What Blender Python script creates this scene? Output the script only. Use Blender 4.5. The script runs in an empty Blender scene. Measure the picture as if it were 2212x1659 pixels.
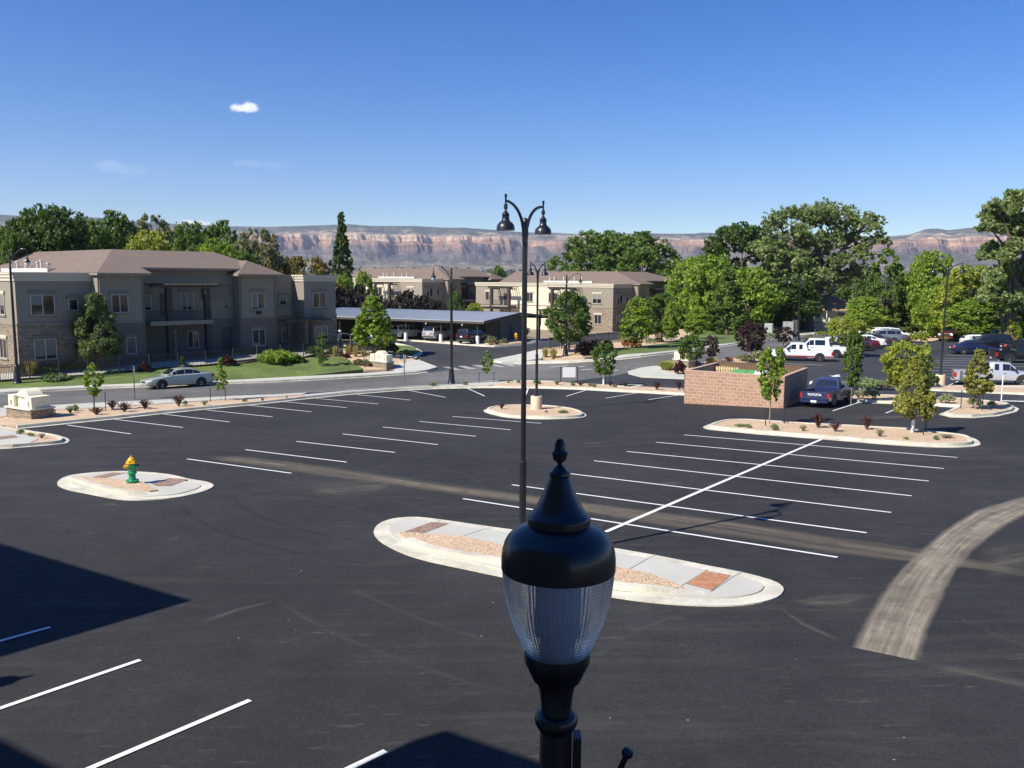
import bpy, bmesh, math, random
import numpy as np
from mathutils import Vector, Matrix
from mathutils.geometry import delaunay_2d_cdt
S = bpy.context.scene
COL = S.collection
rad = math.radians

# ------------------------------------------------------------------ camera
# survey numbers are kept on a 2212 x 1659 raster; f is the focal length on that raster
F, CX, CY = 1850.0, 1106.0, 829.5
EYE = 5.9
def _v(a): return Vector(a).normalized()
_down = _v((1000-CX, 15700-CY, F))
_up = -_down
_fw = Vector((0,0,1)); _Y = (_fw-_up*_fw.dot(_up)).normalized(); _X = _Y.cross(_up)
if _X.x < 0: _X = -_X
RM = Matrix((_X, _Y, _up))
def ray(x, y): return RM @ _v((x-CX, y-CY, F))
cam_d = bpy.data.cameras.new('camera'); cam = bpy.data.objects.new('camera', cam_d); COL.objects.link(cam)
S.camera = cam
cam_d.sensor_width = 36; cam_d.lens = 36*F/2212; cam_d.clip_start = .05; cam_d.clip_end = 60000
_r, _u, _b = RM@Vector((1,0,0)), RM@Vector((0,-1,0)), RM@Vector((0,0,-1))
cam.matrix_world = Matrix(((_r.x,_u.x,_b.x,0),(_r.y,_u.y,_b.y,0),(_r.z,_u.z,_b.z,EYE),(0,0,0,1)))

# ------------------------------------------------------------------ sky and sun
SUN_AZ, SUN_EL = rad(212.6), rad(42)          # azimuth counted from +X
w = bpy.data.worlds.new('World'); S.world = w; w.use_nodes = True
nt = w.node_tree; nt.nodes.clear()
def N(nt, t, **k):
    n = nt.nodes.new(t)
    for a, b in k.items():
        if a.startswith('i_'):
            n.inputs[a[2:].replace('_', ' ')].default_value = b
        elif a.startswith('n'): n.inputs[int(a[1:])].default_value = b
        else: setattr(n, a, b)
    return n
L = lambda nt, a, b: nt.links.new(a, b)
sky = N(nt, 'ShaderNodeTexSky', sky_type='NISHITA', sun_disc=False)
sky.sun_elevation = SUN_EL; sky.sun_rotation = rad(90)-SUN_AZ
sky.altitude = 1400; sky.air_density = 1.0; sky.dust_density = .35; sky.ozone_density = 2.2
hs = N(nt, 'ShaderNodeHueSaturation'); hs.inputs['Saturation'].default_value = 1.42; hs.inputs['Hue'].default_value = .516
L(nt, sky.outputs[0], hs.inputs['Color'])
# small clouds, placed by direction on the sky itself
tc = N(nt, 'ShaderNodeTexCoord')
col = hs.outputs[0]
for (px, py, wx, wy, st, sd, sc) in ((523,232,30,12,.95,1.0,5),(262,362,46,14,.13,4.0,5),(555,354,66,8,.10,7.0,5),(420,481,34,6,.9,9.0,5)):
    c = ray(px, py); rx = ray(px+10, py)-c; rx.normalize(); ry = (ray(px, py+10)-c).normalized()
    nz = N(nt, 'ShaderNodeTexNoise'); nz.inputs['Scale'].default_value = 75; nz.inputs['Detail'].default_value = 7; nz.inputs['Roughness'].default_value = .6
    mp = N(nt, 'ShaderNodeMapping'); mp.inputs['Location'].default_value = (sd, sd, sd)
    L(nt, tc.outputs['Generated'], mp.inputs['Vector']); L(nt, mp.outputs[0], nz.inputs['Vector'])
    ds = []
    for ax, wd in ((rx, wx), (ry, wy)):
        sb = N(nt, 'ShaderNodeVectorMath', operation='SUBTRACT'); L(nt, tc.outputs['Generated'], sb.inputs[0]); sb.inputs[1].default_value = c
        dt = N(nt, 'ShaderNodeVectorMath', operation='DOT_PRODUCT'); L(nt, sb.outputs[0], dt.inputs[0]); dt.inputs[1].default_value = ax/(wd/F)
        sq = N(nt, 'ShaderNodeMath', operation='MULTIPLY'); L(nt, dt.outputs['Value'], sq.inputs[0]); L(nt, dt.outputs['Value'], sq.inputs[1]); ds.append(sq)
    ad = N(nt, 'ShaderNodeMath', operation='ADD'); L(nt, ds[0].outputs[0], ad.inputs[0]); L(nt, ds[1].outputs[0], ad.inputs[1])
    n2 = N(nt, 'ShaderNodeMath', operation='MULTIPLY_ADD'); L(nt, nz.outputs['Fac'], n2.inputs[0]); n2.inputs[1].default_value = -4.2; n2.inputs[2].default_value = 2.15
    a2 = N(nt, 'ShaderNodeMath', operation='ADD'); L(nt, ad.outputs[0], a2.inputs[0]); L(nt, n2.outputs[0], a2.inputs[1])
    mr = N(nt, 'ShaderNodeMapRange', interpolation_type='SMOOTHSTEP'); mr.inputs['From Min'].default_value = 1.15; mr.inputs['From Max'].default_value = -.1
    mr.inputs['To Min'].default_value = 0; mr.inputs['To Max'].default_value = st
    L(nt, a2.outputs[0], mr.inputs['Value'])
    mx = N(nt, 'ShaderNodeMix', data_type='RGBA'); L(nt, mr.outputs[0], mx.inputs['Factor']); L(nt, col, mx.inputs['A']); mx.inputs['B'].default_value = (8.3,8.5,8.9,1)
    col = mx.outputs['Result']
bg = N(nt, 'ShaderNodeBackground'); bg.inputs['Strength'].default_value = .095
wo = N(nt, 'ShaderNodeOutputWorld'); L(nt, col, bg.inputs[0]); L(nt, bg.outputs[0], wo.inputs[0])
sd_ = bpy.data.lights.new('sun', 'SUN'); sd_.energy = 4.7; sd_.angle = rad(.53); sd_.color = (1,.945,.84)
sun = bpy.data.objects.new('sun', sd_); COL.objects.link(sun)
_sv = Vector((math.cos(SUN_AZ)*math.cos(SUN_EL), math.sin(SUN_AZ)*math.cos(SUN_EL), math.sin(SUN_EL)))
sun.rotation_euler = _sv.to_track_quat('Z', 'Y').to_euler(); sun.location = (0,0,60)
S.view_settings.view_transform = 'Standard'; S.view_settings.look = 'None'; S.view_settings.gamma = 1; S.view_settings.exposure = .62
S.render.engine = 'CYCLES'

# ------------------------------------------------------------------ terrain
SX, SY = .018343, -.037942
def ss(t): t = max(0., min(1., t)); return t*t*(3-2*t)
def G(x, y):
    p = SX*max(-110, min(130, x))+SY*max(-30, min(140, y))
    y0 = 79.5+.375*x if x < 0 else max(66., 79.5-.5*x)
    y0 = max(y0, 45.)
    s = ss((y-y0)/15.)
    zt = -1.9-.033*max(0., min(75., y-104))
    return p+(zt-p)*s
def W(x, y, lift=0.):
    d = ray(x, y); lo, t = 1., 1.
    while t < 900 and EYE+d.z*t > G(d.x*t, d.y*t)+lift: lo = t; t += .7
    hi = t
    for _ in range(22):
        m = (lo+hi)/2
        if EYE+d.z*m > G(d.x*m, d.y*m)+lift: lo = m
        else: hi = m
    return Vector((d.x*hi, d.y*hi, EYE+d.z*hi))
def at(px, dist):
    """ground point in the direction px, dist metres away"""
    d = ray(px, 640); k = dist/math.hypot(d.x, d.y); x, y = d.x*k, d.y*k
    return Vector((x, y, G(x, y)))
def topz(px, py, dist):
    d = ray(px, py); return EYE+d.z*dist/math.hypot(d.x, d.y)
def Q(x0, y0, wd):
    k = wd/2212/1.3888
    return lambda *p: [(x0/1.3888+a*k, y0/1.3888+b*k) for a, b in p]
B1 = Q(0,1100,800); R1 = Q(0,600,800); R2 = Q(700,600,800); R3 = Q(1400,600,800); RC = Q(1040,780,600)
R5 = Q(2272,900,800); L5 = Q(0,1130,400); E2 = Q(2080,1070,520); EN = Q(1900,980,500); ZA = Q(2600,940,472); ZB = Q(2260,920,480)
T3 = Q(2000,1300,1072); F7 = Q(500,1220,1000); I2 = Q(1040,1480,1400); M5 = Q(1060,1020,200)
def WP(pts): return [W(*p).to_2d() for p in pts]

# ------------------------------------------------------------------ materials
def new_mat(name):
    m = bpy.data.materials.new(name); m.use_nodes = True; nt = m.node_tree
    return m, nt, nt.nodes['Principled BSDF']
def c4(c): return (c[0], c[1], c[2], 1)
MC = {}
def M(name, c, rough=.6, metal=0., var=.12, scale=6., bump=0., coat=0., spec=.5, coord='Object', fine=0., fscale=60., detail=4):
    """procedural paint/stone/metal: base colour with noise variation"""
    if name in MC: return MC[name]
    m, nt, b = new_mat(name)
    tc = N(nt, 'ShaderNodeTexCoord'); nz = N(nt, 'ShaderNodeTexNoise'); nz.inputs['Scale'].default_value = scale; nz.inputs['Detail'].default_value = detail
    L(nt, tc.outputs[coord], nz.inputs['Vector'])
    rp = N(nt, 'ShaderNodeValToRGB'); rp.color_ramp.elements[0].position = .3; rp.color_ramp.elements[1].position = .7
    rp.color_ramp.elements[0].color = c4([v*(1-var) for v in c]); rp.color_ramp.elements[1].color = c4([min(1, v*(1+var)) for v in c])
    L(nt, nz.outputs['Fac'], rp.inputs[0]); out = rp.outputs[0]
    if fine:
        n2 = N(nt, 'ShaderNodeTexNoise'); n2.inputs['Scale'].default_value = fscale; n2.inputs['Detail'].default_value = 2
        L(nt, tc.outputs[coord], n2.inputs['Vector'])
        r2 = N(nt, 'ShaderNodeMapRange'); r2.inputs['From Min'].default_value = .3; r2.inputs['From Max'].default_value = .7
        r2.inputs['To Min'].default_value = 1-fine; r2.inputs['To Max'].default_value = 1+fine; L(nt, n2.outputs['Fac'], r2.inputs['Value'])
        mm = N(nt, 'ShaderNodeVectorMath', operation='SCALE'); L(nt, out, mm.inputs[0]); L(nt, r2.outputs[0], mm.inputs['Scale']); out = mm.outputs[0]
    L(nt, out, b.inputs['Base Color'])
    b.inputs['Roughness'].default_value = rough; b.inputs['Metallic'].default_value = metal
    b.inputs['Coat Weight'].default_value = coat; b.inputs['Coat Roughness'].default_value = .05; b.inputs['Specular IOR Level'].default_value = spec
    if bump:
        bp = N(nt, 'ShaderNodeBump'); bp.inputs['Strength'].default_value = bump; bp.inputs['Distance'].default_value = .02
        L(nt, nz.outputs['Fac'], bp.inputs['Height']); L(nt, bp.outputs[0], b.inputs['Normal'])
    MC[name] = m; return m

def asphalt(name, base, tint, speck=.5, rough=.85):
    m, nt, b = new_mat(name)
    tc = N(nt, 'ShaderNodeTexCoord')
    def noise(sc, det=4, vec=None, rough=.55):
        n = N(nt, 'ShaderNodeTexNoise'); n.inputs['Scale'].default_value = sc; n.inputs['Detail'].default_value = det; n.inputs['Roughness'].default_value = rough
        L(nt, vec or tc.outputs['Object'], n.inputs['Vector']); return n.outputs['Fac']
    def rng(v, a, b_, c, d):
        r = N(nt, 'ShaderNodeMapRange'); r.inputs['From Min'].default_value = a; r.inputs['From Max'].default_value = b_; r.inputs['To Min'].default_value = c; r.inputs['To Max'].default_value = d
        L(nt, v, r.inputs['Value']); return r.outputs[0]
    def mul(a, b_):
        r = N(nt, 'ShaderNodeMath', operation='MULTIPLY'); L(nt, a, r.inputs[0]); L(nt, b_, r.inputs[1]); return r.outputs[0]
    big = rng(noise(.09, 6, rough=.6), .32, .68, .74, 1.34)
    mid = rng(noise(.9, 8, rough=.72), .3, .7, .80, 1.22)
    fine = mul(rng(noise(55, 2), .3, .75, .66, 1.42), rng(noise(13, 3), .3, .7, .84, 1.18))
    v = mul(mul(big, mid), fine)
    # stretched traffic dust
    mp = N(nt, 'ShaderNodeMapping'); mp.inputs['Rotation'].default_value = (0,0,rad(24)); mp.inputs['Scale'].default_value = (.16,1.5,1)
    L(nt, tc.outputs['Object'], mp.inputs['Vector'])
    dust = rng(noise(1.4, 10, mp.outputs[0], .75), .50, .80, 0, .6)
    dz = mul(dust, rng(noise(.07, 4), .42, .62, .08, 1))
    base_c = N(nt, 'ShaderNodeVectorMath', operation='SCALE'); base_c.inputs[0].default_value = base; L(nt, v, base_c.inputs['Scale'])
    mx = N(nt, 'ShaderNodeMix', data_type='RGBA'); L(nt, dz, mx.inputs['Factor']); L(nt, base_c.outputs[0], mx.inputs['A']); mx.inputs['B'].default_value = c4(tint)
    # small pale grit
    vo = N(nt, 'ShaderNodeTexVoronoi'); vo.inputs['Scale'].default_value = 1.7; L(nt, tc.outputs['Object'], vo.inputs['Vector'])
    g = rng(vo.outputs['Distance'], .042, .028, 0, speck); g2 = mul(g, rng(noise(.45, 2), .46, .58, 0, 1))
    m2 = N(nt, 'ShaderNodeMix', data_type='RGBA'); L(nt, g2, m2.inputs['Factor']); L(nt, mx.outputs['Result'], m2.inputs['A']); m2.inputs['B'].default_value = (.45,.42,.38,1)
    # hairline scuffs
    mp2 = N(nt, 'ShaderNodeMapping'); mp2.inputs['Rotation'].default_value = (0,0,rad(-35)); mp2.inputs['Scale'].default_value = (.5,3.2,1); L(nt, tc.outputs['Object'], mp2.inputs['Vector'])
    scf = mul(rng(noise(2.6, 8, mp2.outputs[0], .65), .60, .70, 0, .45), rng(noise(.35, 3), .46, .60, 0, 1))
    m3 = N(nt, 'ShaderNodeMix', data_type='RGBA'); L(nt, scf, m3.inputs['Factor']); L(nt, m2.outputs['Result'], m3.inputs['A']); m3.inputs['B'].default_value = (.17,.155,.13,1); m2 = m3
    L(nt, m2.outputs['Result'], b.inputs['Base Color']); b.inputs['Roughness'].default_value = rough; b.inputs['Specular IOR Level'].default_value = .3
    bp = N(nt, 'ShaderNodeBump'); bp.inputs['Strength'].default_value = .35; bp.inputs['Distance'].default_value = .01
    L(nt, fine, bp.inputs['Height']); L(nt, bp.outputs[0], b.inputs['Normal'])
    return m
def gravel(name, cols, scale, bump=.8):
    m, nt, b = new_mat(name)
    tc = N(nt, 'ShaderNodeTexCoord'); vo = N(nt, 'ShaderNodeTexVoronoi'); vo.inputs['Scale'].default_value = scale; L(nt, tc.outputs['Object'], vo.inputs['Vector'])
    sp = N(nt, 'ShaderNodeSeparateColor'); L(nt, vo.outputs['Color'], sp.inputs[0])
    rp = N(nt, 'ShaderNodeValToRGB'); e = rp.color_ramp.elements
    while len(e) < len(cols): e.new(.5)
    for i, c in enumerate(cols): e[i].position = i/(len(cols)-1); e[i].color = c4(c)
    L(nt, sp.outputs[0], rp.inputs[0])
    nz = N(nt, 'ShaderNodeTexNoise'); nz.inputs['Scale'].default_value = .7; nz.inputs['Detail'].default_value = 4; L(nt, tc.outputs['Object'], nz.inputs['Vector'])
    r2 = N(nt, 'ShaderNodeMapRange'); r2.inputs['To Min'].default_value = .78; r2.inputs['To Max'].default_value = 1.2; L(nt, nz.outputs['Fac'], r2.inputs['Value'])
    mm = N(nt, 'ShaderNodeVectorMath', operation='SCALE'); L(nt, rp.outputs[0], mm.inputs[0]); L(nt, r2.outputs[0], mm.inputs['Scale'])
    L(nt, mm.outputs[0], b.inputs['Base Color']); b.inputs['Roughness'].default_value = .9
    bp = N(nt, 'ShaderNodeBump'); bp.inputs['Strength'].default_value = bump; bp.inputs['Distance'].default_value = .02; bp.invert = True
    L(nt, vo.outputs['Distance'], bp.inputs['Height']); L(nt, bp.outputs[0], b.inputs['Normal'])
    return m
def brickm(name, c1, c2, mortar, bw, bh, ms=.012, wall=True, bump=.6, rot=0., off=.5, var=.25):
    m, nt, b = new_mat(name)
    tc = N(nt, 'ShaderNodeTexCoord'); sp = N(nt, 'ShaderNodeSeparateXYZ'); cb = N(nt, 'ShaderNodeCombineXYZ')
    L(nt, tc.outputs['Object'], sp.inputs[0])
    if wall:
        ad = N(nt, 'ShaderNodeMath', operation='ADD'); L(nt, sp.outputs[0], ad.inputs[0]); L(nt, sp.outputs[1], ad.inputs[1])
        L(nt, ad.outputs[0], cb.inputs[0]); L(nt, sp.outputs[2], cb.inputs[1])
    else:
        L(nt, sp.outputs[0], cb.inputs[0]); L(nt, sp.outputs[1], cb.inputs[1])
    vec = cb.outputs[0]
    if rot:
        mp = N(nt, 'ShaderNodeMapping'); mp.inputs['Rotation'].default_value = (0,0,rot); L(nt, vec, mp.inputs[0]); vec = mp.outputs[0]
    br = N(nt, 'ShaderNodeTexBrick'); br.offset = off; br.inputs['Scale'].default_value = 1; br.inputs['Brick Width'].default_value = bw; br.inputs['Row Height'].default_value = bh
    br.inputs['Mortar Size'].default_value = ms; br.inputs['Color1'].default_value = c4(c1); br.inputs['Color2'].default_value = c4(c2); br.inputs['Mortar'].default_value = c4(mortar)
    br.inputs['Mortar Smooth'].default_value = .2
    L(nt, vec, br.inputs['Vector'])
    nz = N(nt, 'ShaderNodeTexNoise'); nz.inputs['Scale'].default_value = 9; nz.inputs['Detail'].default_value = 6; L(nt, tc.outputs['Object'], nz.inputs['Vector'])
    r2 = N(nt, 'ShaderNodeMapRange'); r2.inputs['From Min'].default_value = .25; r2.inputs['From Max'].default_value = .75; r2.inputs['To Min'].default_value = 1-var; r2.inputs['To Max'].default_value = 1+var; L(nt, nz.outputs['Fac'], r2.inputs['Value'])
    mm = N(nt, 'ShaderNodeVectorMath', operation='SCALE'); L(nt, br.outputs['Color'], mm.inputs[0]); L(nt, r2.outputs[0], mm.inputs['Scale'])
    L(nt, mm.outputs[0], b.inputs['Base Color']); b.inputs['Roughness'].default_value = .85
    bp = N(nt, 'ShaderNodeBump'); bp.inputs['Strength'].default_value = bump; bp.inputs['Distance'].default_value = .02
    sb = N(nt, 'ShaderNodeMath', operation='MULTIPLY_ADD'); L(nt, br.outputs['Fac'], sb.inputs[0]); sb.inputs[1].default_value = -.7; L(nt, nz.outputs['Fac'], sb.inputs[2])
    L(nt, sb.outputs[0], bp.inputs['Height']); L(nt, bp.outputs[0], b.inputs['Normal'])
    return m
def leafm(name, dark, light, trans=.46, spread=.5):
    m, nt, b = new_mat(name)
    ge = N(nt, 'ShaderNodeNewGeometry'); rp = N(nt, 'ShaderNodeValToRGB'); e = rp.color_ramp.elements
    e[0].color = c4(dark); e[1].color = c4(light); e[0].position = .05; e[1].position = .95
    tc = N(nt, 'ShaderNodeTexCoord'); nz = N(nt, 'ShaderNodeTexNoise'); nz.inputs['Scale'].default_value = .9; nz.inputs['Detail'].default_value = 2; L(nt, tc.outputs['Object'], nz.inputs['Vector'])
    mx = N(nt, 'ShaderNodeMath', operation='MULTIPLY_ADD'); L(nt, nz.outputs['Fac'], mx.inputs[0]); mx.inputs[1].default_value = 1.1; mx.inputs[2].default_value = -.3
    ad = N(nt, 'ShaderNodeMath', operation='MULTIPLY_ADD'); L(nt, ge.outputs['Random Per Island'], ad.inputs[0]); ad.inputs[1].default_value = spread; L(nt, mx.outputs[0], ad.inputs[2])
    L(nt, ad.outputs[0], rp.inputs[0]); L(nt, rp.outputs[0], b.inputs['Base Color']); b.inputs['Roughness'].default_value = .5; b.inputs['Specular IOR Level'].default_value = .35
    tr = N(nt, 'ShaderNodeBsdfTranslucent'); L(nt, rp.outputs[0], tr.inputs[0]); ms = N(nt, 'ShaderNodeMixShader'); ms.inputs[0].default_value = trans
    L(nt, b.outputs[0], ms.inputs[1]); L(nt, tr.outputs[0], ms.inputs[2]); L(nt, ms.outputs[0], nt.nodes['Material Output'].inputs[0])
    return m
def glassm(name, tint=(.02,.025,.03), rough=.05, alpha=None):
    m, nt, b = new_mat(name)
    b.inputs['Base Color'].default_value = c4(tint); b.inputs['Roughness'].default_value = rough; b.inputs['Specular IOR Level'].default_value = .9
    nz = N(nt, 'ShaderNodeTexNoise'); nz.inputs['Scale'].default_value = .8
    tc = N(nt, 'ShaderNodeTexCoord'); L(nt, tc.outputs['Object'], nz.inputs['Vector'])
    bp = N(nt, 'ShaderNodeBump'); bp.inputs['Strength'].default_value = .08; L(nt, nz.outputs['Fac'], bp.inputs['Height']); L(nt, bp.outputs[0], b.inputs['Normal'])
    return m

A_LOT = asphalt('fresh_asphalt', (.0262,.0258,.0264), (.12,.105,.08))
A_STREET = asphalt('worn_asphalt', (.125,.122,.115), (.17,.16,.14), speck=.2)
A_DRIVE = asphalt('drive_asphalt', (.046,.047,.050), (.10,.10,.095), speck=.2)
A_RIGHT = asphalt('back_lot_asphalt', (.036,.038,.043), (.10,.10,.095), speck=.2)
CONC = M('concrete', (.56,.53,.44), .85, var=.08, scale=1.2, fine=.06, fscale=40, bump=.1)
CONC2 = M('walk_concrete', (.48,.47,.41), .85, var=.07, scale=.8, fine=.05, fscale=40)
CURB = M('kerb_concrete', (.56,.53,.43), .88, var=.20, scale=1.5, fine=.12, fscale=14, bump=.15, detail=9)
def wornpaint():
    m, nt, b = new_mat('road_paint'); tc = N(nt, 'ShaderNodeTexCoord')
    n1 = N(nt, 'ShaderNodeTexNoise'); n1.inputs['Scale'].default_value = 14; n1.inputs['Detail'].default_value = 8; n1.inputs['Roughness'].default_value = .75; L(nt, tc.outputs['Object'], n1.inputs['Vector'])
    n2 = N(nt, 'ShaderNodeTexNoise'); n2.inputs['Scale'].default_value = .5; n2.inputs['Detail'].default_value = 4; L(nt, tc.outputs['Object'], n2.inputs['Vector'])
    a = N(nt, 'ShaderNodeMath', operation='MULTIPLY_ADD'); L(nt, n2.outputs['Fac'], a.inputs[0]); a.inputs[1].default_value = .35; L(nt, n1.outputs['Fac'], a.inputs[2])
    r = N(nt, 'ShaderNodeMapRange'); r.inputs['From Min'].default_value = .76; r.inputs['From Max'].default_value = .92; r.inputs['To Min'].default_value = 0; r.inputs['To Max'].default_value = .8; L(nt, a.outputs[0], r.inputs['Value'])
    mx = N(nt, 'ShaderNodeMix', data_type='RGBA'); mx.inputs['A'].default_value = (.76,.76,.74,1); mx.inputs['B'].default_value = (.16,.155,.15,1); L(nt, r.outputs[0], mx.inputs['Factor'])
    L(nt, mx.outputs['Result'], b.inputs['Base Color']); b.inputs['Roughness'].default_value = .7; return m
PAINT = wornpaint()
PAINT_OLD = M('worn_road_paint', (.34,.34,.33), .7, var=.25, scale=5)
GRAV = gravel('pink_gravel', ((.34,.21,.12),(.56,.39,.24),(.66,.50,.34),(.46,.31,.19),(.72,.58,.42)), 26)
DIRT = M('dry_soil', (.30,.24,.15), .95, var=.25, scale=.02, fine=.2, fscale=.4, detail=8)
GRASS = M('lawn_grass', (.105,.150,.030), .9, var=.30, scale=.35, fine=.45, fscale=9, bump=.3, detail=6)
FIELD = M('field_grass', (.165,.155,.05), .9, var=.25, scale=.15, fine=.3, fscale=5)
BLACK = M('black_metal', (.012,.013,.015), .38, metal=.0, var=.2, scale=8, coat=.25)
IRON = M('fence_iron', (.02,.018,.016), .5, var=.2)
BARK = M('bark', (.13,.095,.07), .9, var=.35, scale=7, bump=.6)
BARKG = M('pale_bark', (.25,.2,.15), .9, var=.3, scale=9, bump=.4)
PAVER = brickm('tactile_brick', (.40,.17,.075), (.46,.22,.11), (.36,.27,.19), .3, .3, .012, wall=False, rot=.57, off=0)
PAVER2 = brickm('dusty_tactile_brick', (.25,.15,.11), (.30,.19,.14), (.30,.24,.19), .3, .3, .012, wall=False, rot=.57, off=0, var=.4)
WOODST = M('stake_wood', (.42,.29,.18), .8, var=.2)

# ------------------------------------------------------------------ mesh helpers
def link(me, name, parent=None, mats=(), loc=None, rot=None):
    o = bpy.data.objects.new(name, me); COL.objects.link(o)
    for m in mats: me.materials.append(m)
    if parent: o.parent = parent
    if loc: o.location = loc
    if rot: o.rotation_euler = rot
    return o
def tag(o, label, cat=None, group=None, kind=None):
    if label: o['label'] = label
    if cat: o['category'] = cat
    if group: o['group'] = group
    if kind: o['kind'] = kind
    return o
def struct(o, kind='structure'): o['kind'] = kind; return o
def thing(name, label, cat, loc=(0,0,0), rz=0., group=None):
    o = bpy.data.objects.new(name, None); COL.objects.link(o); o.empty_display_size = .3
    o.location = loc; o.rotation_euler = (0,0,rz); return tag(o, label, cat, group)
def tree_copy(o, parent=None):
    c = o.copy(); COL.objects.link(c)
    if parent: c.parent = parent
    for ch in o.children: tree_copy(ch, c)
    return c
class MB:
    def __init__(s): s.v = []; s.f = []; s.mi = []
    def add(s, v, f, mi=0):
        k = len(s.v); s.v += [tuple(p) for p in v]; s.f += [tuple(i+k for i in q) for q in f]; s.mi += [mi]*len(f); return s
    def box(s, x0, x1, y0, y1, z0, z1, mi=0):
        return s.add([(x0,y0,z0),(x1,y0,z0),(x1,y1,z0),(x0,y1,z0),(x0,y0,z1),(x1,y0,z1),(x1,y1,z1),(x0,y1,z1)],
            [(0,3,2,1),(4,5,6,7),(0,1,5,4),(1,2,6,5),(2,3,7,6),(3,0,4,7)], mi)
    def obox(s, c, sz, rz=0., mi=0, tilt=None):
        m = Matrix.Rotation(rz, 4, 'Z')
        if tilt: m = m @ Matrix.Rotation(tilt[0], 4, tilt[1])
        a, b, d = sz[0]/2, sz[1]/2, sz[2]/2
        v = [Vector(c)+m@Vector(p) for p in ((-a,-b,-d),(a,-b,-d),(a,b,-d),(-a,b,-d),(-a,-b,d),(a,-b,d),(a,b,d),(-a,b,d))]
        return s.add(v, [(0,3,2,1),(4,5,6,7),(0,1,5,4),(1,2,6,5),(2,3,7,6),(3,0,4,7)], mi)
    def prism(s, poly, z0, z1, mi=0):
        n = len(poly); v = [(p[0],p[1],z0) for p in poly]+[(p[0],p[1],z1) for p in poly]
        return s.add(v, [tuple(range(n-1,-1,-1)), tuple(range(n,2*n))]+[(i,(i+1)%n,n+(i+1)%n,n+i) for i in range(n)], mi)
    def lathe(s, prof, seg=24, c=(0,0,0), mi=0, rib=0., m=None, cap=True):
        v = []; f = []; n = len(prof)
        for (r, z) in prof:
            for k in range(seg):
                a = 2*math.pi*k/seg; rr = r*(1+(rib if k % 2 else 0))
                p = Vector((rr*math.cos(a), rr*math.sin(a), z)); p = m@p if m else p
                v.append((c[0]+p.x, c[1]+p.y, c[2]+p.z))
        for i in range(n-1):
            for k in range(seg):
                k2 = (k+1) % seg; f.append((i*seg+k, i*seg+k2, (i+1)*seg+k2, (i+1)*seg+k))
        if cap:
            f.append(tuple(range(seg-1,-1,-1))); f.append(tuple((n-1)*seg+k for k in range(seg)))
        return s.add(v, f, mi)
    def tube(s, pts, radii, seg=8, mi=0, flat=1.):
        pts = [Vector(p) for p in pts]; n = len(pts); v = []; f = []
        if not hasattr(radii, '__len__'): radii = [radii]*n
        for i, p in enumerate(pts):
            t = (pts[min(i+1,n-1)]-pts[max(i-1,0)]).normalized()
            a = t.cross(Vector((0,0,1)) if abs(t.z) < .95 else Vector((1,0,0))).normalized(); b = t.cross(a)
            for k in range(seg):
                q = 2*math.pi*k/seg; v.append(p+(a*math.cos(q)*flat+b*math.sin(q))*radii[i])
        for i in range(n-1):
            for k in range(seg):
                k2 = (k+1) % seg; f.append((i*seg+k, i*seg+k2, (i+1)*seg+k2, (i+1)*seg+k))
        f.append(tuple(range(seg-1,-1,-1))); f.append(tuple((n-1)*seg+k for k in range(seg)))
        return s.add(v, f, mi)
    def mesh(s, smooth=None, name='m'):
        me = bpy.data.meshes.new(name); me.from_pydata([tuple(p) for p in s.v], [], s.f)
        for p, i in zip(me.polygons, s.mi): p.material_index = i
        bm = bmesh.new(); bm.from_mesh(me); bmesh.ops.recalc_face_normals(bm, faces=bm.faces); bm.to_mesh(me); bm.free()
        if smooth is not None:
            for p in me.polygons: p.use_smooth = True
            me.set_sharp_from_angle(angle=rad(smooth))
        return me
    def obj(s, name, mats, parent=None, smooth=None, loc=None, rot=None):
        if not isinstance(mats, (list, tuple)): mats = [mats]
        return link(s.mesh(smooth, name), name, parent, mats, loc, rot)
def cr(pts, n=6, closed=True):
    pts = [Vector(p) for p in pts]; N_ = len(pts); out = []
    for i in range(N_ if closed else N_-1):
        g = (lambda k: pts[k % N_]) if closed else (lambda k: pts[max(0, min(N_-1, k))])
        p0, p1, p2, p3 = g(i-1), g(i), g(i+1), g(i+2)
        for k in range(n):
            t = k/n; out.append(.5*((2*p1)+(p2-p0)*t+(2*p0-5*p1+4*p2-p3)*t*t+(3*p1-p0-3*p2+p3)*t**3))
    if not closed: out.append(pts[-1])
    return out
def inset(poly, d):
    """move a closed outline inwards by d"""
    n = len(poly); A = sum(poly[i].x*poly[(i+1)%n].y-poly[(i+1)%n].x*poly[i].y for i in range(n)); sg = 1 if A > 0 else -1; out = []
    for i in range(n):
        a, b, c = poly[i-1], poly[i], poly[(i+1)%n]
        e1, e2 = (b-a), (c-b)
        if e1.length < 1e-6: e1 = e2
        if e2.length < 1e-6: e2 = e1
        e1 = e1.normalized(); e2 = e2.normalized()
        nn = Vector((-e1.y-e2.y, e1.x+e2.x))*sg
        if nn.length < 1e-6: nn = Vector((-e1.y, e1.x))*sg
        nn.normalize(); k = max(.5, abs(nn.dot(Vector((-e1.y, e1.x)))))
        out.append(b+nn*d/k)
    return out
def inside(p, poly):
    c = False; n = len(poly); j = n-1
    for i in range(n):
        a, b = poly[i], poly[j]
        if (a[1] > p[1]) != (b[1] > p[1]) and p[0] < (b[0]-a[0])*(p[1]-a[1])/(b[1]-a[1])+a[0]: c = not c
        j = i
    return c
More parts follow.
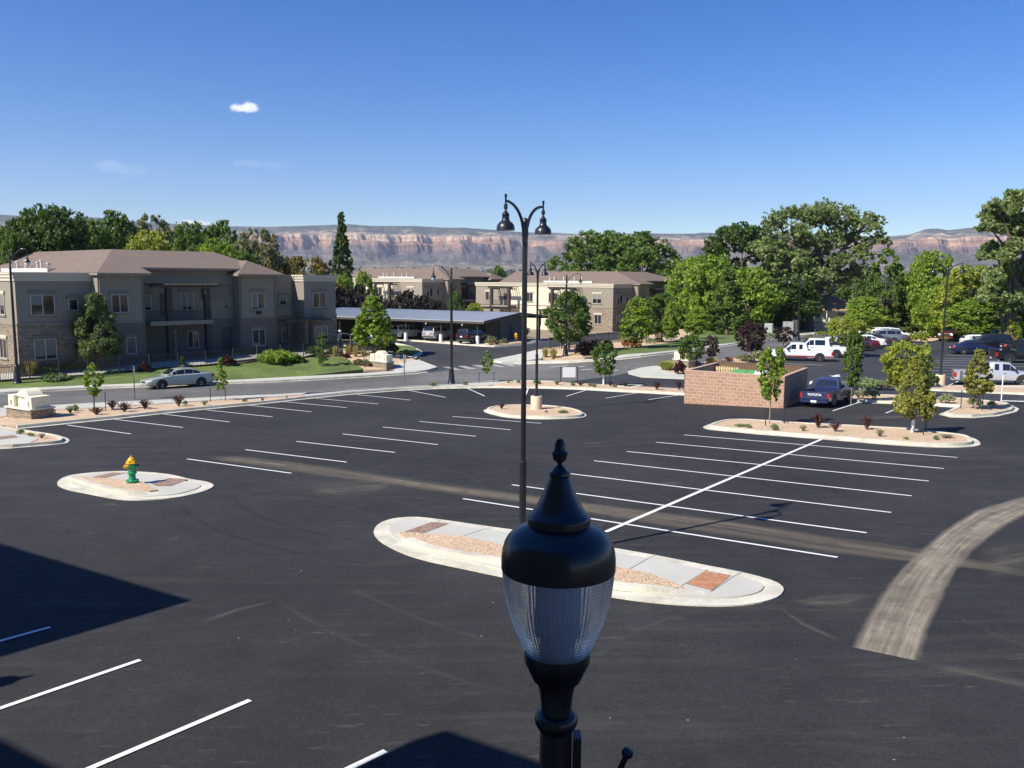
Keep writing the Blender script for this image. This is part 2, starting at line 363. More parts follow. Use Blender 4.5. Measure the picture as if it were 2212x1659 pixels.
def drape_mesh(poly, off, res=2.5, skirt=0., hole=None):
    poly = [Vector((p[0], p[1])) for p in poly]
    def dens(pl):
        o = []
        for i in range(len(pl)):
            a, b = pl[i], pl[(i+1) % len(pl)]; k = max(1, int((b-a).length/res))
            for j in range(k): o.append(a.lerp(b, j/k))
        return o
    loops = [dens(poly)]+([dens([Vector((p[0], p[1])) for p in hole])] if hole else [])
    vs = []; es = []
    for lp in loops:
        k = len(vs); vs += lp; es += [(k+i, k+(i+1) % len(lp)) for i in range(len(lp))]
    xs = [p.x for p in poly]; ys = [p.y for p in poly]
    nx = int((max(xs)-min(xs))/res); ny = int((max(ys)-min(ys))/res)
    for i in range(1, nx+1):
        for j in range(1, ny+1):
            p = Vector((min(xs)+i*res+.013*(j % 3), min(ys)+j*res+.017*(i % 3)))
            if inside(p, loops[0]) and (not hole or not inside(p, loops[1])): vs.append(p)
    r = delaunay_2d_cdt(vs, es, [], 0, 1e-4)
    v = r[0]; f = []
    for t in r[2]:
        cx = sum(v[i][0] for i in t)/len(t); cy = sum(v[i][1] for i in t)/len(t)
        if inside((cx, cy), loops[0]) and (not hole or not inside((cx, cy), loops[1])): f.append(tuple(t))
    mb = MB(); mb.add([(p[0], p[1], G(p[0], p[1])+off) for p in v], f)
    if skirt:
        for lp in loops:
            k = len(mb.v); n = len(lp)
            mb.add([(p.x, p.y, G(p.x, p.y)+off-.0005) for p in lp]+[(p.x, p.y, G(p.x, p.y)+off-skirt) for p in lp],
                   [(i, (i+1) % n, n+(i+1) % n, n+i) for i in range(n)])
    return mb
def sheet(name, poly, off, mat, parent=None, res=2.5, skirt=0., hole=None, kind='structure'):
    o = drape_mesh(poly, off, res, skirt, hole).obj(name, mat, parent)
    if not parent and kind: o['kind'] = kind
    return o
def ribbon(name, left, right, off, mat, parent=None, n=40, skirt=0., taper=0.):
    """strip between two world polylines, with UVs along and across"""
    def rs(pl):
        d = [0.]
        for a, b in zip(pl, pl[1:]): d.append(d[-1]+(b-a).length)
        o = []
        for i in range(n+1):
            t = d[-1]*i/n; k = 0
            while k < len(pl)-2 and d[k+1] < t: k += 1
            o.append(pl[k].lerp(pl[k+1], (t-d[k])/max(1e-6, d[k+1]-d[k])))
        return o, d[-1]
    a, la = rs([Vector((p[0],p[1])) for p in left]); b, lb = rs([Vector((p[0],p[1])) for p in right]); m = 6
    v = []; f = []; uv = []; uw = []
    for i in range(n+1):
        o_ = off if not taper else .057+(off-.057)*ss(min(i, n-i)/n/taper)
        for j in range(m+1):
            p = a[i].lerp(b[i], j/m); v.append((p.x, p.y, G(p.x, p.y)+o_)); uv.append((i/n*la, j/m)); uw.append((i/n, j/m))
    for i in range(n):
        for j in range(m): f.append((i*(m+1)+j, (i+1)*(m+1)+j, (i+1)*(m+1)+j+1, i*(m+1)+j+1))
    me = bpy.data.meshes.new(name); me.from_pydata(v, [], f); ul = me.uv_layers.new(name='UVMap')
    u2 = me.uv_layers.new(name='along')
    for lp in me.loops: ul.data[lp.index].uv = uv[lp.vertex_index]; u2.data[lp.index].uv = uw[lp.vertex_index]
    if skirt:
        bm = bmesh.new(); bm.from_mesh(me); be = [e for e in bm.edges if e.is_boundary]
        r = bmesh.ops.extrude_edge_only(bm, edges=be)
        for q in r['geom']:
            if isinstance(q, bmesh.types.BMVert): q.co.z -= skirt
        bm.to_mesh(me); bm.free()
    o = link(me, name, parent, [mat])
    if not parent: o['kind'] = 'structure'
    return o
# ------------------------------------------------------------------ ground sheets
def ground_mesh():
    def ax(lo, hi, far, st):
        a = list(np.arange(lo, hi+.1, st)); d = st
        while a[-1] < far: d *= 1.35; a.append(a[-1]+d)
        d = st
        while a[0] > -far: d *= 1.35; a.insert(0, a[0]-d)
        return a
    xs = ax(-80, 110, 14000, 1.5); ys = [v for v in ax(0, 190, 16000, 1.5) if v > -900]
    v = [(x, y, G(x, y)-.12) for y in ys for x in xs]; nx = len(xs)
    f = [(j*nx+i, j*nx+i+1, (j+1)*nx+i+1, (j+1)*nx+i) for j in range(len(ys)-1) for i in range(nx-1)]
    mb = MB(); mb.add(v, f); return mb
struct(ground_mesh().obj('ground', DIRT))
lot = sheet('parking_lot', [(-75,-25),(70,-25),(70,61),(20,61),(9,66),(-3,69),(-12,66.5),(-24,58),(-40,52),(-75,40)], 0., A_LOT, res=4)

far_e = [W(*p).to_2d() for p in [(0,853.5),(110,846.5),(221,840.9),(400,834.5),(504,830.4),(576,827.8),(650,824),(725,820),(800,815.5),(868.6,810.9),(900,808.3),(925,804.5),(944,798)]]
d0 = (far_e[0]-far_e[1]).normalized(); far_e.insert(0, far_e[0]+d0*60)
far_r = [W(*p).to_2d() for p in [(1064,784),(1110,788),(1168,787),(1230,785.5),(1284,781.5),(1325,782*.5+778.5*.5),(1398,771.5),(1458.6,764),(1520,756.5),(1555,751.4),(1592,745),(1646.5,737.7),(1683,732.2),(1719.4,727.7),(1742,725.9)]]
d0 = (far_r[-1]-far_r[-2]).normalized(); far_r.append(far_r[-1]+d0*40)
near_e = [W(*p).to_2d() for p in [(0,886),(99,880.6),(193,875.4),(333,868.9),(495,860.3),(576,857.1),(660,852),(748.8,846.8),(873.8,838.5),(969.5,834),(1032,827.2),(1080.8,825.3),(1129.7,825.3),(1164,825.4),(1211,827.5)]]
d0 = (near_e[0]-near_e[1]).normalized(); near_e.insert(0, near_e[0]+d0*60)
near_r = [W(*p).to_2d() for p in [(1354,807),(1385.6,797.9),(1419.5,794),(1503,787),(1579.6,777.2),(1650,765),(1720,751),(1790,741),(1850,735)]]
d0 = (near_r[-1]-near_r[-2]).normalized(); near_r.append(near_r[-1]+d0*40)
street = sheet('street', far_e+far_r+near_r[::-1]+near_e[::-1], .03, A_STREET, res=2)
drive = sheet('driveway', WP([(925,806),(944,798),(930,786),(905,777),(903,765),(894,755),(879,748.4),(850,742),(780,736),(740,728),(760,722),(856,733),(1047.6,747),(1069,749),(1123.8,744.5),(1180.8,732),(1240,724),(1328,718),(1400,716),(1400,724),(1328,734.7),(1224,747.4),(1164,756),(1100,770),(1064,779),(1055,785),(1000,797)]), .045, A_DRIVE, res=2)
back_lot = sheet('back_parking_lot', WP([(1211,826.5),(1260,818),(1330,811),(1354,808),(1385,816),(1477,820),(1560,800),(1625,785),(1650,778),(1700,768),(1760,755),(1840,742),(1900,735),(1990,732),(2212,722),(2600,712),(2700,870),(2212,872),(2130,868),(2010,862),(1844,856),(1748,862),(1543,862),(1477,842),(1367,835),(1242,828)]), .02, A_RIGHT, res=2)

def offs(pl, d):
    o = []; n = len(pl)
    for i, p in enumerate(pl):
        t = (pl[min(i+1,n-1)]-pl[max(i-1,0)]).normalized(); o.append(p+Vector((-t.y, t.x))*d)
    return o
JOINT = M('joint', (.16,.15,.13), .9)
def joints(a, b, z, par, step=3.0, wj=.016):
    """dark contraction joints across a kerb between two matching polylines"""
    m = MB(); acc = step*.4
    for i in range(len(a)-1):
        d = (a[i+1]-a[i]).length; acc += d
        if acc >= step:
            acc = 0; t = (a[i+1]-a[i]).normalized()*wj/2
            q = [a[i]-t, a[i]+t, b[i]+t, b[i]-t]; m.add([(p.x, p.y, G(p.x, p.y)+z) for p in q], [(0,1,2,3)])
    if m.v: m.obj('kerb_joint', JOINT, par)
def kerb(pl, sg, pan=.4, top=.15, wd=.18, name='kerb', n=60, base=.0):
    """gutter pan and raised kerb along a polyline; sg = side on which the kerb stands"""
    a, b, c = pl, offs(pl, sg*pan), offs(pl, sg*(pan+wd))
    if pan > 0: ribbon('gutter', a, b, .012+base, CURB, n=n)
    o = ribbon(name, b, c, top+base, CURB, n=n, skirt=.3)
    dn = lambda q: [q[i].lerp(q[i+1], k/6) for i in range(len(q)-1) for k in range(6)]+[q[-1]]
    joints(dn(b), dn(c), top+base+.004, o)
    return c
# near kerb of the lot (lot side line), then gravel bed, then walk, then street
lotk = [W(*p).to_2d() for p in [(45,926.5),(137,917),(247,906),(345,895),(443,885),(576,872.3),(660,862.5),(748.8,853.6),(866,844.3),(944,840.5),(1053.5,838.5),(1180,840),(1262,843),(1333.5,847.2),(1400,850.5),(1478,855)]]
c_in = kerb(lotk, 1, pan=.45)
fe = kerb(far_e[:-1], 1, pan=.30, base=.03)
walk_far_px = [(0,840.9),(187.5,833),(350,827),(504,821.3),(576,817.4),(660,813),(777.4,807),(815,804.5),(852,802)]
wf = [W(*p, lift=.15).to_2d() for p in walk_far_px]; wf.insert(0, wf[0]+(wf[0]-wf[1]).normalized()*60)
ribbon('sidewalk', fe, wf, .19, CONC2, n=60, skirt=.3)
fr = kerb(far_r, 1, pan=.30, base=.03)
wr = [W(*p, lift=.15).to_2d() for p in [(1075,778),(1120,781),(1168,779.5),(1218,778),(1279,776.5),(1331,769),(1398,763),(1458.6,757),(1520,749.5),(1555,744),(1601,739.3),(1664.7,729),(1719,722),(1745,719)]]
wr.append(wr[-1]+(wr[-1]-wr[-2]).normalized()*30)
ribbon('sidewalk', fr, wr, .19, CONC2, n=60, skirt=.3)
# corner aprons
sheet('sidewalk', WP([(852,802),(862,789),(894.6,781),(912,784),(945,797),(925,803),(868,808.5)]), .21, CONC2, skirt=.3)
sheet('sidewalk', WP([(1064,781),(1164,758.5),(1176,767),(1170,778),(1120,786),(1085,786)]), .21, CONC2, skirt=.3)
sheet('sidewalk', WP([(1356,806),(1385.6,797.5),(1419.5,793.5),(1440,806),(1478,813),(1478,819),(1385.6,815.5)]), .17, CONC2, skirt=.3)
# near walk on the street side and gravel bed
nw = [W(*p).to_2d() for p in [(99,890),(193,886.5),(333,878.5),(495,866.5),(576,863),(650,857.5)]]
nw.insert(0, nw[0]+(nw[0]-nw[1]).normalized()*8)
nk = kerb(near_e[:9], -1, pan=.25, base=.03)
ribbon('sidewalk', nk[1:8], [nw[0]]+nw[1:], .17, CONC2, n=40, skirt=.3)
nk2 = kerb(near_e[6:], -1, pan=.25, base=.03, n=40)
struct(sheet('planting_bed', WP([(0,897),(40,893),(99,889),(193,886),(333,878),(495,866),(576,862.6),(650,857),(665,856)])+[p for p in c_in[6::-1]], .13, GRAV, skirt=.3, res=1.5))
sheet('sidewalk', WP([(650,857),(748.8,848.2),(873.8,840),(969.5,835.2),(1032,829),(1080,827),(1129.7,827.5),(1090,833),(1053.5,836),(944,838.3),(866,842),(748,850.5),(665,859)]), .14, CONC2, skirt=.2)
sheet('planting_bed', WP([(1060,834.5),(1095,829.5),(1164,828),(1211,829),(1242,831),(1300,834),(1367,838),(1477,843.5),(1477,852),(1400,848),(1333.5,844.8),(1262,841),(1180,838),(1100,837)]), .15, GRAV, skirt=.3, res=1.5)
kerb(WP([(1209,829),(1242,831),(1300,834),(1367,838),(1478,843.7)]), -1, pan=.0, wd=.16, n=30)
# drain inlet in the bed
sheet('drain_inlet', WP([(1333,839.5),(1362,834.5),(1392,836),(1366,841.5)]), .165, CURB, skirt=.3, kind='structure')
sheet('drain_inlet', WP([(1345,838.6),(1364,835.6),(1378,836.6),(1360,840)]), .175, MC.get('hole') or M('hole', (.01,.01,.01), .9))
# left gravel by the monument sign, and the piece of walk left of it
sheet('planting_bed', WP([(-60,935),(9,923.7),(45,924),(55,912),(99,889),(40,893),(22,901.5),(0,906.5),(-60,915)]), .12, GRAV, skirt=.3, res=1.5)
sheet('sidewalk', WP([(-80,900),(0,888.5),(23,886.5),(23,901.8),(0,906.8),(-80,918)]), .15, CONC2, skirt=.3)

def island(px, fill=GRAV, pan=.35, kw=.17, name='traffic_island', n=5, top=.15, smooth=True, fillname='planting_bed'):
    o = WP(px)
    if smooth: o = cr(o, n)
    a = inset(o, pan); b = inset(a, kw)
    r = sheet(name, o, .02, CURB, skirt=.1, res=3)
    drape_mesh(a, top, 3, .3, hole=b).obj('kerb', CURB, r)
    joints(a, b, top+.004, r, 2.6); joints(o, a, .025, r, 2.6)
    if fill: drape_mesh(inset(a, kw*.8), top-.03, 1.5).obj(fillname, fill, r)
    return r
# hydrant island
h_out = B1((475,970),(515,930),(600,903),(760,884),(900,875),(1030,871),(1170,877),(1300,886),(1430,903),(1580,938),(1700,957),(1765,980),(1765,1003),(1700,1035),(1580,1068),(1450,1092),(1310,1105),(1150,1112),(1000,1106),(850,1082),(700,1052),(580,1028),(500,1000))
isl = struct(sheet('traffic_island', cr(WP(h_out), 3), .03, CURB, skirt=.1, res=3))
hin = inset(cr(WP(h_out), 3), .42)
drape_mesh(hin, .055, 3, .04).obj('paving', CONC2, isl)
hg = cr([W(*p).to_2d() for p in B1((598,932),(700,936),(850,948),(1050,962),(1190,985),(1305,1048),(1150,1054),(1000,1050),(860,1022),(740,990),(650,960))], 2)
drape_mesh(inset(hg, -.0), .11, 1.2, .06).obj('planting_bed', GRAV, isl)
hk = [W(*p).to_2d() for p in B1((560,930),(600,958),(740,1005),(860,1038),(1000,1068),(1150,1073),(1310,1068))]
ribbon('kerb', cr(hk, 4, False), cr(offs(hk, .2), 4, False), .16, CURB, parent=isl, n=30, skirt=.12, taper=.16)
for pp in (B1((750,932),(930,892),(1050,892),(880,934)), B1((1260,988),(1405,937),(1560,950),(1420,1003),(1300,1005))):
    drape_mesh(WP(pp), .065, 2).obj('tactile_paving', PAVER2, isl)
# large front island
f_out = I2((128,185),(150,150),(195,130),(250,119),(340,116),(460,130),(620,153),(740,170),(900,193),(1100,230),(1265,263),(1465,298),(1700,345),(1870,378),(2010,415),(2062,443),(2070,468),(2040,497),(1970,520),(1880,533),(1760,538),(1600,533),(1440,520),(1240,492),(1000,448),(730,397),(560,361),(390,325),(280,292),(200,255),(150,222))
isf = struct(sheet('traffic_island', cr(WP(f_out), 2), .03, CURB, skirt=.1, res=3))
drape_mesh(inset(cr(WP(f_out), 2), .40), .055, 3, .04).obj('paving', CONC2, isf)
fg = I2((245,203),(380,211),(530,222),(640,244),(760,268),(1000,316),(1260,368),(1440,405),(1600,472),(1440,467),(1260,452),(1000,405),(730,337),(560,308),(400,278),(310,245))
drape_mesh(cr(WP(fg), 2), .12, 1.2, .07).obj('planting_bed', GRAV, isf)
fk = [W(*p).to_2d() for p in I2((225,203),(262,232),(310,258),(400,291),(560,322),(730,352),(1000,420),(1260,466),(1440,484),(1600,488),(1700,492))]
ribbon('kerb', cr(fk, 4, False), cr(offs(fk, .22), 4, False), .165, CURB, parent=isf, n=40, skirt=.12, taper=.14)
for pp, pm_ in ((I2((275,192),(400,147),(485,153),(365,198)), PAVER2), (I2((1605,440),(1700,380),(1820,402),(1730,473)), PAVER)):
    drape_mesh(WP(pp), .065, 2).obj('tactile_paving', pm_, isf)
jm = MB()
for a, b in ((I2((525,222))[0], I2((690,165))[0]), (I2((1320,382))[0], I2((1465,298))[0]), (I2((365,198))[0], I2((440,135))[0]), (I2((1585,452))[0], I2((1712,372))[0]), (I2((1725,480))[0], I2((1872,379))[0])):
    p, q = W(*a).to_2d(), W(*b).to_2d(); t = (q-p).normalized(); nn = Vector((-t.y, t.x))*.008
    pts = [p+nn, q+nn, q-nn, p-nn]; jm.add([(r.x, r.y, G(r.x, r.y)+.0605) for r in pts], [(0,1,2,3)])
jm.obj('paving_joint', JOINT, isf)
# other islands
island([(1045,889),(1065,881),(1110,878),(1160,878.5),(1205,881),(1245,887),(1266,896),(1256,902.5),(1205,905.5),(1150,905.5),(1090,901.5)], pan=.2)
island(E2((125,905),(160,882),(230,858),(330,834),(480,820),(700,821),(1000,838),(1500,870))+R5((700,1048),(1000,1066),(1250,1080),(1500,1108),(1700,1130),(1800,1152),(1850,1188),(1825,1212),(1700,1224),(1500,1224),(1300,1216),(1000,1195),(560,1158),(0,1115))+E2((600,970),(300,943),(180,928)), pan=.3)
island(R5((1505,950),(1570,925),(1640,893),(1440,880),(1090,862),(790,850),(730,835),(720,810),(760,792),(900,792),(1100,800),(1430,815),(1700,826),(1950,850),(2100,868),(2172,905),(2150,930),(2000,965),(1800,980),(1600,975)), pan=.25, smooth=False)
island(R5((1380,752),(1490,728),(1620,722),(2300,722),(2700,724),(2700,800),(2300,795),(1500,762)), pan=.2, smooth=False)
island(L5((-700,850),(0,845),(70,850),(440,905),(700,945),(940,983),(1060,1005),(1130,1030),(1158,1065),(1110,1105),(960,1128),(800,1145),(500,1170),(200,1195),(-700,1230)), pan=.28, smooth=False, fill=GRAV)
sheet('sidewalk', WP(L5((-600,870),(0,885),(330,980),(640,1080),(480,1150),(200,1180),(-600,1200))), .14, CONC2, skirt=.2)
sheet('tactile_paving', WP(L5((-60,1050),(230,1015),(305,1055),(-60,1100))), .152, PAVER2)
# lawns and beds along the far side of the street
fb_px = [(0,827.8),(65,822.6),(190,816),(323,801.8),(445,792.7),(504,788.8),(556,779.7),(655,775.8),(741,766),(790,768),(842.6,768)]
sheet('lawn', [p for p in wf[:7]]+WP([(786,802),(776,795),(760,789),(758,784),(752,780),(730,776),(680,778.5),(600,781),(556,784),(504,790),(445,795),(323,804),(190,817.5),(65,824.5),(0,829.5),(-120,836)]), .21, GRASS, res=2, skirt=.2)
sheet('planting_bed', WP([(786,803),(776,795),(760,789),(758,784),(752,780),(741,772),(741,763),(800,764),(850,766),(884,773),(894.6,781),(862,789),(852,802)]), .20, GRAV, res=1.5, skirt=.2)
sheet('lawn', WP(R2((1300,1218),(1440,1222),(1520,1240),(1545,1262),(1530,1290),(1470,1290),(1400,1270),(1320,1256))), .20, GRASS, res=2, skirt=.2)
kerb(WP(R2((1330,1188),(1440,1210),(1530,1235),(1572,1268),(1560,1290),(1500,1322),(1480,1345))), -1, pan=.3, base=.04, n=24)
sheet('garden_path', WP([(-60,826),(65,817),(190,810),(323,797),(445,788),(556,775),(655,771),(741,760),(850,762),(850,752),(741,748),(655,762),(556,766),(445,778),(323,784),(190,797),(65,805),(-60,812)]), .05, CONC2, res=2)
sheet('lawn', wr[4:-1]+WP([(1745,716),(1700,712),(1640,710),(1555,711),(1523,715),(1490,726),(1450,744),(1400,750),(1320,757)]), .21, GRASS, res=2, skirt=.2)
sheet('planting_bed', WP([(1165,758),(1176,767),(1172,777),(1218,777),(1262,776),(1300,770),(1325,757),(1400,749),(1450,743),(1490,725),(1523,714),(1555,710),(1640,708),(1640,700),(1500,706),(1400,722),(1328,738),(1224,750)]), .17, GRAV, res=2, skirt=.2)
sheet('planting_bed', WP([(1420,794.5),(1503,787.6),(1579.6,778.5),(1650,766),(1740,749),(1800,742),(1820,746),(1740,760),(1690,771),(1650,780),(1600,788),(1560,800),(1478,812),(1440,805)]), .15, GRAV, res=2, skirt=.2)
sheet('planting_bed', WP([(1980,737),(2010,740),(2024,737),(2040,727),(2212,716),(2400,708),(2400,702),(2000,716),(1900,722),(1850,735),(1905,733)]), .15, GRAV, res=2, skirt=.2)
sheet('field', [(28,200),(34,150),(44,132),(60,130),(150,135),(400,160),(600,900),(-500,900),(-220,240),(-60,215),(-10,205)], -.03, FIELD, res=14)
# carport slab
sheet('carport_slab', WP([(700,722),(856.2,735.8),(1047.6,749.5),(1069,750.7),(1118,741),(1112,734),(1109,728),(1000,718),(850,705),(700,697)]), .12, CONC, res=2, skirt=.2)
sheet('planting_bed', WP(RC((1530,938),(1700,912),(1845,905),(1925,905),(1935,930),(1800,950),(1650,958))), .20, GRAV, res=1.5, skirt=.2)
kerb(WP([(856.2,736.4),(1047.6,750.2),(1072,751),(1126,746),(1150,742),(1181,733.5)]), 1, pan=.25, base=.04, top=.12, n=40)
# crosswalk bars and painted lines
pl = MB()
def bar(p, q, wd=.10, off=.016, ext=0., mb=None):
    a, b = W(*p).to_2d(), W(*q).to_2d(); t = (b-a).normalized(); a = a-t*ext; nn = Vector((-t.y, t.x))*wd/2; k = max(1, int((b-a).length/1.5)); v = []
    for i in range(k+1):
        c = a.lerp(b, i/k)
        for s_ in (nn, -nn): r = c+s_; v.append((r.x, r.y, G(r.x, r.y)+off))
    (mb or pl).add(v, [(2*i, 2*i+1, 2*i+3, 2*i+2) for i in range(k)])
for p, q in [((1477,940),(2068,989)),((1417,956),(2039,1013)),((1354,976),(2006,1040)),((1283,996),(1969,1072)),((1206,1021),(1925,1108)),((1106,1048),(1872,1152)),((1000,1078),(1809,1205)),
    ((404,992),(629,1023)),((530,972),(749,999)),((640,954),(853,978)),((740,938),(946,961)),((827,923),(1028,943)),((906,911),(1103,929)),((977,900),(1169,915)),
    ((145,918.5),(283,938)),((249,906.5),(395,924)),((353,895),(496,912)),((445,886),(589,901)),((538,876),(673,890)),((611,868),(749,881)),((683,861),(817,873)),((772,853),(887,864.7)),
    ((883.6,843.8),(962.7,858.9)),((1009,838.8),(1047,856)),((1140.8,839.8),(1135.6,853.9)),((1264.5,843.8),(1222.8,856.5)),((1376.5,849),(1308.8,860.4)),((1471.6,853),(1401,863.8)),
    ((1854.8,870),(1798.8,888)),((1939.4,882.9),(1913.3,892.8))]: bar(p, q)
bar((1308,1150),(1778,948), .14, .0165)
for p, q in [((-1,1532),(303,1427)),((200,1659),(540,1514)),((760,1659),(833,1624)),((0,1386),(109,1356))]: bar(p, q, .105, ext=4)
for z in (0.,):
    for p, q in [(ZA((1100,590))[0],ZA((1800,610))[0]),(ZA((1090,636))[0],ZA((1640,648))[0]),(ZA((900,664))[0],ZA((1800,676))[0]),(ZA((880,698))[0],ZA((2212,712))[0]),(ZA((870,732))[0],ZA((2212,752))[0]),(ZA((890,768))[0],ZA((1800,786))[0]),(ZA((880,808))[0],ZA((1400,822))[0]),(ZA((860,848))[0],ZA((1300,862))[0]),(ZA((860,888))[0],ZA((1300,900))[0]),
        (ZA((1130,1030))[0],ZA((1290,955))[0]),(ZA((1810,685))[0],ZA((1940,622))[0]),(ZB((1000,1105))[0],ZB((1300,1105))[0]),(ZB((300,790))[0],ZB((960,812))[0]),(ZB((430,700))[0],ZB((1230,722))[0])]: bar(p, q, .09, .03)
pl.obj('painted_lines', PAINT, lot)
op = MB()
for q in (RC((1060,1188),(1160,1190),(1280,1222),(1185,1222)), RC((1225,1178),(1310,1178),(1445,1212),(1350,1214)), RC((1378,1167),(1470,1167),(1590,1197),(1500,1197)), RC((1560,1160),(1640,1162),(1760,1190),(1680,1190)), RC((1700,1152),(1760,1156),(1890,1180),(1820,1182)),
          R3((690,1388),(830,1376),(850,1382),(700,1394)), R3((830,1393),(970,1383),(985,1388),(850,1399)), R3((940,1412),(1030,1405),(1050,1411),(960,1419)), R3((1150,1422),(1250,1412),(1270,1418),(1170,1428)), R3((420,1372),(530,1366),(545,1371),(435,1378)),
          EN((1000,965),(1090,958),(1160,946),(1190,952),(1120,962),(1200,962),(1195,968),(1060,972))):
    pts = WP(q); op.add([(p.x, p.y, G(p.x, p.y)+.058) for p in pts], [tuple(range(len(pts)))])
struct(op.obj('crosswalk_marking', PAINT_OLD))
am = MB()
for q in (ZB((1045,958),(1090,962),(1150,948),(1195,945),(1200,952),(1165,958),(1205,966),(1200,972),(1110,975)), ZB((775,1045),(815,1030),(820,1040),(800,1072),(775,1080))):
    pts = WP(q); am.add([(p.x, p.y, G(p.x, p.y)+.034) for p in pts], [tuple(range(len(pts)))])
am.obj('painted_arrow', PAINT, back_lot)

# dust tracks on the lot (children of the lot)
def dustm(name, col, dens, sx, sy, edge=.12, rough_edge=.25, fade=(.18,.18), lo=.38, hi=.68):
    m, nt, b = new_mat(name)
    uv = N(nt, 'ShaderNodeUVMap'); uv.uv_map = 'UVMap'; mp = N(nt, 'ShaderNodeMapping'); mp.inputs['Scale'].default_value = (sx, sy, 1); L(nt, uv.outputs[0], mp.inputs[0])
    nz = N(nt, 'ShaderNodeTexNoise'); nz.inputs['Scale'].default_value = 1; nz.inputs['Detail'].default_value = 10; nz.inputs['Roughness'].default_value = .68; L(nt, mp.outputs[0], nz.inputs['Vector'])
    tc = N(nt, 'ShaderNodeTexCoord'); n2 = N(nt, 'ShaderNodeTexNoise'); n2.inputs['Scale'].default_value = 1.6; n2.inputs['Detail'].default_value = 8; n2.inputs['Roughness'].default_value = .7; L(nt, tc.outputs['Object'], n2.inputs['Vector'])
    sp = N(nt, 'ShaderNodeSeparateXYZ'); L(nt, uv.outputs[0], sp.inputs[0])
    # across profile 1-|2v-1|
    a = N(nt, 'ShaderNodeMath', operation='MULTIPLY_ADD'); L(nt, sp.outputs[1], a.inputs[0]); a.inputs[1].default_value = 2; a.inputs[2].default_value = -1
    ab = N(nt, 'ShaderNodeMath', operation='ABSOLUTE'); L(nt, a.outputs[0], ab.inputs[0])
    jit = N(nt, 'ShaderNodeMath', operation='MULTIPLY_ADD'); L(nt, n2.outputs['Fac'], jit.inputs[0]); jit.inputs[1].default_value = rough_edge*2; L(nt, ab.outputs[0], jit.inputs[2])
    e = N(nt, 'ShaderNodeMapRange'); e.inputs['From Min'].default_value = 1.0; e.inputs['From Max'].default_value = 1.0-edge-.12+rough_edge*.5; e.inputs['From Min'].default_value = 1.0+rough_edge*.7
    L(nt, jit.outputs[0], e.inputs['Value'])
    s = N(nt, 'ShaderNodeMapRange'); s.inputs['From Min'].default_value = lo; s.inputs['From Max'].default_value = hi; L(nt, nz.outputs['Fac'], s.inputs['Value'])
    s2 = N(nt, 'ShaderNodeMapRange'); s2.inputs['From Min'].default_value = .3; s2.inputs['From Max'].default_value = .7; s2.inputs['To Min'].default_value = .45; s2.inputs['To Max'].default_value = 1.; L(nt, n2.outputs['Fac'], s2.inputs['Value'])
    m1 = N(nt, 'ShaderNodeMath', operation='MULTIPLY'); L(nt, e.outputs[0], m1.inputs[0]); L(nt, s.outputs[0], m1.inputs[1])
    m2 = N(nt, 'ShaderNodeMath', operation='MULTIPLY'); L(nt, m1.outputs[0], m2.inputs[0]); L(nt, s2.outputs[0], m2.inputs[1])
    m3 = N(nt, 'ShaderNodeMath', operation='MULTIPLY', use_clamp=True); L(nt, m2.outputs[0], m3.inputs[0]); m3.inputs[1].default_value = dens
    ua = N(nt, 'ShaderNodeUVMap'); ua.uv_map = 'along'; us = N(nt, 'ShaderNodeSeparateXYZ'); L(nt, ua.outputs[0], us.inputs[0])
    for (p0, p1), on in (((0., fade[0]), fade[0] > 0), ((1., 1-fade[1]), fade[1] > 0)):
        if not on: continue
        fr_ = N(nt, 'ShaderNodeMapRange', interpolation_type='SMOOTHSTEP'); fr_.inputs['From Min'].default_value = p0; fr_.inputs['From Max'].default_value = p1; L(nt, us.outputs[0], fr_.inputs['Value'])
        mm_ = N(nt, 'ShaderNodeMath', operation='MULTIPLY'); L(nt, m3.outputs[0], mm_.inputs[0]); L(nt, fr_.outputs[0], mm_.inputs[1]); m3 = mm_
    b.inputs['Base Color'].default_value = c4(col); b.inputs['Roughness'].default_value = .95; L(nt, m3.outputs[0], b.inputs['Alpha'])
    return m
D1 = dustm('tyre_dust', (.23,.195,.14), 1.0, .10, 6., edge=.4, rough_edge=.35, fade=(.06,.08), lo=.30, hi=.64)
D2 = dustm('scraped_dust', (.34,.295,.22), 1.05, .20, 9., edge=.10, rough_edge=.16, fade=(0,.25), lo=.18, hi=.62)
D3 = dustm('faint_dust', (.21,.185,.14), .75, .4, 5., edge=.5, rough_edge=.5, fade=(.3,.3))
D4 = dustm('tyre_mark', (.15,.14,.12), .30, .8, 3., edge=.4, rough_edge=.4, fade=(.3,.3))
D5 = dustm('rubber_mark', (.010,.010,.011), .5, .8, 3., edge=.4, rough_edge=.3, fade=(.3,.3))
ribbon('dust_track', WP(F7((200,325),(500,325),(900,366),(1300,425),(1700,485),(2212,552)))+WP(T3((500,545),(1100,640),(1560,702),(2100,815),(2500,890))), WP(F7((260,352),(700,420),(1100,480),(1500,528),(1900,590),(2212,628)))+WP(T3((500,668),(1000,750),(1500,815),(2000,860),(2500,950))), .006, D1, parent=lot, n=60)
ribbon('dust_track', WP(T3((1128,1322),(1210,1160),(1300,1010),(1400,880),(1500,775),(1700,600),(1900,475),(2212,385),(2600,330))), WP(T3((1585,1418),(1640,1220),(1710,1060),(1780,900),(1900,740),(2060,610),(2250,500),(2450,450),(2700,420))), .008, D2, parent=lot, n=60)
ribbon('dust_track', WP(T3((720,1035),(900,1000),(1100,975),(1300,965))), WP(T3((800,1060),(950,1090),(1150,1110),(1280,1060))), .0075, D3, parent=lot, n=16)
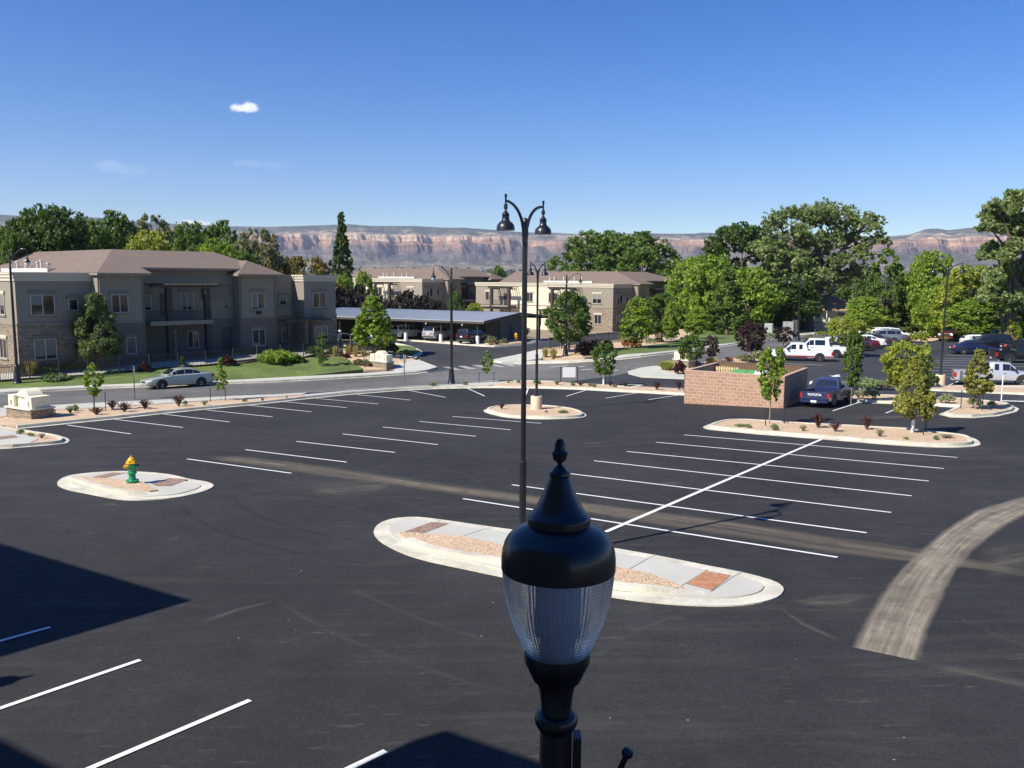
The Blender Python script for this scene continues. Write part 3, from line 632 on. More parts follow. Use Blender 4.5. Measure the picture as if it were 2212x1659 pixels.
ribbon('dust_track', WP(T3((1560,1400),(1800,1440),(2212,1520),(2500,1570))), WP(T3((1540,1450),(1800,1500),(2212,1600),(2500,1680))), .0075, D3, parent=lot, n=16)
ribbon('dust_track', WP(F7((900,500),(1200,480),(1480,470),(1530,490))), WP(F7((900,600),(1150,640),(1350,600),(1500,540))), .0075, D3, parent=lot, n=16)
ribbon('dust_track', WP(R5((700,950),(900,960),(1250,940),(1500,905))), WP(R5((800,990),(1050,1000),(1300,985),(1700,960))), .0075, D3, parent=lot, n=16)
ribbon('dust_track', WP(T3((1900,640),(2100,640),(2400,620))), WP(T3((1950,980),(2150,940),(2400,900))), .0076, D3, parent=lot, n=16)

_r = random.Random(9)
for k, (cx, cy, rr, a0, a1, mt) in enumerate([(-1.5,24,4.2,-60,80,D5),(-1.5,24.4,4.9,-50,70,D4),(-8,27,7,-20,60,D4),(4,14,6,60,150,D4),(9,15,9,70,140,D4),(12,22,7,-30,60,D4),(-12,18,10,20,70,D4),(2,32,12,200,250,D5),(-6,38,9,250,320,D4),(14,36,8,100,180,D4),
        (6,11.5,5,100,160,D4),(16,17,6,180,260,D4),(20,30,10,150,215,D5),(-18,36,12,-60,0,D4),(8,26,14,210,245,D4),(-9,45,16,270,315,D4)]):
    for dr in (0, 1.55):
        q = [Vector((cx+(rr+dr)*math.cos(rad(a)), cy+(rr+dr)*math.sin(rad(a)))) for a in np.linspace(a0, a1, 14)]; q2 = [Vector((cx+(rr+dr+.22)*math.cos(rad(a)), cy+(rr+dr+.22)*math.sin(rad(a)))) for a in np.linspace(a0, a1, 14)]
        ribbon('tyre_mark', q, q2, .0045, mt, parent=lot, n=24)
for k in range(14):
    x, y, a, l_ = _r.uniform(-16, 22), _r.uniform(9, 40), _r.uniform(0, 3.14), _r.uniform(.5, 2.2); d = Vector((math.cos(a), math.sin(a))); nn = Vector((-d.y, d.x)); p = Vector((x, y)); w_ = _r.uniform(.2, .7)
    ribbon('scuff', [p, p+d*l_*.5+nn*.1, p+d*l_], [p+nn*w_, p+d*l_*.5+nn*(.1+w_), p+d*l_+nn*w_*.6], .0035, D3, parent=lot, n=8)
# ------------------------------------------------------------------ lamps
GLOBE, _nt, _b = new_mat('prismatic_glass')
_b.inputs['Base Color'].default_value = (.80,.86,.96,1); _b.inputs['Roughness'].default_value = .10; _b.inputs['IOR'].default_value = 1.35; _b.inputs['Transmission Weight'].default_value = .80
_tc = N(_nt, 'ShaderNodeTexCoord'); _wv = N(_nt, 'ShaderNodeTexWave', bands_direction='Z'); _wv.inputs['Scale'].default_value = 22; _wv.inputs['Distortion'].default_value = .3
L(_nt, _tc.outputs['Object'], _wv.inputs[0]); _bp = N(_nt, 'ShaderNodeBump'); _bp.inputs['Strength'].default_value = .25; _bp.inputs['Distance'].default_value = .004
L(_nt, _wv.outputs['Fac'], _bp.inputs['Height']); L(_nt, _bp.outputs[0], _b.inputs['Normal'])
FROST = M('frosted_lens', (.6,.6,.58), .25, var=.03)
def acorn_lamp():
    D_ = 3.2; base = Vector((.183, D_-.02, G(.15, D_)))
    t = thing('acorn_street_lamp', 'large black post lamp with ribbed clear acorn globe and finial, closest lamp to the window', 'street lamp', base, 0)
    def pr(rows):
        out = []
        for y, hw in rows:
            Y = 900+.4575*y; d = ray(1200-.0135*(Y-950)*1.2, Y); k = D_/math.hypot(d.x, d.y); p = d*k
            dep = p.dot(RM@Vector((0,0,1))); out.append((max(.002, hw*.4575*dep/F), EYE+p.z-base.z))
        return out[::-1]
    MB().lathe(pr([(98,2),(102,16),(118,24),(135,28),(150,29),(158,33),(165,39),(173,38),(183,33),(195,34),(203,28),(210,14),(222,11),(232,22),(240,32),(246,34),(252,40),(258,50),(268,52),(274,48),(280,47)]), 20).obj('finial', BLACK, t, 35)
    MB().lathe(pr([(276,46),(300,56),(330,68),(360,80),(390,94),(415,108),(440,124),(456,140),(464,148),(470,149),(498,149),(502,143),(507,152),(515,172),(528,200),(545,224),(566,243),(590,256),(620,264),(650,268),(690,269),(708,268),(712,262)]), 48).obj('cap', BLACK, t, 40)
    MB().lathe(pr([(700,264),(740,262),(780,257),(830,250),(880,239),(930,225),(980,205),(1030,182),(1075,161),(1110,148),(1140,140)]), 160, rib=-.006).obj('globe', GLOBE, t)
    MB().lathe(pr([(720,60),(730,78),(980,78),(1000,60),(1100,58)]), 30, rib=.13).obj('refractor', M('refractor', (.46,.50,.60), .2, var=.1, spec=.8), t, 40)
    MB().lathe(pr([(1092,150),(1096,155),(1140,155),(1152,148),(1170,140),(1195,128),(1215,118),(1228,112),(1234,100),(1245,92),(1270,84),(1310,77),(1350,73),(1385,72)]), 32).obj('fitter', BLACK, t, 35)
    MB().lathe(pr([(1384,74),(1390,92),(1405,101),(1425,102),(1440,96),(1455,84),(1468,78)]), 32).obj('collar', BLACK, t, 60)
    sh = pr([(1466,77),(1660,76)]); r0 = sh[0][0]; zt = sh[1][1]
    m = MB(); m.lathe([(.15,0),(.16,.04),(.16,.3),(.13,.36),(.14,.4),(.11,.46),(.095,.9),(r0,1.2),(r0*.985,zt)], 24, rib=-.045); m.obj('post', BLACK, t, 20)
    m = MB(); m.box(.068, .098, -.035, .035, zt-.29, zt-.02); m.box(.06,.10,-.02,.02,zt-.31,zt-.28); m.obj('outlet_box', BLACK, t)
    # banner arm running out beneath the globe
    a = Vector((.07, -.02, zt-.62)); d = ray(1355, 1627); e = d*(3.02/math.hypot(d.x, d.y)); e = Vector((e.x, e.y, EYE+e.z))-base
    m = MB(); m.tube([a, e], .011, 10); dd = (e-a).normalized()
    q = dd.to_track_quat('Z', 'Y').to_matrix(); m.lathe([(.004,-.016),(.02,-.01),(.0225,0),(.02,.012),(.004,.018)], 14, c=e, m=q); m.obj('banner_arm', BLACK, t, 40)
    return t
near_lamp = acorn_lamp()
l2 = tree_copy(near_lamp); l2.location = (-12.9, 10.15, G(-12.9, 10.15)); tag(l2, 'black acorn post lamp left of the view whose leaf-shaped shadow lies on the asphalt')
SHADE = [(.012,.775),(.03,.765),(.03,.745),(.024,.735),(.026,.70),(.019,.69),(.019,.56),(.04,.555),(.044,.50),(.042,.465),(.022,.45),(.019,.433),(.04,.40),(.064,.366),(.085,.336),(.077,.322),(.08,.24),(.094,.205),(.136,.17),(.175,.128),(.194,.077),(.2,.01),(.2,.0),(.185,.006)]
def lamp_shade(x, y, z, par):
    s = MB().lathe([(r, zz) for r, zz in SHADE[::-1]], 28, c=(x,y,z)).obj('lamp_shade', BLACK, par, 40)
    MB().lathe([(.183,.006),(.15,-.004),(.05,-.012)][::-1], 24, c=(x,y,z)).obj('lens', FROST, s, 60)
def pole_mesh(H, r, rl, zj, base_r):
    return MB().lathe([(base_r,0),(base_r,.03),(rl*1.15,.06),(rl,.1),(rl,zj),(rl*1.12,zj+.01),(rl*1.12,zj+.05),(r,zj+.08),(r,H-.45),(r*1.25,H-.44),(r*1.2,H-.1),(r*1.05,H-.04),(r*.6,H-.008),(.004,H)], 20)
def double_lamp(ped=False):
    t = thing('double_street_lamp', '', 'street lamp')
    z0 = .78 if ped else 0.
    if ped: MB().lathe([(.33,-.2),(.33,.74),(.31,.78),(.005,.782)], 36).obj('pedestal', M('pedestal_concrete', (.66,.52,.36), .85, var=.08, scale=3), t, 40)
    m = pole_mesh(7.93-z0, .061, .082, 2.3, .17); m.v = [(a,b,c+z0) for a,b,c in m.v]; m.obj('pole', BLACK, t, 35)
    for s in (-1, 1):
        pts = []; rr = []
        for i in range(15):
            q = i/14; pts.append((s*(.05+.86*(1-math.cos(q*math.pi/2))**1.15), 0, 7.35+.88*math.sin(q*math.pi/2)**.95)); rr.append(.062-.034*q)
        MB().tube(pts, rr, 12, flat=.6).obj('arm', BLACK, t, 50)
        lamp_shade(s*.91, 0, 7.6, t)
    return t
dl = double_lamp(); _p = W(1128, 1212)
dl.location = _p-Vector((0,0,-.04)); dl.rotation_euler.z = rad(61.7); tag(dl, 'tall black lamp post with two bell shades standing right behind the near acorn lamp', group='twin-arm lamps in the parking lots')
dp = double_lamp(True); _p = W(1158.5, 888); dp.location = _p+Vector((0,0,.1)); dp.rotation_euler.z = rad(61.7)
tag(dp, 'black twin-arm lamp on a round concrete footing in the small gravel island', group='twin-arm lamps in the parking lots')
dp2 = tree_copy(dp); _p = W(2030, 837); dp2.location = _p+Vector((0,0,.1)); dp2.rotation_euler.z = rad(-24); tag(dp2, 'black twin-arm lamp on a concrete footing beside the back parking lot', group='twin-arm lamps in the parking lots')
_z = topz(2040, 575, (_p.to_2d()).length)-_p.z; dp2.scale = (1,1,_z/8.15)
_p = W(1158.5, 888); _z = topz(1163, 577, _p.to_2d().length)-_p.z; dp.scale = (1,1,_z/8.15)
def single_lamp(H):
    t = thing('street_lamp', '', 'street lamp')
    m = MB().lathe([(.34,0),(.34,.1),(.3,.14),(.27,.2),(.22,.8),(.17,1.25),(.19,1.3),(.14,1.36),(.125,1.5),(.085,H-1.2),(.1,H-1.18),(.1,H-1.1),(.075,H-1.05),(.07,H-.02),(.09,H),(.03,H+.06)], 18); m.obj('pole', BLACK, t, 40)
    pts = [(.0,0,H-1.05),(.1,0,H-.75),(.3,0,H-.35),(.6,0,H-.02),(.95,0,H+.18),(1.25,0,H+.2),(1.4,0,H+.1)]
    a = MB(); a.tube([tuple(p) for p in cr(pts, 4, False)], .032, 8)
    a.tube([(.2+.12*math.cos(q), 0, H-.55+.12*math.sin(q)+.18) for q in np.linspace(0, 5.6, 16)], .018, 6); a.obj('arm', BLACK, t, 60)
    lamp_shade(1.4, 0, H-.72, t)
    MB().lathe([(.16,-.0),(.17,-.06),(.14,-.16),(.08,-.24),(.01,-.27)][::-1], 20, c=(1.4,0,H-.72)).obj('globe', M('lamp_globe', (.55,.58,.6), .1, var=.05, spec=.8), t, 60)
    return t
sl0 = single_lamp(9.2)
GS = 'single-arm street lamps along the road'
for i, (bx, by, tx, ty, rz, sc, lab) in enumerate([(975.5,833.5,975.4,580,180,1,'black lamp with one curved arm at the kerb, in front of the carport'),
    (38.5,833,24.7,544,0,1,'black curved-arm street lamp on the lawn at the left edge, before the brown building'),
    (1221.5,772,1222,595,0,1,'black curved-arm street lamp in front of the round green tree by the yellow grasses'),
    (1723,737,1727,598,180,1,'black curved-arm street lamp in front of the huge cottonwood trunk'),
    (2056,705,2060,606,0,1,'small distant black street lamp among the trees behind the dark red pickup')]):
    t = sl0 if i == 0 else tree_copy(sl0); p = W(bx, by) if i < 4 else at(bx, 175)
    h = topz(tx, ty, p.to_2d().length)-p.z; t.location = p+Vector((0,0,.12 if i else .1)); t.rotation_euler.z = rad(rz); t.scale = (1,1,h/9.3); tag(t, lab, group=GS)
for px, py, dist, lab in [(1265,634,128,'small black acorn lamp before the lit wall of the right apartment building'), (918,629,150,'small black acorn lamp at the shaded corner of the middle apartment building'), (809,637,140,'small black acorn lamp above the dark red bushes beside the carport')]:
    t = tree_copy(near_lamp); p = at(px, dist); t.location = p; z = topz(px, py, dist)-p.z; t.scale = (1.35,1.35,z/5.85); tag(t, lab)

# ------------------------------------------------------------------ hydrants
def hydrant(c1, c2):
    t = thing('fire_hydrant', '', 'hydrant')
    g = M('hydrant_'+c1[0], c1[1], .35, var=.08, coat=.4); y = M('hydrant_'+c2[0], c2[1], .35, var=.08, coat=.4)
    m = MB(); m.lathe([(.18,0),(.19,.02),(.19,.055),(.12,.065),(.105,.09),(.10,.26),(.135,.27),(.135,.31),(.105,.33),(.10,.52),(.115,.56),(.12,.60)], 24)
    m.tube([(0,0,.49),(.0,-.19,.49)], .075, 14); m.obj('barrel', g, t, 40)
    m = MB(); m.lathe([(.165,.60),(.17,.625),(.13,.65),(.12,.69),(.095,.75),(.06,.79),(.03,.80),(.028,.84),(.005,.845)], 24, rib=.02)
    for k in range(6):
        a = k*math.pi/3; m.obox((.125*math.cos(a), .125*math.sin(a), .66), (.07,.02,.08), a)
    m.obj('bonnet', y, t, 35)
    m = MB(); m.tube([(-.10,0,.5),(-.17,0,.5)], .06, 12); m.tube([(-.17,0,.5),(-.21,0,.5)], .07, 10); m.tube([(-.21,0,.5),(-.24,0,.5)], .025, 5); m.obj('side_cap', y, t, 35)
    m = MB(); m.tube([(.10,0,.5),(.17,0,.5)], .06, 12); m.tube([(.17,0,.5),(.21,0,.5)], .07, 10); m.tube([(.21,0,.5),(.24,0,.5)], .025, 5); m.obj('side_cap', g, t, 35)
    m = MB(); m.tube([(0,-.19,.49),(0,-.24,.49)], .09, 12); m.tube([(0,-.24,.49),(0,-.27,.49)], .03, 5); m.obj('front_cap', g, t, 35)
    for x in (-1, 1): MB().tube([(x*.19,-.03,.45),(x*.19,-.04,.35),(x*.145,-.05,.30),(x*.11,-.05,.36)], .006, 5).obj('chain', M('chain', (.5,.5,.48), .3, metal=.8), t)
    for k in range(8):
        a = k*math.pi/4; MB().lathe([(.014,.05),(.014,.075)], 6, c=(.16*math.cos(a), .16*math.sin(a), 0)).obj('bolt', g, t)
    return t
h1 = hydrant(('green', (.01,.27,.11)), ('yellow', (.78,.42,.01))); h1.location = W(286.5, 1049)+Vector((0,0,.14)); h1.rotation_euler.z = rad(25); h1.scale = (1.12,1.12,1.08)
tag(h1, 'green fire hydrant with a yellow bonnet on the gravel of the left island')
h2 = hydrant(('gold', (.80,.40,.01)), ('gold', (.80,.40,.01)))
h2.location = W(2155, 822)+Vector((0,0,.1)); tag(h2, 'all-yellow fire hydrant in front of the silver pickup at the right edge', group='yellow hydrants')
h3 = tree_copy(h2); h3.location = W(*RC((1873,917))[0])+Vector((0,0,.15)); h3.scale = (1.3,1.3,1.3); tag(h3, 'yellow fire hydrant by the end wall of the carport', group='yellow hydrants')

# ------------------------------------------------------------------ lettering
def text_mesh(txt, size, name, mat, parent, loc, rot, ext=.004, scale=(1,1,1), bold=.0, offset=0):
    cu = bpy.data.curves.new(name, 'FONT'); cu.body = txt; cu.size = size; cu.extrude = ext; cu.align_x = 'CENTER'; cu.align_y = 'CENTER'; cu.offset = offset
    o = bpy.data.objects.new(name, cu); COL.objects.link(o); dg = bpy.context.evaluated_depsgraph_get()
    me = bpy.data.meshes.new_from_object(o.evaluated_get(dg)); bpy.data.objects.remove(o)
    me.materials.clear(); q = link(me, name, parent, [mat], loc, rot); q.scale = scale; return q
STONE = brickm('stacked_stone', (.40,.30,.20), (.20,.16,.12), (.08,.07,.06), .34, .10, .012, bump=1., var=.45)
STUC_SIGN = M('sign_stucco', (.80,.74,.52), .8, var=.05, scale=4, bump=.1)
STUC_TAN = M('sign_stucco_tan', (.52,.36,.23), .8, var=.08, scale=4)
DARKT = M('sign_letters', (.16,.16,.13), .5)
def monument_sign(l1, l2, lab, big=True):
    t = thing('monument_sign', lab, 'sign')
    MB().box(-1.45,1.45,-.55,.55,-.3,.66).obj('stone_base', STONE, t)
    MB().box(-1.52,1.52,-.62,.62,.66,.74).obj('cap_stone', M('cap_stone', (.55,.54,.47), .8), t)
    for s in (-1, 1):
        b = MB().box(s*1.02-.32, s*1.02+.32, -.46, .46, .74, 1.42).obj('side_block', [STUC_SIGN, STUC_TAN], t)
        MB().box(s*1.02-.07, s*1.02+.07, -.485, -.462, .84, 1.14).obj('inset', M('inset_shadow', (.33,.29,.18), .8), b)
    pr = [(-.70,.74)]+[(-.70+1.4*k/14, 1.42+.36*math.sin(math.pi*k/14)**.8) for k in range(15)]+[(.70,.74)]
    m = MB(); n = len(pr)
    m.add([(x,-.30,z) for x,z in pr]+[(x,.40,z) for x,z in pr], [tuple(range(n)), tuple(range(2*n-1,n-1,-1))]+[(i,(i+1)%n,n+(i+1)%n,n+i) for i in range(n)])
    pnl = m.obj('arched_panel', STUC_SIGN, t, 30)
    text_mesh(l1, .21, 'lettering', DARKT, pnl, (0,-.306,1.30), (rad(90),0,0))
    if l2: text_mesh(l2, .15, 'lettering', DARKT, pnl, (0,-.306,1.08), (rad(90),0,0))
    return t
ms = monument_sign('201 West Park', '', 'cream arched monument sign on a stone base at the left end of the lot')
# front faces the sun side: lower right corner of its face at the lot kerb
c0 = W(72, 916); ms.location = W(66, 905.5)+Vector((0,0,.05)); ms.rotation_euler.z = rad(-31); ms.scale = (.86,1.2,.95)
ms2 = monument_sign('The Park', 'APARTMENTS', 'cream monument sign in the gravel bed across the street, below the big maple')
ms2.location = W(824, 797)+Vector((0,0,.1)); ms2.rotation_euler.z = rad(-40); ms2.scale = (.85,.85,.92)
ms3 = tree_copy(ms2); ms3.location = W(1477, 795)+Vector((0,0,.1)); ms3.rotation_euler.z = rad(-60); ms3.scale = (.75,.75,.95); tag(ms3, 'cream monument sign mostly hidden behind a purple shrub, left of the block enclosure')

# ------------------------------------------------------------------ small street furniture
GALV = M('galvanised_steel', (.36,.38,.36), .45, metal=.5, var=.1)
def sign_post(px, py, ty, lab, board=(.55,.5), side=0.):
    p = W(px, py)+Vector((0,0,.1)); t = thing('sign_post', lab, 'sign', p, rad(-60)); h = topz(px, ty, p.to_2d().length)-p.z
    MB().obox((0,0,h/2-.1), (.06,.06,h+.2)).obj('post', M('sign_pole', (.20,.21,.17), .5), t)
    MB().box(-board[0]/2, board[0]/2, .035, .05, h-board[1]-.05, h-.02).obj('sign_plate', GALV, t)
    return t
sign_post(291.5, 863.5, 790, 'street sign seen from behind on a grey post near the left kerb of the lot', (.5,.75))
sign_post(873.5, 838, 766, 'street sign seen from behind on a grey post in front of the far cream sign', (.5,.6))
def stake(px, py, ty, lab, grp, r=.025, mat=None):
    p = W(px, py)+Vector((0,0,.1)); h = topz(px, ty, p.to_2d().length)-p.z
    o = MB().lathe([(r,-.2),(r,h-.06),(r*1.3,h-.05),(r*1.3,h-.0)], 7).obj('stake', mat or IRON); o.location = p; tag(o, lab, 'stake', grp); return o
GK = 'metal stakes that hold up young trees'
WSTAKE = M('stake_steel', (.05,.055,.045), .6)
STK = [(229,893,848,'dark stake right of the left sapling by the first sign post'),(205,893,851,'stake against the trunk of the left sapling'),
    (455,872,838,'left stake beside the sapling in front of the sedan tail'),(487,870,838,'right stake beside the sapling in front of the sedan tail'),
    (1035,830,805,'left stake of the sapling right of the middle street lamp'),(1067,829,803,'right stake of the sapling right of the middle street lamp'),
    (1653,925,882,'left stake of the young maple before the block wall'),(1694.5,920,872,'right stake of the young maple before the block wall'),
    (1994,945,890,'dark stake just right of the white-wrapped yellow tree'),(1999,938,893,'thin stake behind the white-wrapped yellow tree'),
    (2075,887,843,'left stake of the young tree on the far right island'),(2121,892,845,'right stake of the young tree on the far right island'),
    (1541,790,730,'tall thin stake by the street above the enclosure'),(1317,831,805,'stake beside the white-stemmed tree in the gravel bed'),(1308,829,806,'thin stake left of the white-stemmed tree in the gravel bed'),(754,806,778,'stake left of the slim tree on the lawn'),(787,800,768,'stake right of the slim tree on the lawn')]
for a in STK: stake(*a, GK)
stake(119.6, 902, 884, 'short brown wooden stake right of the stone sign', 'short wooden stakes', .035, WOODST)
stake(60.5, 909, 884, 'pale wooden post standing in front of the stone sign', 'short wooden stakes', .04, M('pale_post', (.55,.5,.38), .8))
# blank white board on two legs in the gravel bed
p = W(1229, 828)+Vector((0,0,.15)); t = thing('notice_board', 'blank white board between two dark posts in the gravel bed by the street', 'sign', p, rad(5)); d = p.to_2d().length; k = d/F
z0 = topz(1229, 815, d)-p.z; z1 = topz(1229, 793, d)-p.z
MB().box(-14*k, 14*k, -.02, .02, z0, z1).obj('board', M('white_board', (.8,.8,.8), .5, var=.02), t)
for s in (-1, 1): MB().box(s*18.5*k-.03, s*18.5*k+.03, -.03, .03, -.2, z1+.05).obj('leg', IRON, t)
MB().box(-18.5*k, 18.5*k, -.015, .015, z1-.02, z1+.02).obj('top_bar', IRON, t)
# utility cabinets by the right lawn
for px, py, w_, h_, mm, lab in [(1707,719,1.5,1.6,M('cabinet_grey', (.27,.27,.26), .6, var=.25, scale=3),'grey utility cabinet left of the cottonwood trunk'), (1722,718,.9,1.75,M('cabinet_dark', (.05,.05,.05), .6),'dark upright cabinet beside the cottonwood trunk'), (1664,706,1.1,.5,M('cabinet_white', (.36,.37,.34), .6),'low pale box among bushes left of the grey cabinet')]:
    p = at(px, 128); z = topz(px, py, 128); t = thing('utility_cabinet', lab, 'cabinet', (p.x, p.y, z), rad(-30))
    MB().box(-w_/2, w_/2, -.4, .4, -1, h_).obj('housing', mm, t); MB().box(-w_/2+.06, w_/2-.06, -.425, -.405, .1, h_-.12).obj('door', mm, t)

# ------------------------------------------------------------------ fences
POSTM = M('fence_post', (.11,.105,.09), .5, var=.15)
def picket_fence(name, pts, H, lab, grp=None, step=.115, post_every=2.4, open_=1., col=IRON):
    t = thing(name, lab, 'fence', (0,0,0)); m = MB(); post_d = 0; first = True
    for a, b in zip(pts, pts[1:]):
        Lg = (b-a).length; ang = math.atan2(b.y-a.y, b.x-a.x); n = max(1, round(Lg/post_every))
        for i in range(n+1):
            if i == 0 and not first: continue
            p = a.lerp(b, i/n); z = G(p.x, p.y)+.1
            MB().obox((p.x, p.y, z+H/2), (.07,.07,H+.14), ang).obj('post', POSTM if col is IRON else col, t)
        first = False
        for k in range(int(Lg/step)):
            p = a.lerp(b, (k+.5)*step/Lg); z = G(p.x, p.y)+.1; m.obox((p.x, p.y, z+H/2+.04), (.035,.035,H-.12), ang)
        for i in range(n):
            p, q = a.lerp(b, i/n), a.lerp(b, (i+1)/n); zp, zq = G(p.x, p.y)+.1, G(q.x, q.y)+.1
            for hh in (.14, H-.22, H-.04): m.tube([(p.x,p.y,zp+hh),(q.x,q.y,zq+hh)], .02, 4)
    m.obj('railing', col, t); return t
fpx = [(-60,832),(0,828.5),(65,823.5),(190,817),(323,803),(445,794),(504,789.5),(556,781.5),(655,776.5),(741,768)]
picket_fence('iron_fence', [W(*p, lift=.1).to_2d() for p in fpx], 1.5, 'long dark iron picket fence between the front lawn and the brown building')
picket_fence('iron_fence', WP([(748,768),(790,770),(842.6,768.5)]), 1.35, 'short iron fence under the big maple behind the yellow grasses')
picket_fence('iron_fence', WP([(1186,757),(1213,756),(1248,752),(1290,745),(1336,741),(1400,735)]), 1.3, 'iron fence behind the dark hedge right of the middle street lamp', step=.2)
picket_fence('iron_fence', [at(1418,120).to_2d(), at(1462,124).to_2d()], 1.6, 'grey fence section between two trees before the right building')
gt = thing('fence_gate', 'small arched iron gate at the end of the long picket fence', 'gate', W(744.5, 769)+Vector((0,0,.1)), rad(20))
m = MB()
for x in (-.6, .6): m.box(x-.04,x+.04,-.04,.04,-.1,2.1)
m.tube([(-.6,0,2.0),(-.3,0,2.12),(0,0,2.16),(.3,0,2.12),(.6,0,2.0)], .03, 6); m.obj('gate_frame', M('gate_steel', (.22,.22,.2), .5), gt)
m = MB()
for i in range(9): m.box(-.5+i*.125-.01,-.5+i*.125+.01,-.01,.01,.1,1.4)
m.box(-.55,.55,-.015,.015,.12,.17); m.box(-.55,.55,-.015,.015,1.3,1.35); m.obj('gate_leaf', IRON, gt)
# white pipe gate at the right edge
pa = W(*R5((2022,856))[0]); t = thing('pipe_gate', 'thin white pipe gate with two rails at the right edge, past the last island', 'gate', pa, rad(-8)); d = pa.to_2d().length
zt = topz(*R5((2030,622))[0], d)-pa.z
MB().lathe([(.035,-.1),(.035,zt)], 10).obj('gate_post', M('white_pipe', (.75,.75,.72), .5), t, 60)
m = MB(); m.tube([(0,0,.14),(6,0,.14)], .03, 8); m.tube([(0,0,zt*.58),(6,0,zt*.58)], .03, 8); m.tube([(3,0,.14),(3,0,zt*.58)], .025, 8); m.obj('rail', MC['white_pipe'], t, 60)
# field fence in the background right
t = picket_fence('wire_fence', [at(1765,135).to_2d(), at(1800,136).to_2d()], 1.1, 'short dark fence posts in the grass right of the cottonwood trunk', step=1.2)

# ------------------------------------------------------------------ refuse enclosure
BLOCK = brickm('split_face_block', (.36,.205,.135), (.43,.26,.175), (.62,.45,.33), .41, .205, .016, bump=1.0, var=.22)
F1, F2 = W(1477.5, 871.5), W(1692, 882); ang = math.atan2(F2.y-F1.y, F2.x-F1.x); wd = (F2-F1).to_2d().length; dp_ = 5.9
en = thing('refuse_enclosure', 'walled refuse enclosure of reddish split-face block with a brown gate at the back', 'enclosure', (F1.x, F1.y, F1.z), ang)
HW = 2.1
def wall(x0, x1, y0, y1, nm='wall'):
    o = MB().box(x0,x1,y0,y1,-.5,HW-.06).obj(nm, BLOCK, en); MB().box(x0-.012,x1+.012,y0-.012,y1+.012,HW-.059,HW).obj('coping', M('coping', (.52,.34,.25), .8, var=.1), o)
wall(0, wd, 0, .2); wall(0, .2, .213, dp_); wall(wd-.2, wd, .213, dp_)
GATE = M('brown_gate', (.16,.10,.05), .7, var=.15)
g = MB(); nx = 28
for i in range(nx): g.box(.25+i*(wd-.5)/nx, .25+(i+.86)*(wd-.5)/nx, dp_-.04, dp_+.0, .05, HW-.05+.08)
for z in (.3, 1.1, HW-.12): g.box(.22, wd-.22, dp_+.001, dp_+.05, z, z+.1)
g.box(.21, wd-.21, dp_-.06, dp_+.06, HW+.031, HW+.09); g.obj('gate', GATE, en)
for x in (.24, wd-.24): MB().box(x-.05,x+.05,dp_+.06,dp_+.16,-.1,HW+.15).obj('gate_post', GATE, en)
def local(par, x, y, z=0): return par.matrix_basis @ Vector((x, y, z))
R_ = Matrix.Rotation(ang, 3, 'Z')
def dumpster(x, y, lab, lid, bcol):
    p = Vector((F1.x,F1.y,0))+R_@Vector((x,y,0)); t = thing('dumpster', lab, 'dumpster', (p.x,p.y,G(p.x,p.y)), ang)
    mb = M('bin_'+lid[0], bcol, .5, var=.1); m = MB()
    m.add([(-.85,-.6,.12),(.85,-.6,.12),(.85,.6,.12),(-.85,.6,.12),(-.95,-.75,1.45),(.95,-.75,1.45),(.95,.75,1.75),(-.95,.75,1.75)], [(0,3,2,1),(0,1,5,4),(1,2,6,5),(2,3,7,6),(3,0,4,7),(4,5,6,7)]); m.obj('bin', mb, t)
    MB().obox((-.48,0,1.67), (.93,1.55,.05), 0, tilt=(.197,'X')).obj('lid', M(lid[0], lid[1], .5), t); MB().obox((.48,0,1.67), (.93,1.55,.05), 0, tilt=(.197,'X')).obj('lid', M(lid[0], lid[1], .5), t)
    for sx_ in (-.7,.7):
        for sy_ in (-.45,.45): MB().lathe([(.06,-.03),(.06,.03)], 10, c=(sx_,sy_,.06), m=Matrix.Rotation(rad(90),3,'Y')).obj('wheel', IRON, t)
    return t
dumpster(2.6, 3.9, 'refuse container with a bright green lid inside the block enclosure', ('green_lid', (.10,.33,.09)), (.06,.3,.08))
# pale tarpaulin-like bag on a bin and a slatted pallet
p = Vector((F1.x,F1.y,0))+R_@Vector((4.35,1.5,0)); t = thing('refuse_bag', 'white rounded refuse bag pile showing above the enclosure wall', 'refuse bag', (p.x,p.y,G(p.x,p.y)), ang)
m = MB(); rnd = random.Random(4)
for k in range(9):
    n_ = 10; pr = [(.02,1.0),(.3,.9),(.45,.5),(.42,.1),(.3,-.1)]
    m.lathe([(r*(1+rnd.uniform(-.1,.1)), z*.9+.9+.25*math.sin(k)) for r, z in pr][::-1], 12, c=((k%3-1)*.4, (k//3-1)*.35, .15-abs(k%3-1)*.15))
m.obj('bag', M('white_bag', (.75,.77,.78), .45, var=.08), t, 60)
p = Vector((F1.x,F1.y,0))+R_@Vector((1.15,4.9,0)); t = thing('pallet', 'pale slatted wooden pallet leaning inside the enclosure by the gate', 'pallet', (p.x,p.y,G(p.x,p.y)), ang); m = MB()
for i in range(9): m.box(-.75+i*.17,-.75+i*.17+.11,-.06,-.03,.1,2.02)
for z in (.2,1.0,1.85): m.box(-.78,.78,-.029,.04,z,z+.09)
m.obj('slats', M('pallet_wood', (.62,.46,.24), .8, var=.2), t)

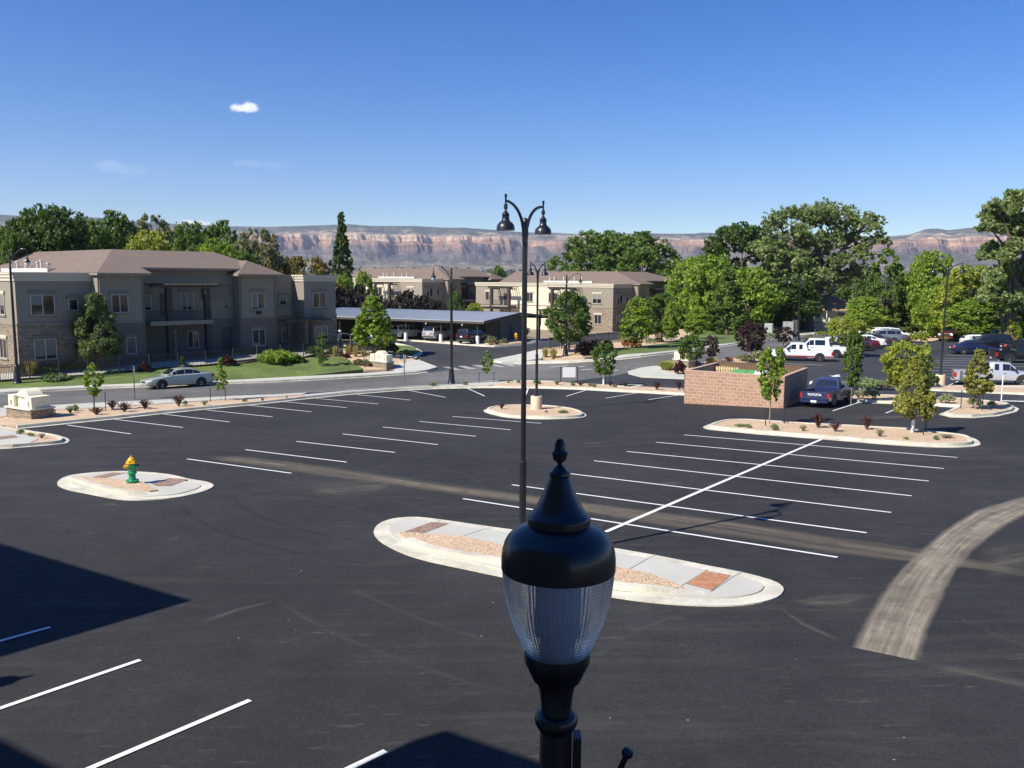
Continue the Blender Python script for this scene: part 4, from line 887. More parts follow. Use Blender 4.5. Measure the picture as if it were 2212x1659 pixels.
# ------------------------------------------------------------------ apartment buildings
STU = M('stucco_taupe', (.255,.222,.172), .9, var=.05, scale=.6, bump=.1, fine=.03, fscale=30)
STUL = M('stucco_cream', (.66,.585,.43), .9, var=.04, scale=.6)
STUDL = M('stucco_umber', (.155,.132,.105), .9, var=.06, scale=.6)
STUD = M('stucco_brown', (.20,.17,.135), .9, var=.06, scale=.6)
TRIM = M('cornice', (.54,.485,.38), .85, var=.04, scale=1)
ROOF = brickm('roof_shingle', (.165,.122,.092), (.20,.148,.115), (.14,.105,.082), .33, .14, .004, wall=True, bump=.3, var=.18)
FLDST = brickm('field_stone', (.34,.26,.18), (.19,.155,.12), (.12,.10,.08), .42, .17, .014, bump=1., var=.4)
FRAME = M('window_frame', (.55,.53,.47), .6, var=.03)
PANE = glassm('window_glass', (.015,.017,.02), .06)
WOODD = M('pergola_wood', (.045,.036,.030), .7, var=.2)
DOORM = M('door_dark', (.055,.045,.045), .5)
BLIND = M('window_blind', (.20,.19,.165), .7, var=.1, scale=30)
bl_rnd = random.Random(3)
def window(par, cx, cz, w_, h_, axis='front', v=0., lintel=True, name='window'):
    """axis front: wall faces -y at y=v ; side: wall faces -x at x=v"""
    f = MB(); t_ = .05
    def bx(mb, a0, a1, d0, d1, z0, z1):
        mb.box(a0,a1,v-d1,v-d0,z0,z1) if axis == 'front' else mb.box(v-d1,v-d0,a0,a1,z0,z1)
    a0, a1, z0, z1 = cx-w_/2, cx+w_/2, cz-h_/2, cz+h_/2
    for q in ((a0,a0+t_,z0,z1),(a1-t_,a1,z0,z1),(a0+t_+.001,a1-t_-.001,z0,z0+t_),(a0+t_+.001,a1-t_-.001,z1-t_,z1)): bx(f, q[0], q[1], .003, .07, q[2], q[3])
    if w_ > 1: bx(f, cx-.03, cx+.03, .004, .065, z0+t_+.001, z1-t_-.001)
    o = f.obj(name, FRAME, par)
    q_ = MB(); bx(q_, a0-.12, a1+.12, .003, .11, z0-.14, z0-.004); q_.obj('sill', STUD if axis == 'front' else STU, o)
    g_ = MB(); bx(g_, a0+t_, a1-t_, .002, .03, z0+t_, z1-t_); g_.obj('pane', PANE, o)
    if bl_rnd.random() < .5:
        x0, x1 = (a0+t_+.01, cx-.035) if bl_rnd.random() < .6 and w_ > 1 else (a0+t_+.01, a1-t_-.01)
        u_ = MB(); bx(u_, x0, x1, .031, .036, z1-t_-h_*bl_rnd.uniform(.25,.85), z1-t_-.01); u_.obj('blind', BLIND, o)
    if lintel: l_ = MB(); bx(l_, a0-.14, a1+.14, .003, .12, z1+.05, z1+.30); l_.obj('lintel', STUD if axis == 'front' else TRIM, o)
    return o
def hip(par, u0, u1, v0, v1, ze, zr, name='roof'):
    m = MB(); w_, d_ = u1-u0, v1-v0
    if w_ >= d_: r0, r1 = (u0+d_/2, (v0+v1)/2), (u1-d_/2, (v0+v1)/2)
    else: r0, r1 = ((u0+u1)/2, v0+w_/2), ((u0+u1)/2, v1-w_/2)
    b = [(u0,v0),(u1,v0),(u1,v1),(u0,v1)]; v = [(x,y,ze) for x,y in b]+[(r0[0],r0[1],zr),(r1[0],r1[1],zr)]
    f = [(0,1,5,4),(1,2,5),(2,3,4,5),(3,0,4)] if w_ >= d_ else [(0,1,4),(1,2,5,4),(2,3,5),(3,0,4,5)]
    m.add(v, f); o = m.obj(name, ROOF, par)
    MB().box(u0+.02,u1-.02,v0+.02,v1-.02,ze-.20,ze-.004).obj('fascia', M('fascia', (.26,.22,.17), .7), o); return o
def apartment(lab):
    b = thing('apartment_building', lab, 'apartment building')
    WW = MB()
    w = lambda *a: WW.box(*a)
    body = MB(); low = -2.5
    body.box(0,6.2,0,15,3.05,7.0); body.box(6.201,10.3,-1.2,15,low,7.44); body.box(10.301,20.7,1.2,15,low,7.95); body.box(20.701,25,0,15,low,7.44); body.box(25.001,28.5,1.9,15,low,7.44); body.box(28.501,32.7,0,15,3.05,7.0)
    body.box(0,13,15.001,34,3.05,7.0)
    body.obj('wall', STU, b)
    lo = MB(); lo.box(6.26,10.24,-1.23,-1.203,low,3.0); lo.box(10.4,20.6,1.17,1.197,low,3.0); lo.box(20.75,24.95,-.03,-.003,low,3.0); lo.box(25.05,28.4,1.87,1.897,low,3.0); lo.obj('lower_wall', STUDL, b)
    s = MB(); s.box(-.06,6.199,-.06,15,low,3.04); s.box(28.502,32.76,-.06,14.9,low,3.04); s.obj('stone_base', FLDST, b)
    s = MB(); s.box(0.003,12.9,15.002,34.05,low,3.04); s.obj('wall', STU, b)
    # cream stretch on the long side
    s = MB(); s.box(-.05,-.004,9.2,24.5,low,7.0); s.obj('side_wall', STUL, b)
    # parapet cornice in two steps
    c = MB()
    for (x0,x1,y0,y1) in ((-.02,6.18,-.02,15.0),(28.48,32.74,-.02,15.0),(-.08,13.0,15.003,34.1)):
        c.box(x0-.07,x1+.07,y0-.07,y1,6.72,6.99); c.box(x0-.16,x1+.16,y0-.16,y1,7.0,7.26); c.box(x0-.24,x1+.24,y0-.24,y1,7.262,7.42)
    c.obj('cornice', TRIM, b)
    c = MB()
    for (x0,x1,y0,y1) in ((0,6.2,0,15),(28.5,32.7,0,15)): c.box(x0-.1,x1+.1,y0-.1,y1,3.041,3.2)
    c.box(-.12,-.07,15.01,34,3.041,3.18); c.obj('belt_course', STU, b)
    rf = MB()
    P0,P1,P2,P3,P4,R0,R1 = (5.9,-1.9,7.45),(10.8,-1.9,7.45),(10.8,.2,7.985),(21.2,.2,7.985),(24.4,.2,7.985),(11.4,7.2,9.76),(22.2,7.2,9.76)
    rf.add([P0,P1,P2,P3,P4,R1,R0], [(0,1,2,3,4,5,6)])
    rf.add([P4,(25.2,.2,7.45),(25.2,16.3,7.45),R1], [(0,1,2,3)]); rf.add([R0,R1,(25.2,16.3,7.45),(17,16.3,7.45)], [(0,1,2,3)])
    rf.add([P0,R0,(11.4,33,9.76),(5.9,33,7.45)], [(0,1,2,3)]); rf.add([R0,(17,16.3,7.45),(17,33,7.45),(11.4,33,9.76)], [(0,1,2,3)]); rf.add([(5.9,33,7.45),(11.4,33,9.76),(17,33,7.45)], [(0,1,2)])
    rf.obj('roof', ROOF, b)
    fs = MB(); fs.box(5.93,10.77,-1.87,6,7.25,7.444); fs.box(10.82,21.18,.23,8,7.78,7.98); fs.box(5.93,7,6.01,32.9,7.25,7.444); fs.obj('fascia', M('fascia', (.26,.22,.17), .7), b)
    hip(b, 20.1, 25.6, -.9, 8, 7.45, 8.85)
    # roof well with vent pipes
    o = MB().box(6.0,8.3,9,21,7.5,7.86).obj('roof_well', M('white_coping', (.55,.53,.48), .6), b); m = MB()
    for x, y, hh in ((4,12,.9),(4.4,14,.7),(4.2,16.5,.95),(4.3,19,.8),(4.1,20,.9),(5,13,.6)):
        MB().lathe([(.09,7.8),(.09,7.8+hh*.8),(.17,7.8+hh*.8+.02),(.17,7.8+hh*.8+.14),(.02,7.8+hh*.8+.18)], 10, c=(x+2.6,y,0)).obj('vent_pipe', MC['white_coping'], b, 40)
    # front windows, two storeys
    for cx, cz, w_, h_, v in ((2.05,4.7,1.9,1.75,0),(4.55,4.68,.8,1.0,0),(8.05,4.75,1.5,1.6,-1.2),(19.8,4.7,.8,1.6,1.2),(22.8,4.7,1.5,1.7,0),(27.1,4.66,.9,1.0,1.9),(30.5,4.68,1.7,1.65,0),
                            (2.05,.95,1.8,1.75,-.06),(8.9,.95,.9,1.5,-1.2),(22.8,.95,1.5,1.75,0),(27.3,.9,.9,1.3,1.9),(30.6,.95,1.7,1.75,-.06),(11.75,4.7,.75,1.5,1.2),(15.7,4.75,1.4,1.7,1.2),(13.9,.95,1.0,1.8,1.2),(16.2,1.0,1.2,1.6,1.2)):
        window(b, cx, cz, w_, h_, 'front', v)
    MB().box(13,14.2,1.13,1.197,3.35,5.55).obj('door', DOORM, b); MB().box(19.3,20.4,1.13,1.197,-.3,2.1).obj('door', DOORM, b); MB().box(29.0,29.5,-.13,-.064,-.3,2.1).obj('door', DOORM, b)
    # central balcony with pergola
    s = MB(); s.box(10.9,17.2,-1.0,1.19,2.62,3.02); s.obj('balcony_slab', STU, b)
    for x in (12.6,16.5): MB().box(x,x+.5,-.95,-.45,-.5,6.15).obj('pergola_post', WOODD, b)
    s = MB(); s.box(11.2,18.2,-1.0,-.8,6.16,6.38); s.box(11.2,18.2,-.55,-.35,6.16,6.38)
    for i in range(12): s.box(11.5+i*.55,11.58+i*.55,-1.4,1.19,6.381,6.5)
    s.obj('pergola', WOODD, b)
    s = MB(); s.box(10.95,17.15,-.98,-.94,3.95,4.0)
    for i in range(42): s.box(11.0+i*.147,11.03+i*.147,-.975,-.945,3.03,3.95)
    s.obj('balcony_railing', IRON, b)
    s = MB(); s.box(17.3,20.2,.9,1.19,4.9,6.2); s.obj('recess_panel', STUD, b)
    s = MB(); s.box(25.2,31.0,-1.4,-.1,2.55,2.75); s.obj('entrance_canopy', WOODD, b)
    for x in (25.5,28.3): MB().box(x,x+.2,-1.3,-1.1,-.5,2.549).obj('canopy_post', WOODD, b)
    # side windows and two balcony pergolas
    for cv, cz, w_, h_ in ((3.5,4.7,2.0,1.75),(13.7,4.7,2.2,1.75),(19.5,4.7,1.6,1.75),(30.3,4.7,2.0,1.75),(3.2,.95,1.6,1.7)): window(b, cv, cz, w_, h_, 'side', -.055 if 9.2 < cv < 24.5 else (-.062 if cz < 3 else -.004))
    for cv in (9.9, 25.3):
        s = MB()
        for vv in (cv-2.3, cv+2.3): MB().box(-2.5,-2.0,vv-.25,vv+.25,-.5,6.3).obj('pergola_post', WOODD, b)
        for x in (-2.5,-2.1): s.box(x,x+.18,cv-3.0,cv+3.0,6.301,6.55)
        for i in range(11): s.box(-2.9,-.06,cv-2.8+i*.56,cv-2.7+i*.56,6.551,6.7)
        for vv in (cv-2.3, cv+2.3): s.box(-2.0,-.06,vv-.08,vv+.08,6.1,6.299)
        s.obj('pergola', WOODD, b)
        s = MB(); s.box(-2.45,-.06,cv-2.4,cv+2.4,2.7,2.98); s.obj('balcony_slab', STU, b)
        s = MB(); s.box(-2.45,-2.41,cv-2.05,cv+2.05,3.9,3.95)
        for i in range(28): s.box(-2.44,-2.42,cv-2.05+i*.15,cv-2.03+i*.15,2.99,3.9)
        s.obj('balcony_railing', IRON, b)
        MB().box(-.12,-.061,cv-.9,cv+.9,3.0,5.3).obj('door', DOORM, b)
        s = MB()
        for vv in (cv-3.4, cv+3.4): s.box(-4.6,-4.3,vv-.15,vv+.15,-.5,2.3)
        for x in (-4.6,-4.2): s.box(x,x+.15,cv-3.8,cv+3.8,2.301,2.5)
        for i in range(13): s.box(-4.9,-.1,cv-3.6+i*.58,cv-3.52+i*.58,2.501,2.62)
        s.obj('pergola', WOODD, b)
    for x, v in ((6.35,-1.27),(10.2,-1.27),(20.85,-.07),(24.85,-.07),(28.3,1.83)):
        m = MB(); m.tube([(x,v,-.4),(x,v,6.6),(x,v-.35,7.2)], .05, 6); m.obj('downspout', STUD, b)
    MB().box(22.6,23.1,-.25,-.003,3.35,3.65).obj('vent_box', IRON, b)
    return b
ab = apartment('brown two-storey apartment building in shade behind the iron fence, left, nearest of the three')
GA = 'matching two-storey apartment buildings'
ab['group'] = GA
_o = (-41.2, 71.3); ab.location = (_o[0], _o[1], -1.4); ab.rotation_euler.z = rad(49)
a3 = tree_copy(ab); a3.location = (18.1, 155, -2.55); tag(a3, 'apartment building with a sunlit cream side behind the round green tree, right of the carport', group=GA)
a2 = tree_copy(ab); a2.location = (-18.7, 178, -1.95); tag(a2, 'apartment building rising behind the blue carport roof, middle of the three', group=GA)
# ------------------------------------------------------------------ carport
cp = thing('carport', 'long open carport with a blue-grey metal roof and white-based posts', 'carport', (-3.9, 99.2, -1.85), rad(-27.3+180))
# local +x runs left along the front edge, -y goes back
MET = M('blue_metal_roof', (.44,.475,.50), .6, metal=.0, var=.04, scale=.3)
LEN = 40
m = MB()
for (y0,z0,y1,z1) in ((.45,2.72,-9,3.42),(-9.001,3.42,-17,2.75)):
    m.add([(-.9,y0,z0),(LEN,y0,z0),(LEN,y1,z1),(-.9,y1,z1),(-.9,y0,z0-.05),(LEN,y0,z0-.05),(LEN,y1,z1-.05),(-.9,y1,z1-.05)], [(0,1,2,3),(7,6,5,4),(0,4,5,1),(1,5,6,2),(2,6,7,3),(3,7,4,0)])
    n = int((LEN+.9)/.4)
    for i in range(n):
        x = -.88+i*.4; m.add([(x,y0,z0+.002),(x+.05,y0,z0+.002),(x+.05,y1,z1+.002),(x,y1,z1+.002),(x+.01,y0,z0+.045),(x+.04,y0,z0+.045),(x+.04,y1,z1+.045),(x+.01,y1,z1+.045)], [(4,5,6,7),(0,1,5,4),(1,2,6,5),(3,0,4,7)])
m.obj('roof', MET, cp)
DK = M('carport_steel', (.075,.065,.055), .6, var=.1)
m = MB(); m.box(-.92,LEN,.40,.47,2.42,2.66)
for x in np.arange(0, LEN, 5.0):
    m.add([(x-.1,.39,2.6),(x+.1,.39,2.6),(x+.1,-9,3.35),(x-.1,-9,3.35),(x-.1,.39,2.35),(x+.1,.39,2.35),(x+.1,-9,3.0),(x-.1,-9,3.0)], [(0,1,2,3),(7,6,5,4),(0,4,5,1),(1,5,6,2),(2,6,7,3),(3,7,4,0)])
for (y0,z0,y1,z1) in ((.46,2.70,-9,3.40),(-9.001,3.40,-17,2.73)):
    m.add([(-.96,y0,z0-.25),(-.96,y1,z1-.25),(-.96,y1,z1+.04),(-.96,y0,z0+.04),(-.905,y0,z0-.25),(-.905,y1,z1-.25),(-.905,y1,z1+.04),(-.905,y0,z0+.04)], [(0,1,2,3),(7,6,5,4),(0,4,5,1),(1,5,6,2),(2,6,7,3),(3,7,4,0)])
m.box(-.9,LEN,-16.95,-16.85,2.4,2.68); m.obj('roof_frame', DK, cp)
WB = M('post_base', (.75,.73,.68), .8, var=.05)
for i in range(8):
    x = .1+i*5.0; p = MB().lathe([(.06,.8),(.06,2.36)], 10, c=(x,.1,0)).obj('post', DK, cp, 60); MB().lathe([(.21,-.4),(.21,.95),(.19,1.0),(.02,1.01)], 20, c=(x,.1,0)).obj('post_base', WB, p, 40)
for x in (0, 5, 12): MB().box(x-.1,x+.1,-16.4,-16.2,-.4,2.5).obj('post', DK, cp)
m = MB(); m.box(.5,LEN-.5,-12.6,-6.3,-.4,2.9); m.obj('storage_wall', M('storage_wall', (.17,.15,.125), .8), cp)
for x in (2.5, 7.0, 12, 17, 22): MB().box(x,x+1,-6.297,-6.25,-.1,2.0).obj('door', M('storage_door', (.06,.055,.06), .6), cp)
MB().box(.45,.497,-9.6,-8.6,-.1,2.0).obj('door', MC['storage_door'], cp)
m = MB()
for x in (2, 7, 12.2, 17): m.box(x,x+.12,.2,.35,2.15,2.36)
m.obj('flood_light', WB, cp)

# ------------------------------------------------------------------ distant bungalow
p = at(1780, 170); bz = topz(1780, 699, 170)
hb = thing('bungalow', 'single-storey house with an orange shingle roof beyond the cottonwood', 'house', (p.x, p.y, bz), rad(-22))
MB().box(-6,6,0,9,-3,2.6).obj('wall', M('bungalow_wall', (.62,.60,.45), .8), hb)
_R, ROOF2 = ROOF, brickm('orange_shingle', (.42,.22,.11), (.48,.27,.14), (.36,.2,.1), .4, .2, .004, var=.15); ROOF = ROOF2
hip(hb, -7, 7, -1.2, 10, 2.6, 5.2); ROOF = _R
window(hb, -1.5, 1.3, 2.0, 1.9, 'front', 0, False); window(hb, 3.2, 1.5, 1.2, 1.2, 'front', 0, False)
m = MB(); m.box(.6,.75,-1.1,-.95,-1,2.4); m.box(4.5,4.65,-1.1,-.95,-1,2.4); m.tube([(.7,-1,2.0),(1.6,-1,2.45),(2.6,-1,2.55),(3.6,-1,2.45),(4.5,-1,2.0)], .08, 6); m.obj('porch_arch', M('porch_white', (.7,.68,.6), .7), hb)
p = at(2140, 190); hb2 = thing('bungalow', 'pale small building glimpsed under the trees behind the right parking lot', 'house', (p.x, p.y, topz(2140,690,190)), rad(-15))
MB().box(-4,4,0,7,-3,2.4).obj('wall', M('bungalow_wall'+'b', (.6,.6,.48), .8), hb2); ROOF = ROOF2; hip(hb2, -5, 5, -1, 8, 2.4, 3.9); ROOF = _R; window(hb2, 0, 1.1, 1.6, 1.4, 'front', 0, False)
p = at(1849, 150); pl_ = thing('utility_pole', 'short dark wooden pole among trees left of the dark bushes', 'pole', p); zt = topz(1849, 619, 150)-p.z
MB().lathe([(.16,-.5),(.13,zt)], 10).obj('pole', M('pole_wood', (.06,.045,.035), .9), pl_, 60); MB().obox((0,0,zt-.3), (.7,.1,.12)).obj('crossarm', MC['pole_wood'], pl_)

# ------------------------------------------------------------------ the building the picture is taken from (only its shadow falls into view)
ob = thing('office_building', 'flat-roofed office building the picture is taken from, seen only as stepped shadows on the asphalt', 'building')
zr = 8.3
def roofpt(px, py):
    p = W(px, py); k = (zr-p.z)/math.tan(SUN_EL); return Vector((p.x+k*math.cos(SUN_AZ), p.y+k*math.sin(SUN_AZ)))
A_, B_, C_ = roofpt(15,1178), roofpt(415,1297), roofpt(0,1420)
E_, F_, Gp, H_, I_ = roofpt(0,1595), roofpt(125,1659), roofpt(800,1659), roofpt(965,1577), roofpt(1150,1640)
def isect(a, b, c, d):
    r, s = b-a, d-c; k = r.x*s.y-r.y*s.x; t = ((c-a).x*s.y-(c-a).y*s.x)/k; return a+r*t
ab_, cd_ = isect(B_, C_, E_, F_), isect(E_, F_, H_, Gp)
dA = (A_-B_).normalized(); dI = (I_-H_).normalized(); back = Vector((math.cos(SUN_AZ), math.sin(SUN_AZ)))
outl = [A_+dA*14, B_, ab_, cd_, H_, H_+dI*14]; outl = outl+[outl[-1]+back*14, outl[0]+back*14]
SHB = M('office_stucco', (.45,.38,.28), .9)
MB().prism(outl, zr-.5, zr).obj('roof', SHB, ob)
cen = sum(outl, Vector((0,0)))/len(outl)
wl = inset(outl, .5); wl[3] = wl[3]
if inside((0,.1), wl) or min((q-Vector((0,0))).length for q in wl) < .3: wl = inset(outl, 1.1)
MB().prism(wl, -1.5, zr-.502).obj('wall', SHB, ob)
# ------------------------------------------------------------------ vehicles (front = +x, origin on the ground at the middle)
TYRE = M('tyre_rubber', (.02,.02,.02), .85, var=.15)
RIM = M('alloy_rim', (.62,.63,.65), .35, metal=.35, var=.1)
CGLASS = glassm('car_glass', (.012,.016,.018), .04)
PLAST = M('black_trim', (.02,.02,.022), .6)
CHROME = M('chrome', (.7,.7,.7), .15, metal=1., var=.02)
TAIL = M('tail_lamp', (.45,.01,.01), .2, var=.1, coat=.5)
HEAD = M('head_lamp', (.75,.76,.75), .12, var=.05, coat=.6)
PLATE = M('number_plate', (.75,.77,.76), .5, var=.05)
SEAT = M('car_interior', (.10,.095,.085), .8)
def paint(name, c, metal=.15): return M('car_'+name, c, .32, metal=metal, var=.03, coat=.9)
def loft(st, mb=None):
    """st: list of rings (same point count) -> closed tube with end caps"""
    mb = mb or MB(); n = len(st[0]); v = [p for r in st for p in r]
    f = [(i*n+k, i*n+(k+1)%n, (i+1)*n+(k+1)%n, (i+1)*n+k) for i in range(len(st)-1) for k in range(n)]
    f += [tuple(range(n-1,-1,-1)), tuple((len(st)-1)*n+k for k in range(n))]
    return mb.add(v, f)
SPEC = {
 # lower body: x, z_bottom, z_belt(top), half width   (front to rear)
 'sedan': dict(L=4.85, W=.915, wb=(1.42,-1.36), wr=.32,
    body=[(2.42,.34,.52,.60),(2.38,.24,.64,.74),(2.2,.20,.72,.84),(1.8,.20,.80,.90),(1.2,.20,.88,.915),(.75,.20,.94,.915),(0,.19,.965,.915),(-.9,.19,.985,.915),(-1.5,.21,1.0,.905),(-1.95,.24,1.0,.87),(-2.3,.27,.96,.80),(-2.42,.38,.86,.72)],
    cab=[(1.02,.94,.80),(.35,1.36,.62),(-.25,1.43,.60),(-.85,1.40,.585),(-1.75,1.0,.70)], side=[(.86,.02),(-.06,-.36)]),
 'wagon': dict(L=4.5, W=.91, wb=(1.33,-1.3), wr=.33,
    body=[(2.25,.36,.56,.62),(2.2,.26,.72,.76),(2.0,.22,.82,.85),(1.6,.21,.90,.90),(1.0,.20,.98,.91),(.5,.20,1.0,.91),(-.8,.20,1.03,.91),(-1.6,.22,1.05,.90),(-2.05,.26,1.05,.86),(-2.22,.34,1.0,.80),(-2.26,.44,.9,.76)],
    cab=[(1.12,.98,.80),(.45,1.46,.66),(-.4,1.53,.65),(-1.4,1.49,.64),(-2.0,1.32,.66),(-2.16,1.04,.72)]),
 'suv': dict(L=4.75, W=.94, wb=(1.38,-1.38), wr=.37,
    body=[(2.36,.44,.72,.70),(2.32,.34,.92,.82),(2.1,.30,1.02,.90),(1.5,.29,1.08,.93),(1.0,.28,1.11,.94),(0,.28,1.13,.94),(-1.2,.28,1.14,.94),(-1.9,.30,1.14,.93),(-2.25,.36,1.12,.88),(-2.36,.46,1.0,.84)],
    cab=[(1.05,1.08,.84),(.45,1.66,.70),(-.5,1.76,.70),(-1.6,1.75,.69),(-2.12,1.68,.69),(-2.3,1.14,.80)]),
 'bigsuv': dict(L=5.2, W=1.0, wb=(1.6,-1.55), wr=.40,
    body=[(2.58,.48,.85,.82),(2.55,.38,1.05,.92),(2.3,.34,1.12,.98),(1.5,.33,1.17,1.0),(1.0,.32,1.19,1.0),(-1.2,.32,1.21,1.0),(-2.2,.34,1.21,.99),(-2.5,.40,1.18,.95),(-2.6,.5,1.05,.92)],
    cab=[(1.25,1.16,.92),(.65,1.78,.78),(-.5,1.90,.78),(-1.9,1.89,.78),(-2.38,1.82,.77),(-2.55,1.22,.88)]),
}
def ring(x, zb, zt, w_):
    p = [(w_*.80,zb),(w_*.97,zb+.06),(w_,zb+(zt-zb)*.35),(w_,zb+(zt-zb)*.68),(w_*.975,zt-.06),(w_*.90,zt-.01),(w_*.45,zt+.02)]
    return [(x,a,z) for a, z in p]+[(x,-a,z) for a, z in p[::-1]]
def cabring(x, zbelt, wbelt, z, w_):
    p = [(wbelt,zbelt-.03),(w_+ (wbelt-w_)*.12,z-.10 if z-.10 > zbelt else (z+zbelt)/2),(w_*.93,z-.025),(w_*.5,z+.01)]
    return [(x,a,b) for a, b in p]+[(x,-a,b) for a, b in p[::-1]]
def wheels(t, xs, r, wy, rimm=RIM, spokes=6):
    m = MB(); m.lathe([(r*.58,-.10),(r*.93,-.11),(r,-.07),(r,.07),(r*.93,.11),(r*.60,.10),(r*.60,-.10),(r*.58,-.10)], 28, m=Matrix.Rotation(rad(90),3,'X'), cap=False); m.lathe([(.01,-.02),(r*.62,-.02)], 28, m=Matrix.Rotation(rad(90),3,'X'), cap=False); me = m.mesh(30, 'wheel')
    m = MB(); m.lathe([(.02,.045),(r*.62,.05),(r*.64,.085),(r*.60,.09)], 24, m=Matrix.Rotation(rad(90),3,'X'), cap=False)
    for k in range(spokes):
        a = 2*math.pi*k/spokes; q = Matrix.Rotation(rad(90),3,'X')@Matrix.Rotation(a,3,'Z')
        v = [q@Vector(p) for p in ((.03,-.035,.05),(r*.6,-.05,.055),(r*.6,.05,.055),(.03,.035,.05),(.03,-.03,.09),(r*.6,-.035,.085),(r*.6,.035,.085),(.03,.03,.09))]
        m.add(v, [(4,5,6,7),(0,1,5,4),(1,2,6,5),(2,3,7,6),(3,0,4,7)])
    m.lathe([(.05,.05),(.05,.1),(.01,.11)], 10, m=Matrix.Rotation(rad(90),3,'X'), cap=False); rm = m.mesh(30, 'rim')
    first = True
    for x in xs:
        for s in (1, -1):
            o = link(me if first else me, 'wheel', t, [TYRE] if first else (), (x, s*wy, r), (0,0,0 if s < 0 else math.pi))
            q = link(rm, 'rim', o, [rimm] if first else ()); first = False
def quadp(par, name, mat, quads, th=.0):
    m = MB()
    for q in quads: m.add(q, [(0,1,2,3)])
    return m.obj(name, mat, par)
def lerp(a, b, t): return tuple(x+(y-x)*t for x, y in zip(a, b))
def off(p, q, d): return tuple(a+b*d for a, b in zip(p, q))
def glass_strip(A, B, name, par, f0, f1, narrow=.95):
    sg = 1 if A[0][0] > B[0][0] else -1; v = []; n = len(A); ids = (2, 3, n-4, n-3)
    up = (Vector(B[3])-Vector(A[3])).normalized(); nn = Vector((up.z*sg, 0, -up.x*sg)).normalized()
    for k in ids:
        p, q = Vector(lerp(A[k], B[k], f0)), Vector(lerp(A[k], B[k], f1))
        for r in (p, q): v.append((r.x+nn.x*.014, r.y*narrow, r.z+nn.z*.014))
    return MB().add(v, [(0,2,3,1),(2,4,5,3),(4,6,7,5)]).obj(name, CGLASS, par, 60)
def arches(t, xs, r, W_):
    for x in xs:
        for s in (1, -1):
            m = MB(); n = 16; R1, R0 = r*1.22, r*.2
            v = [(x+R1*math.cos(a), s*(W_+.004), max(.12, r+R1*math.sin(a))) for a in np.linspace(-.35, math.pi+.35, n)]
            m.add(v+[(p[0], s*(W_-.25), p[2]) for p in v], [tuple(range(n))]+[(i,i+1,n+i+1,n+i) for i in range(n-1)]); m.obj('wheel_arch', PLAST, t)
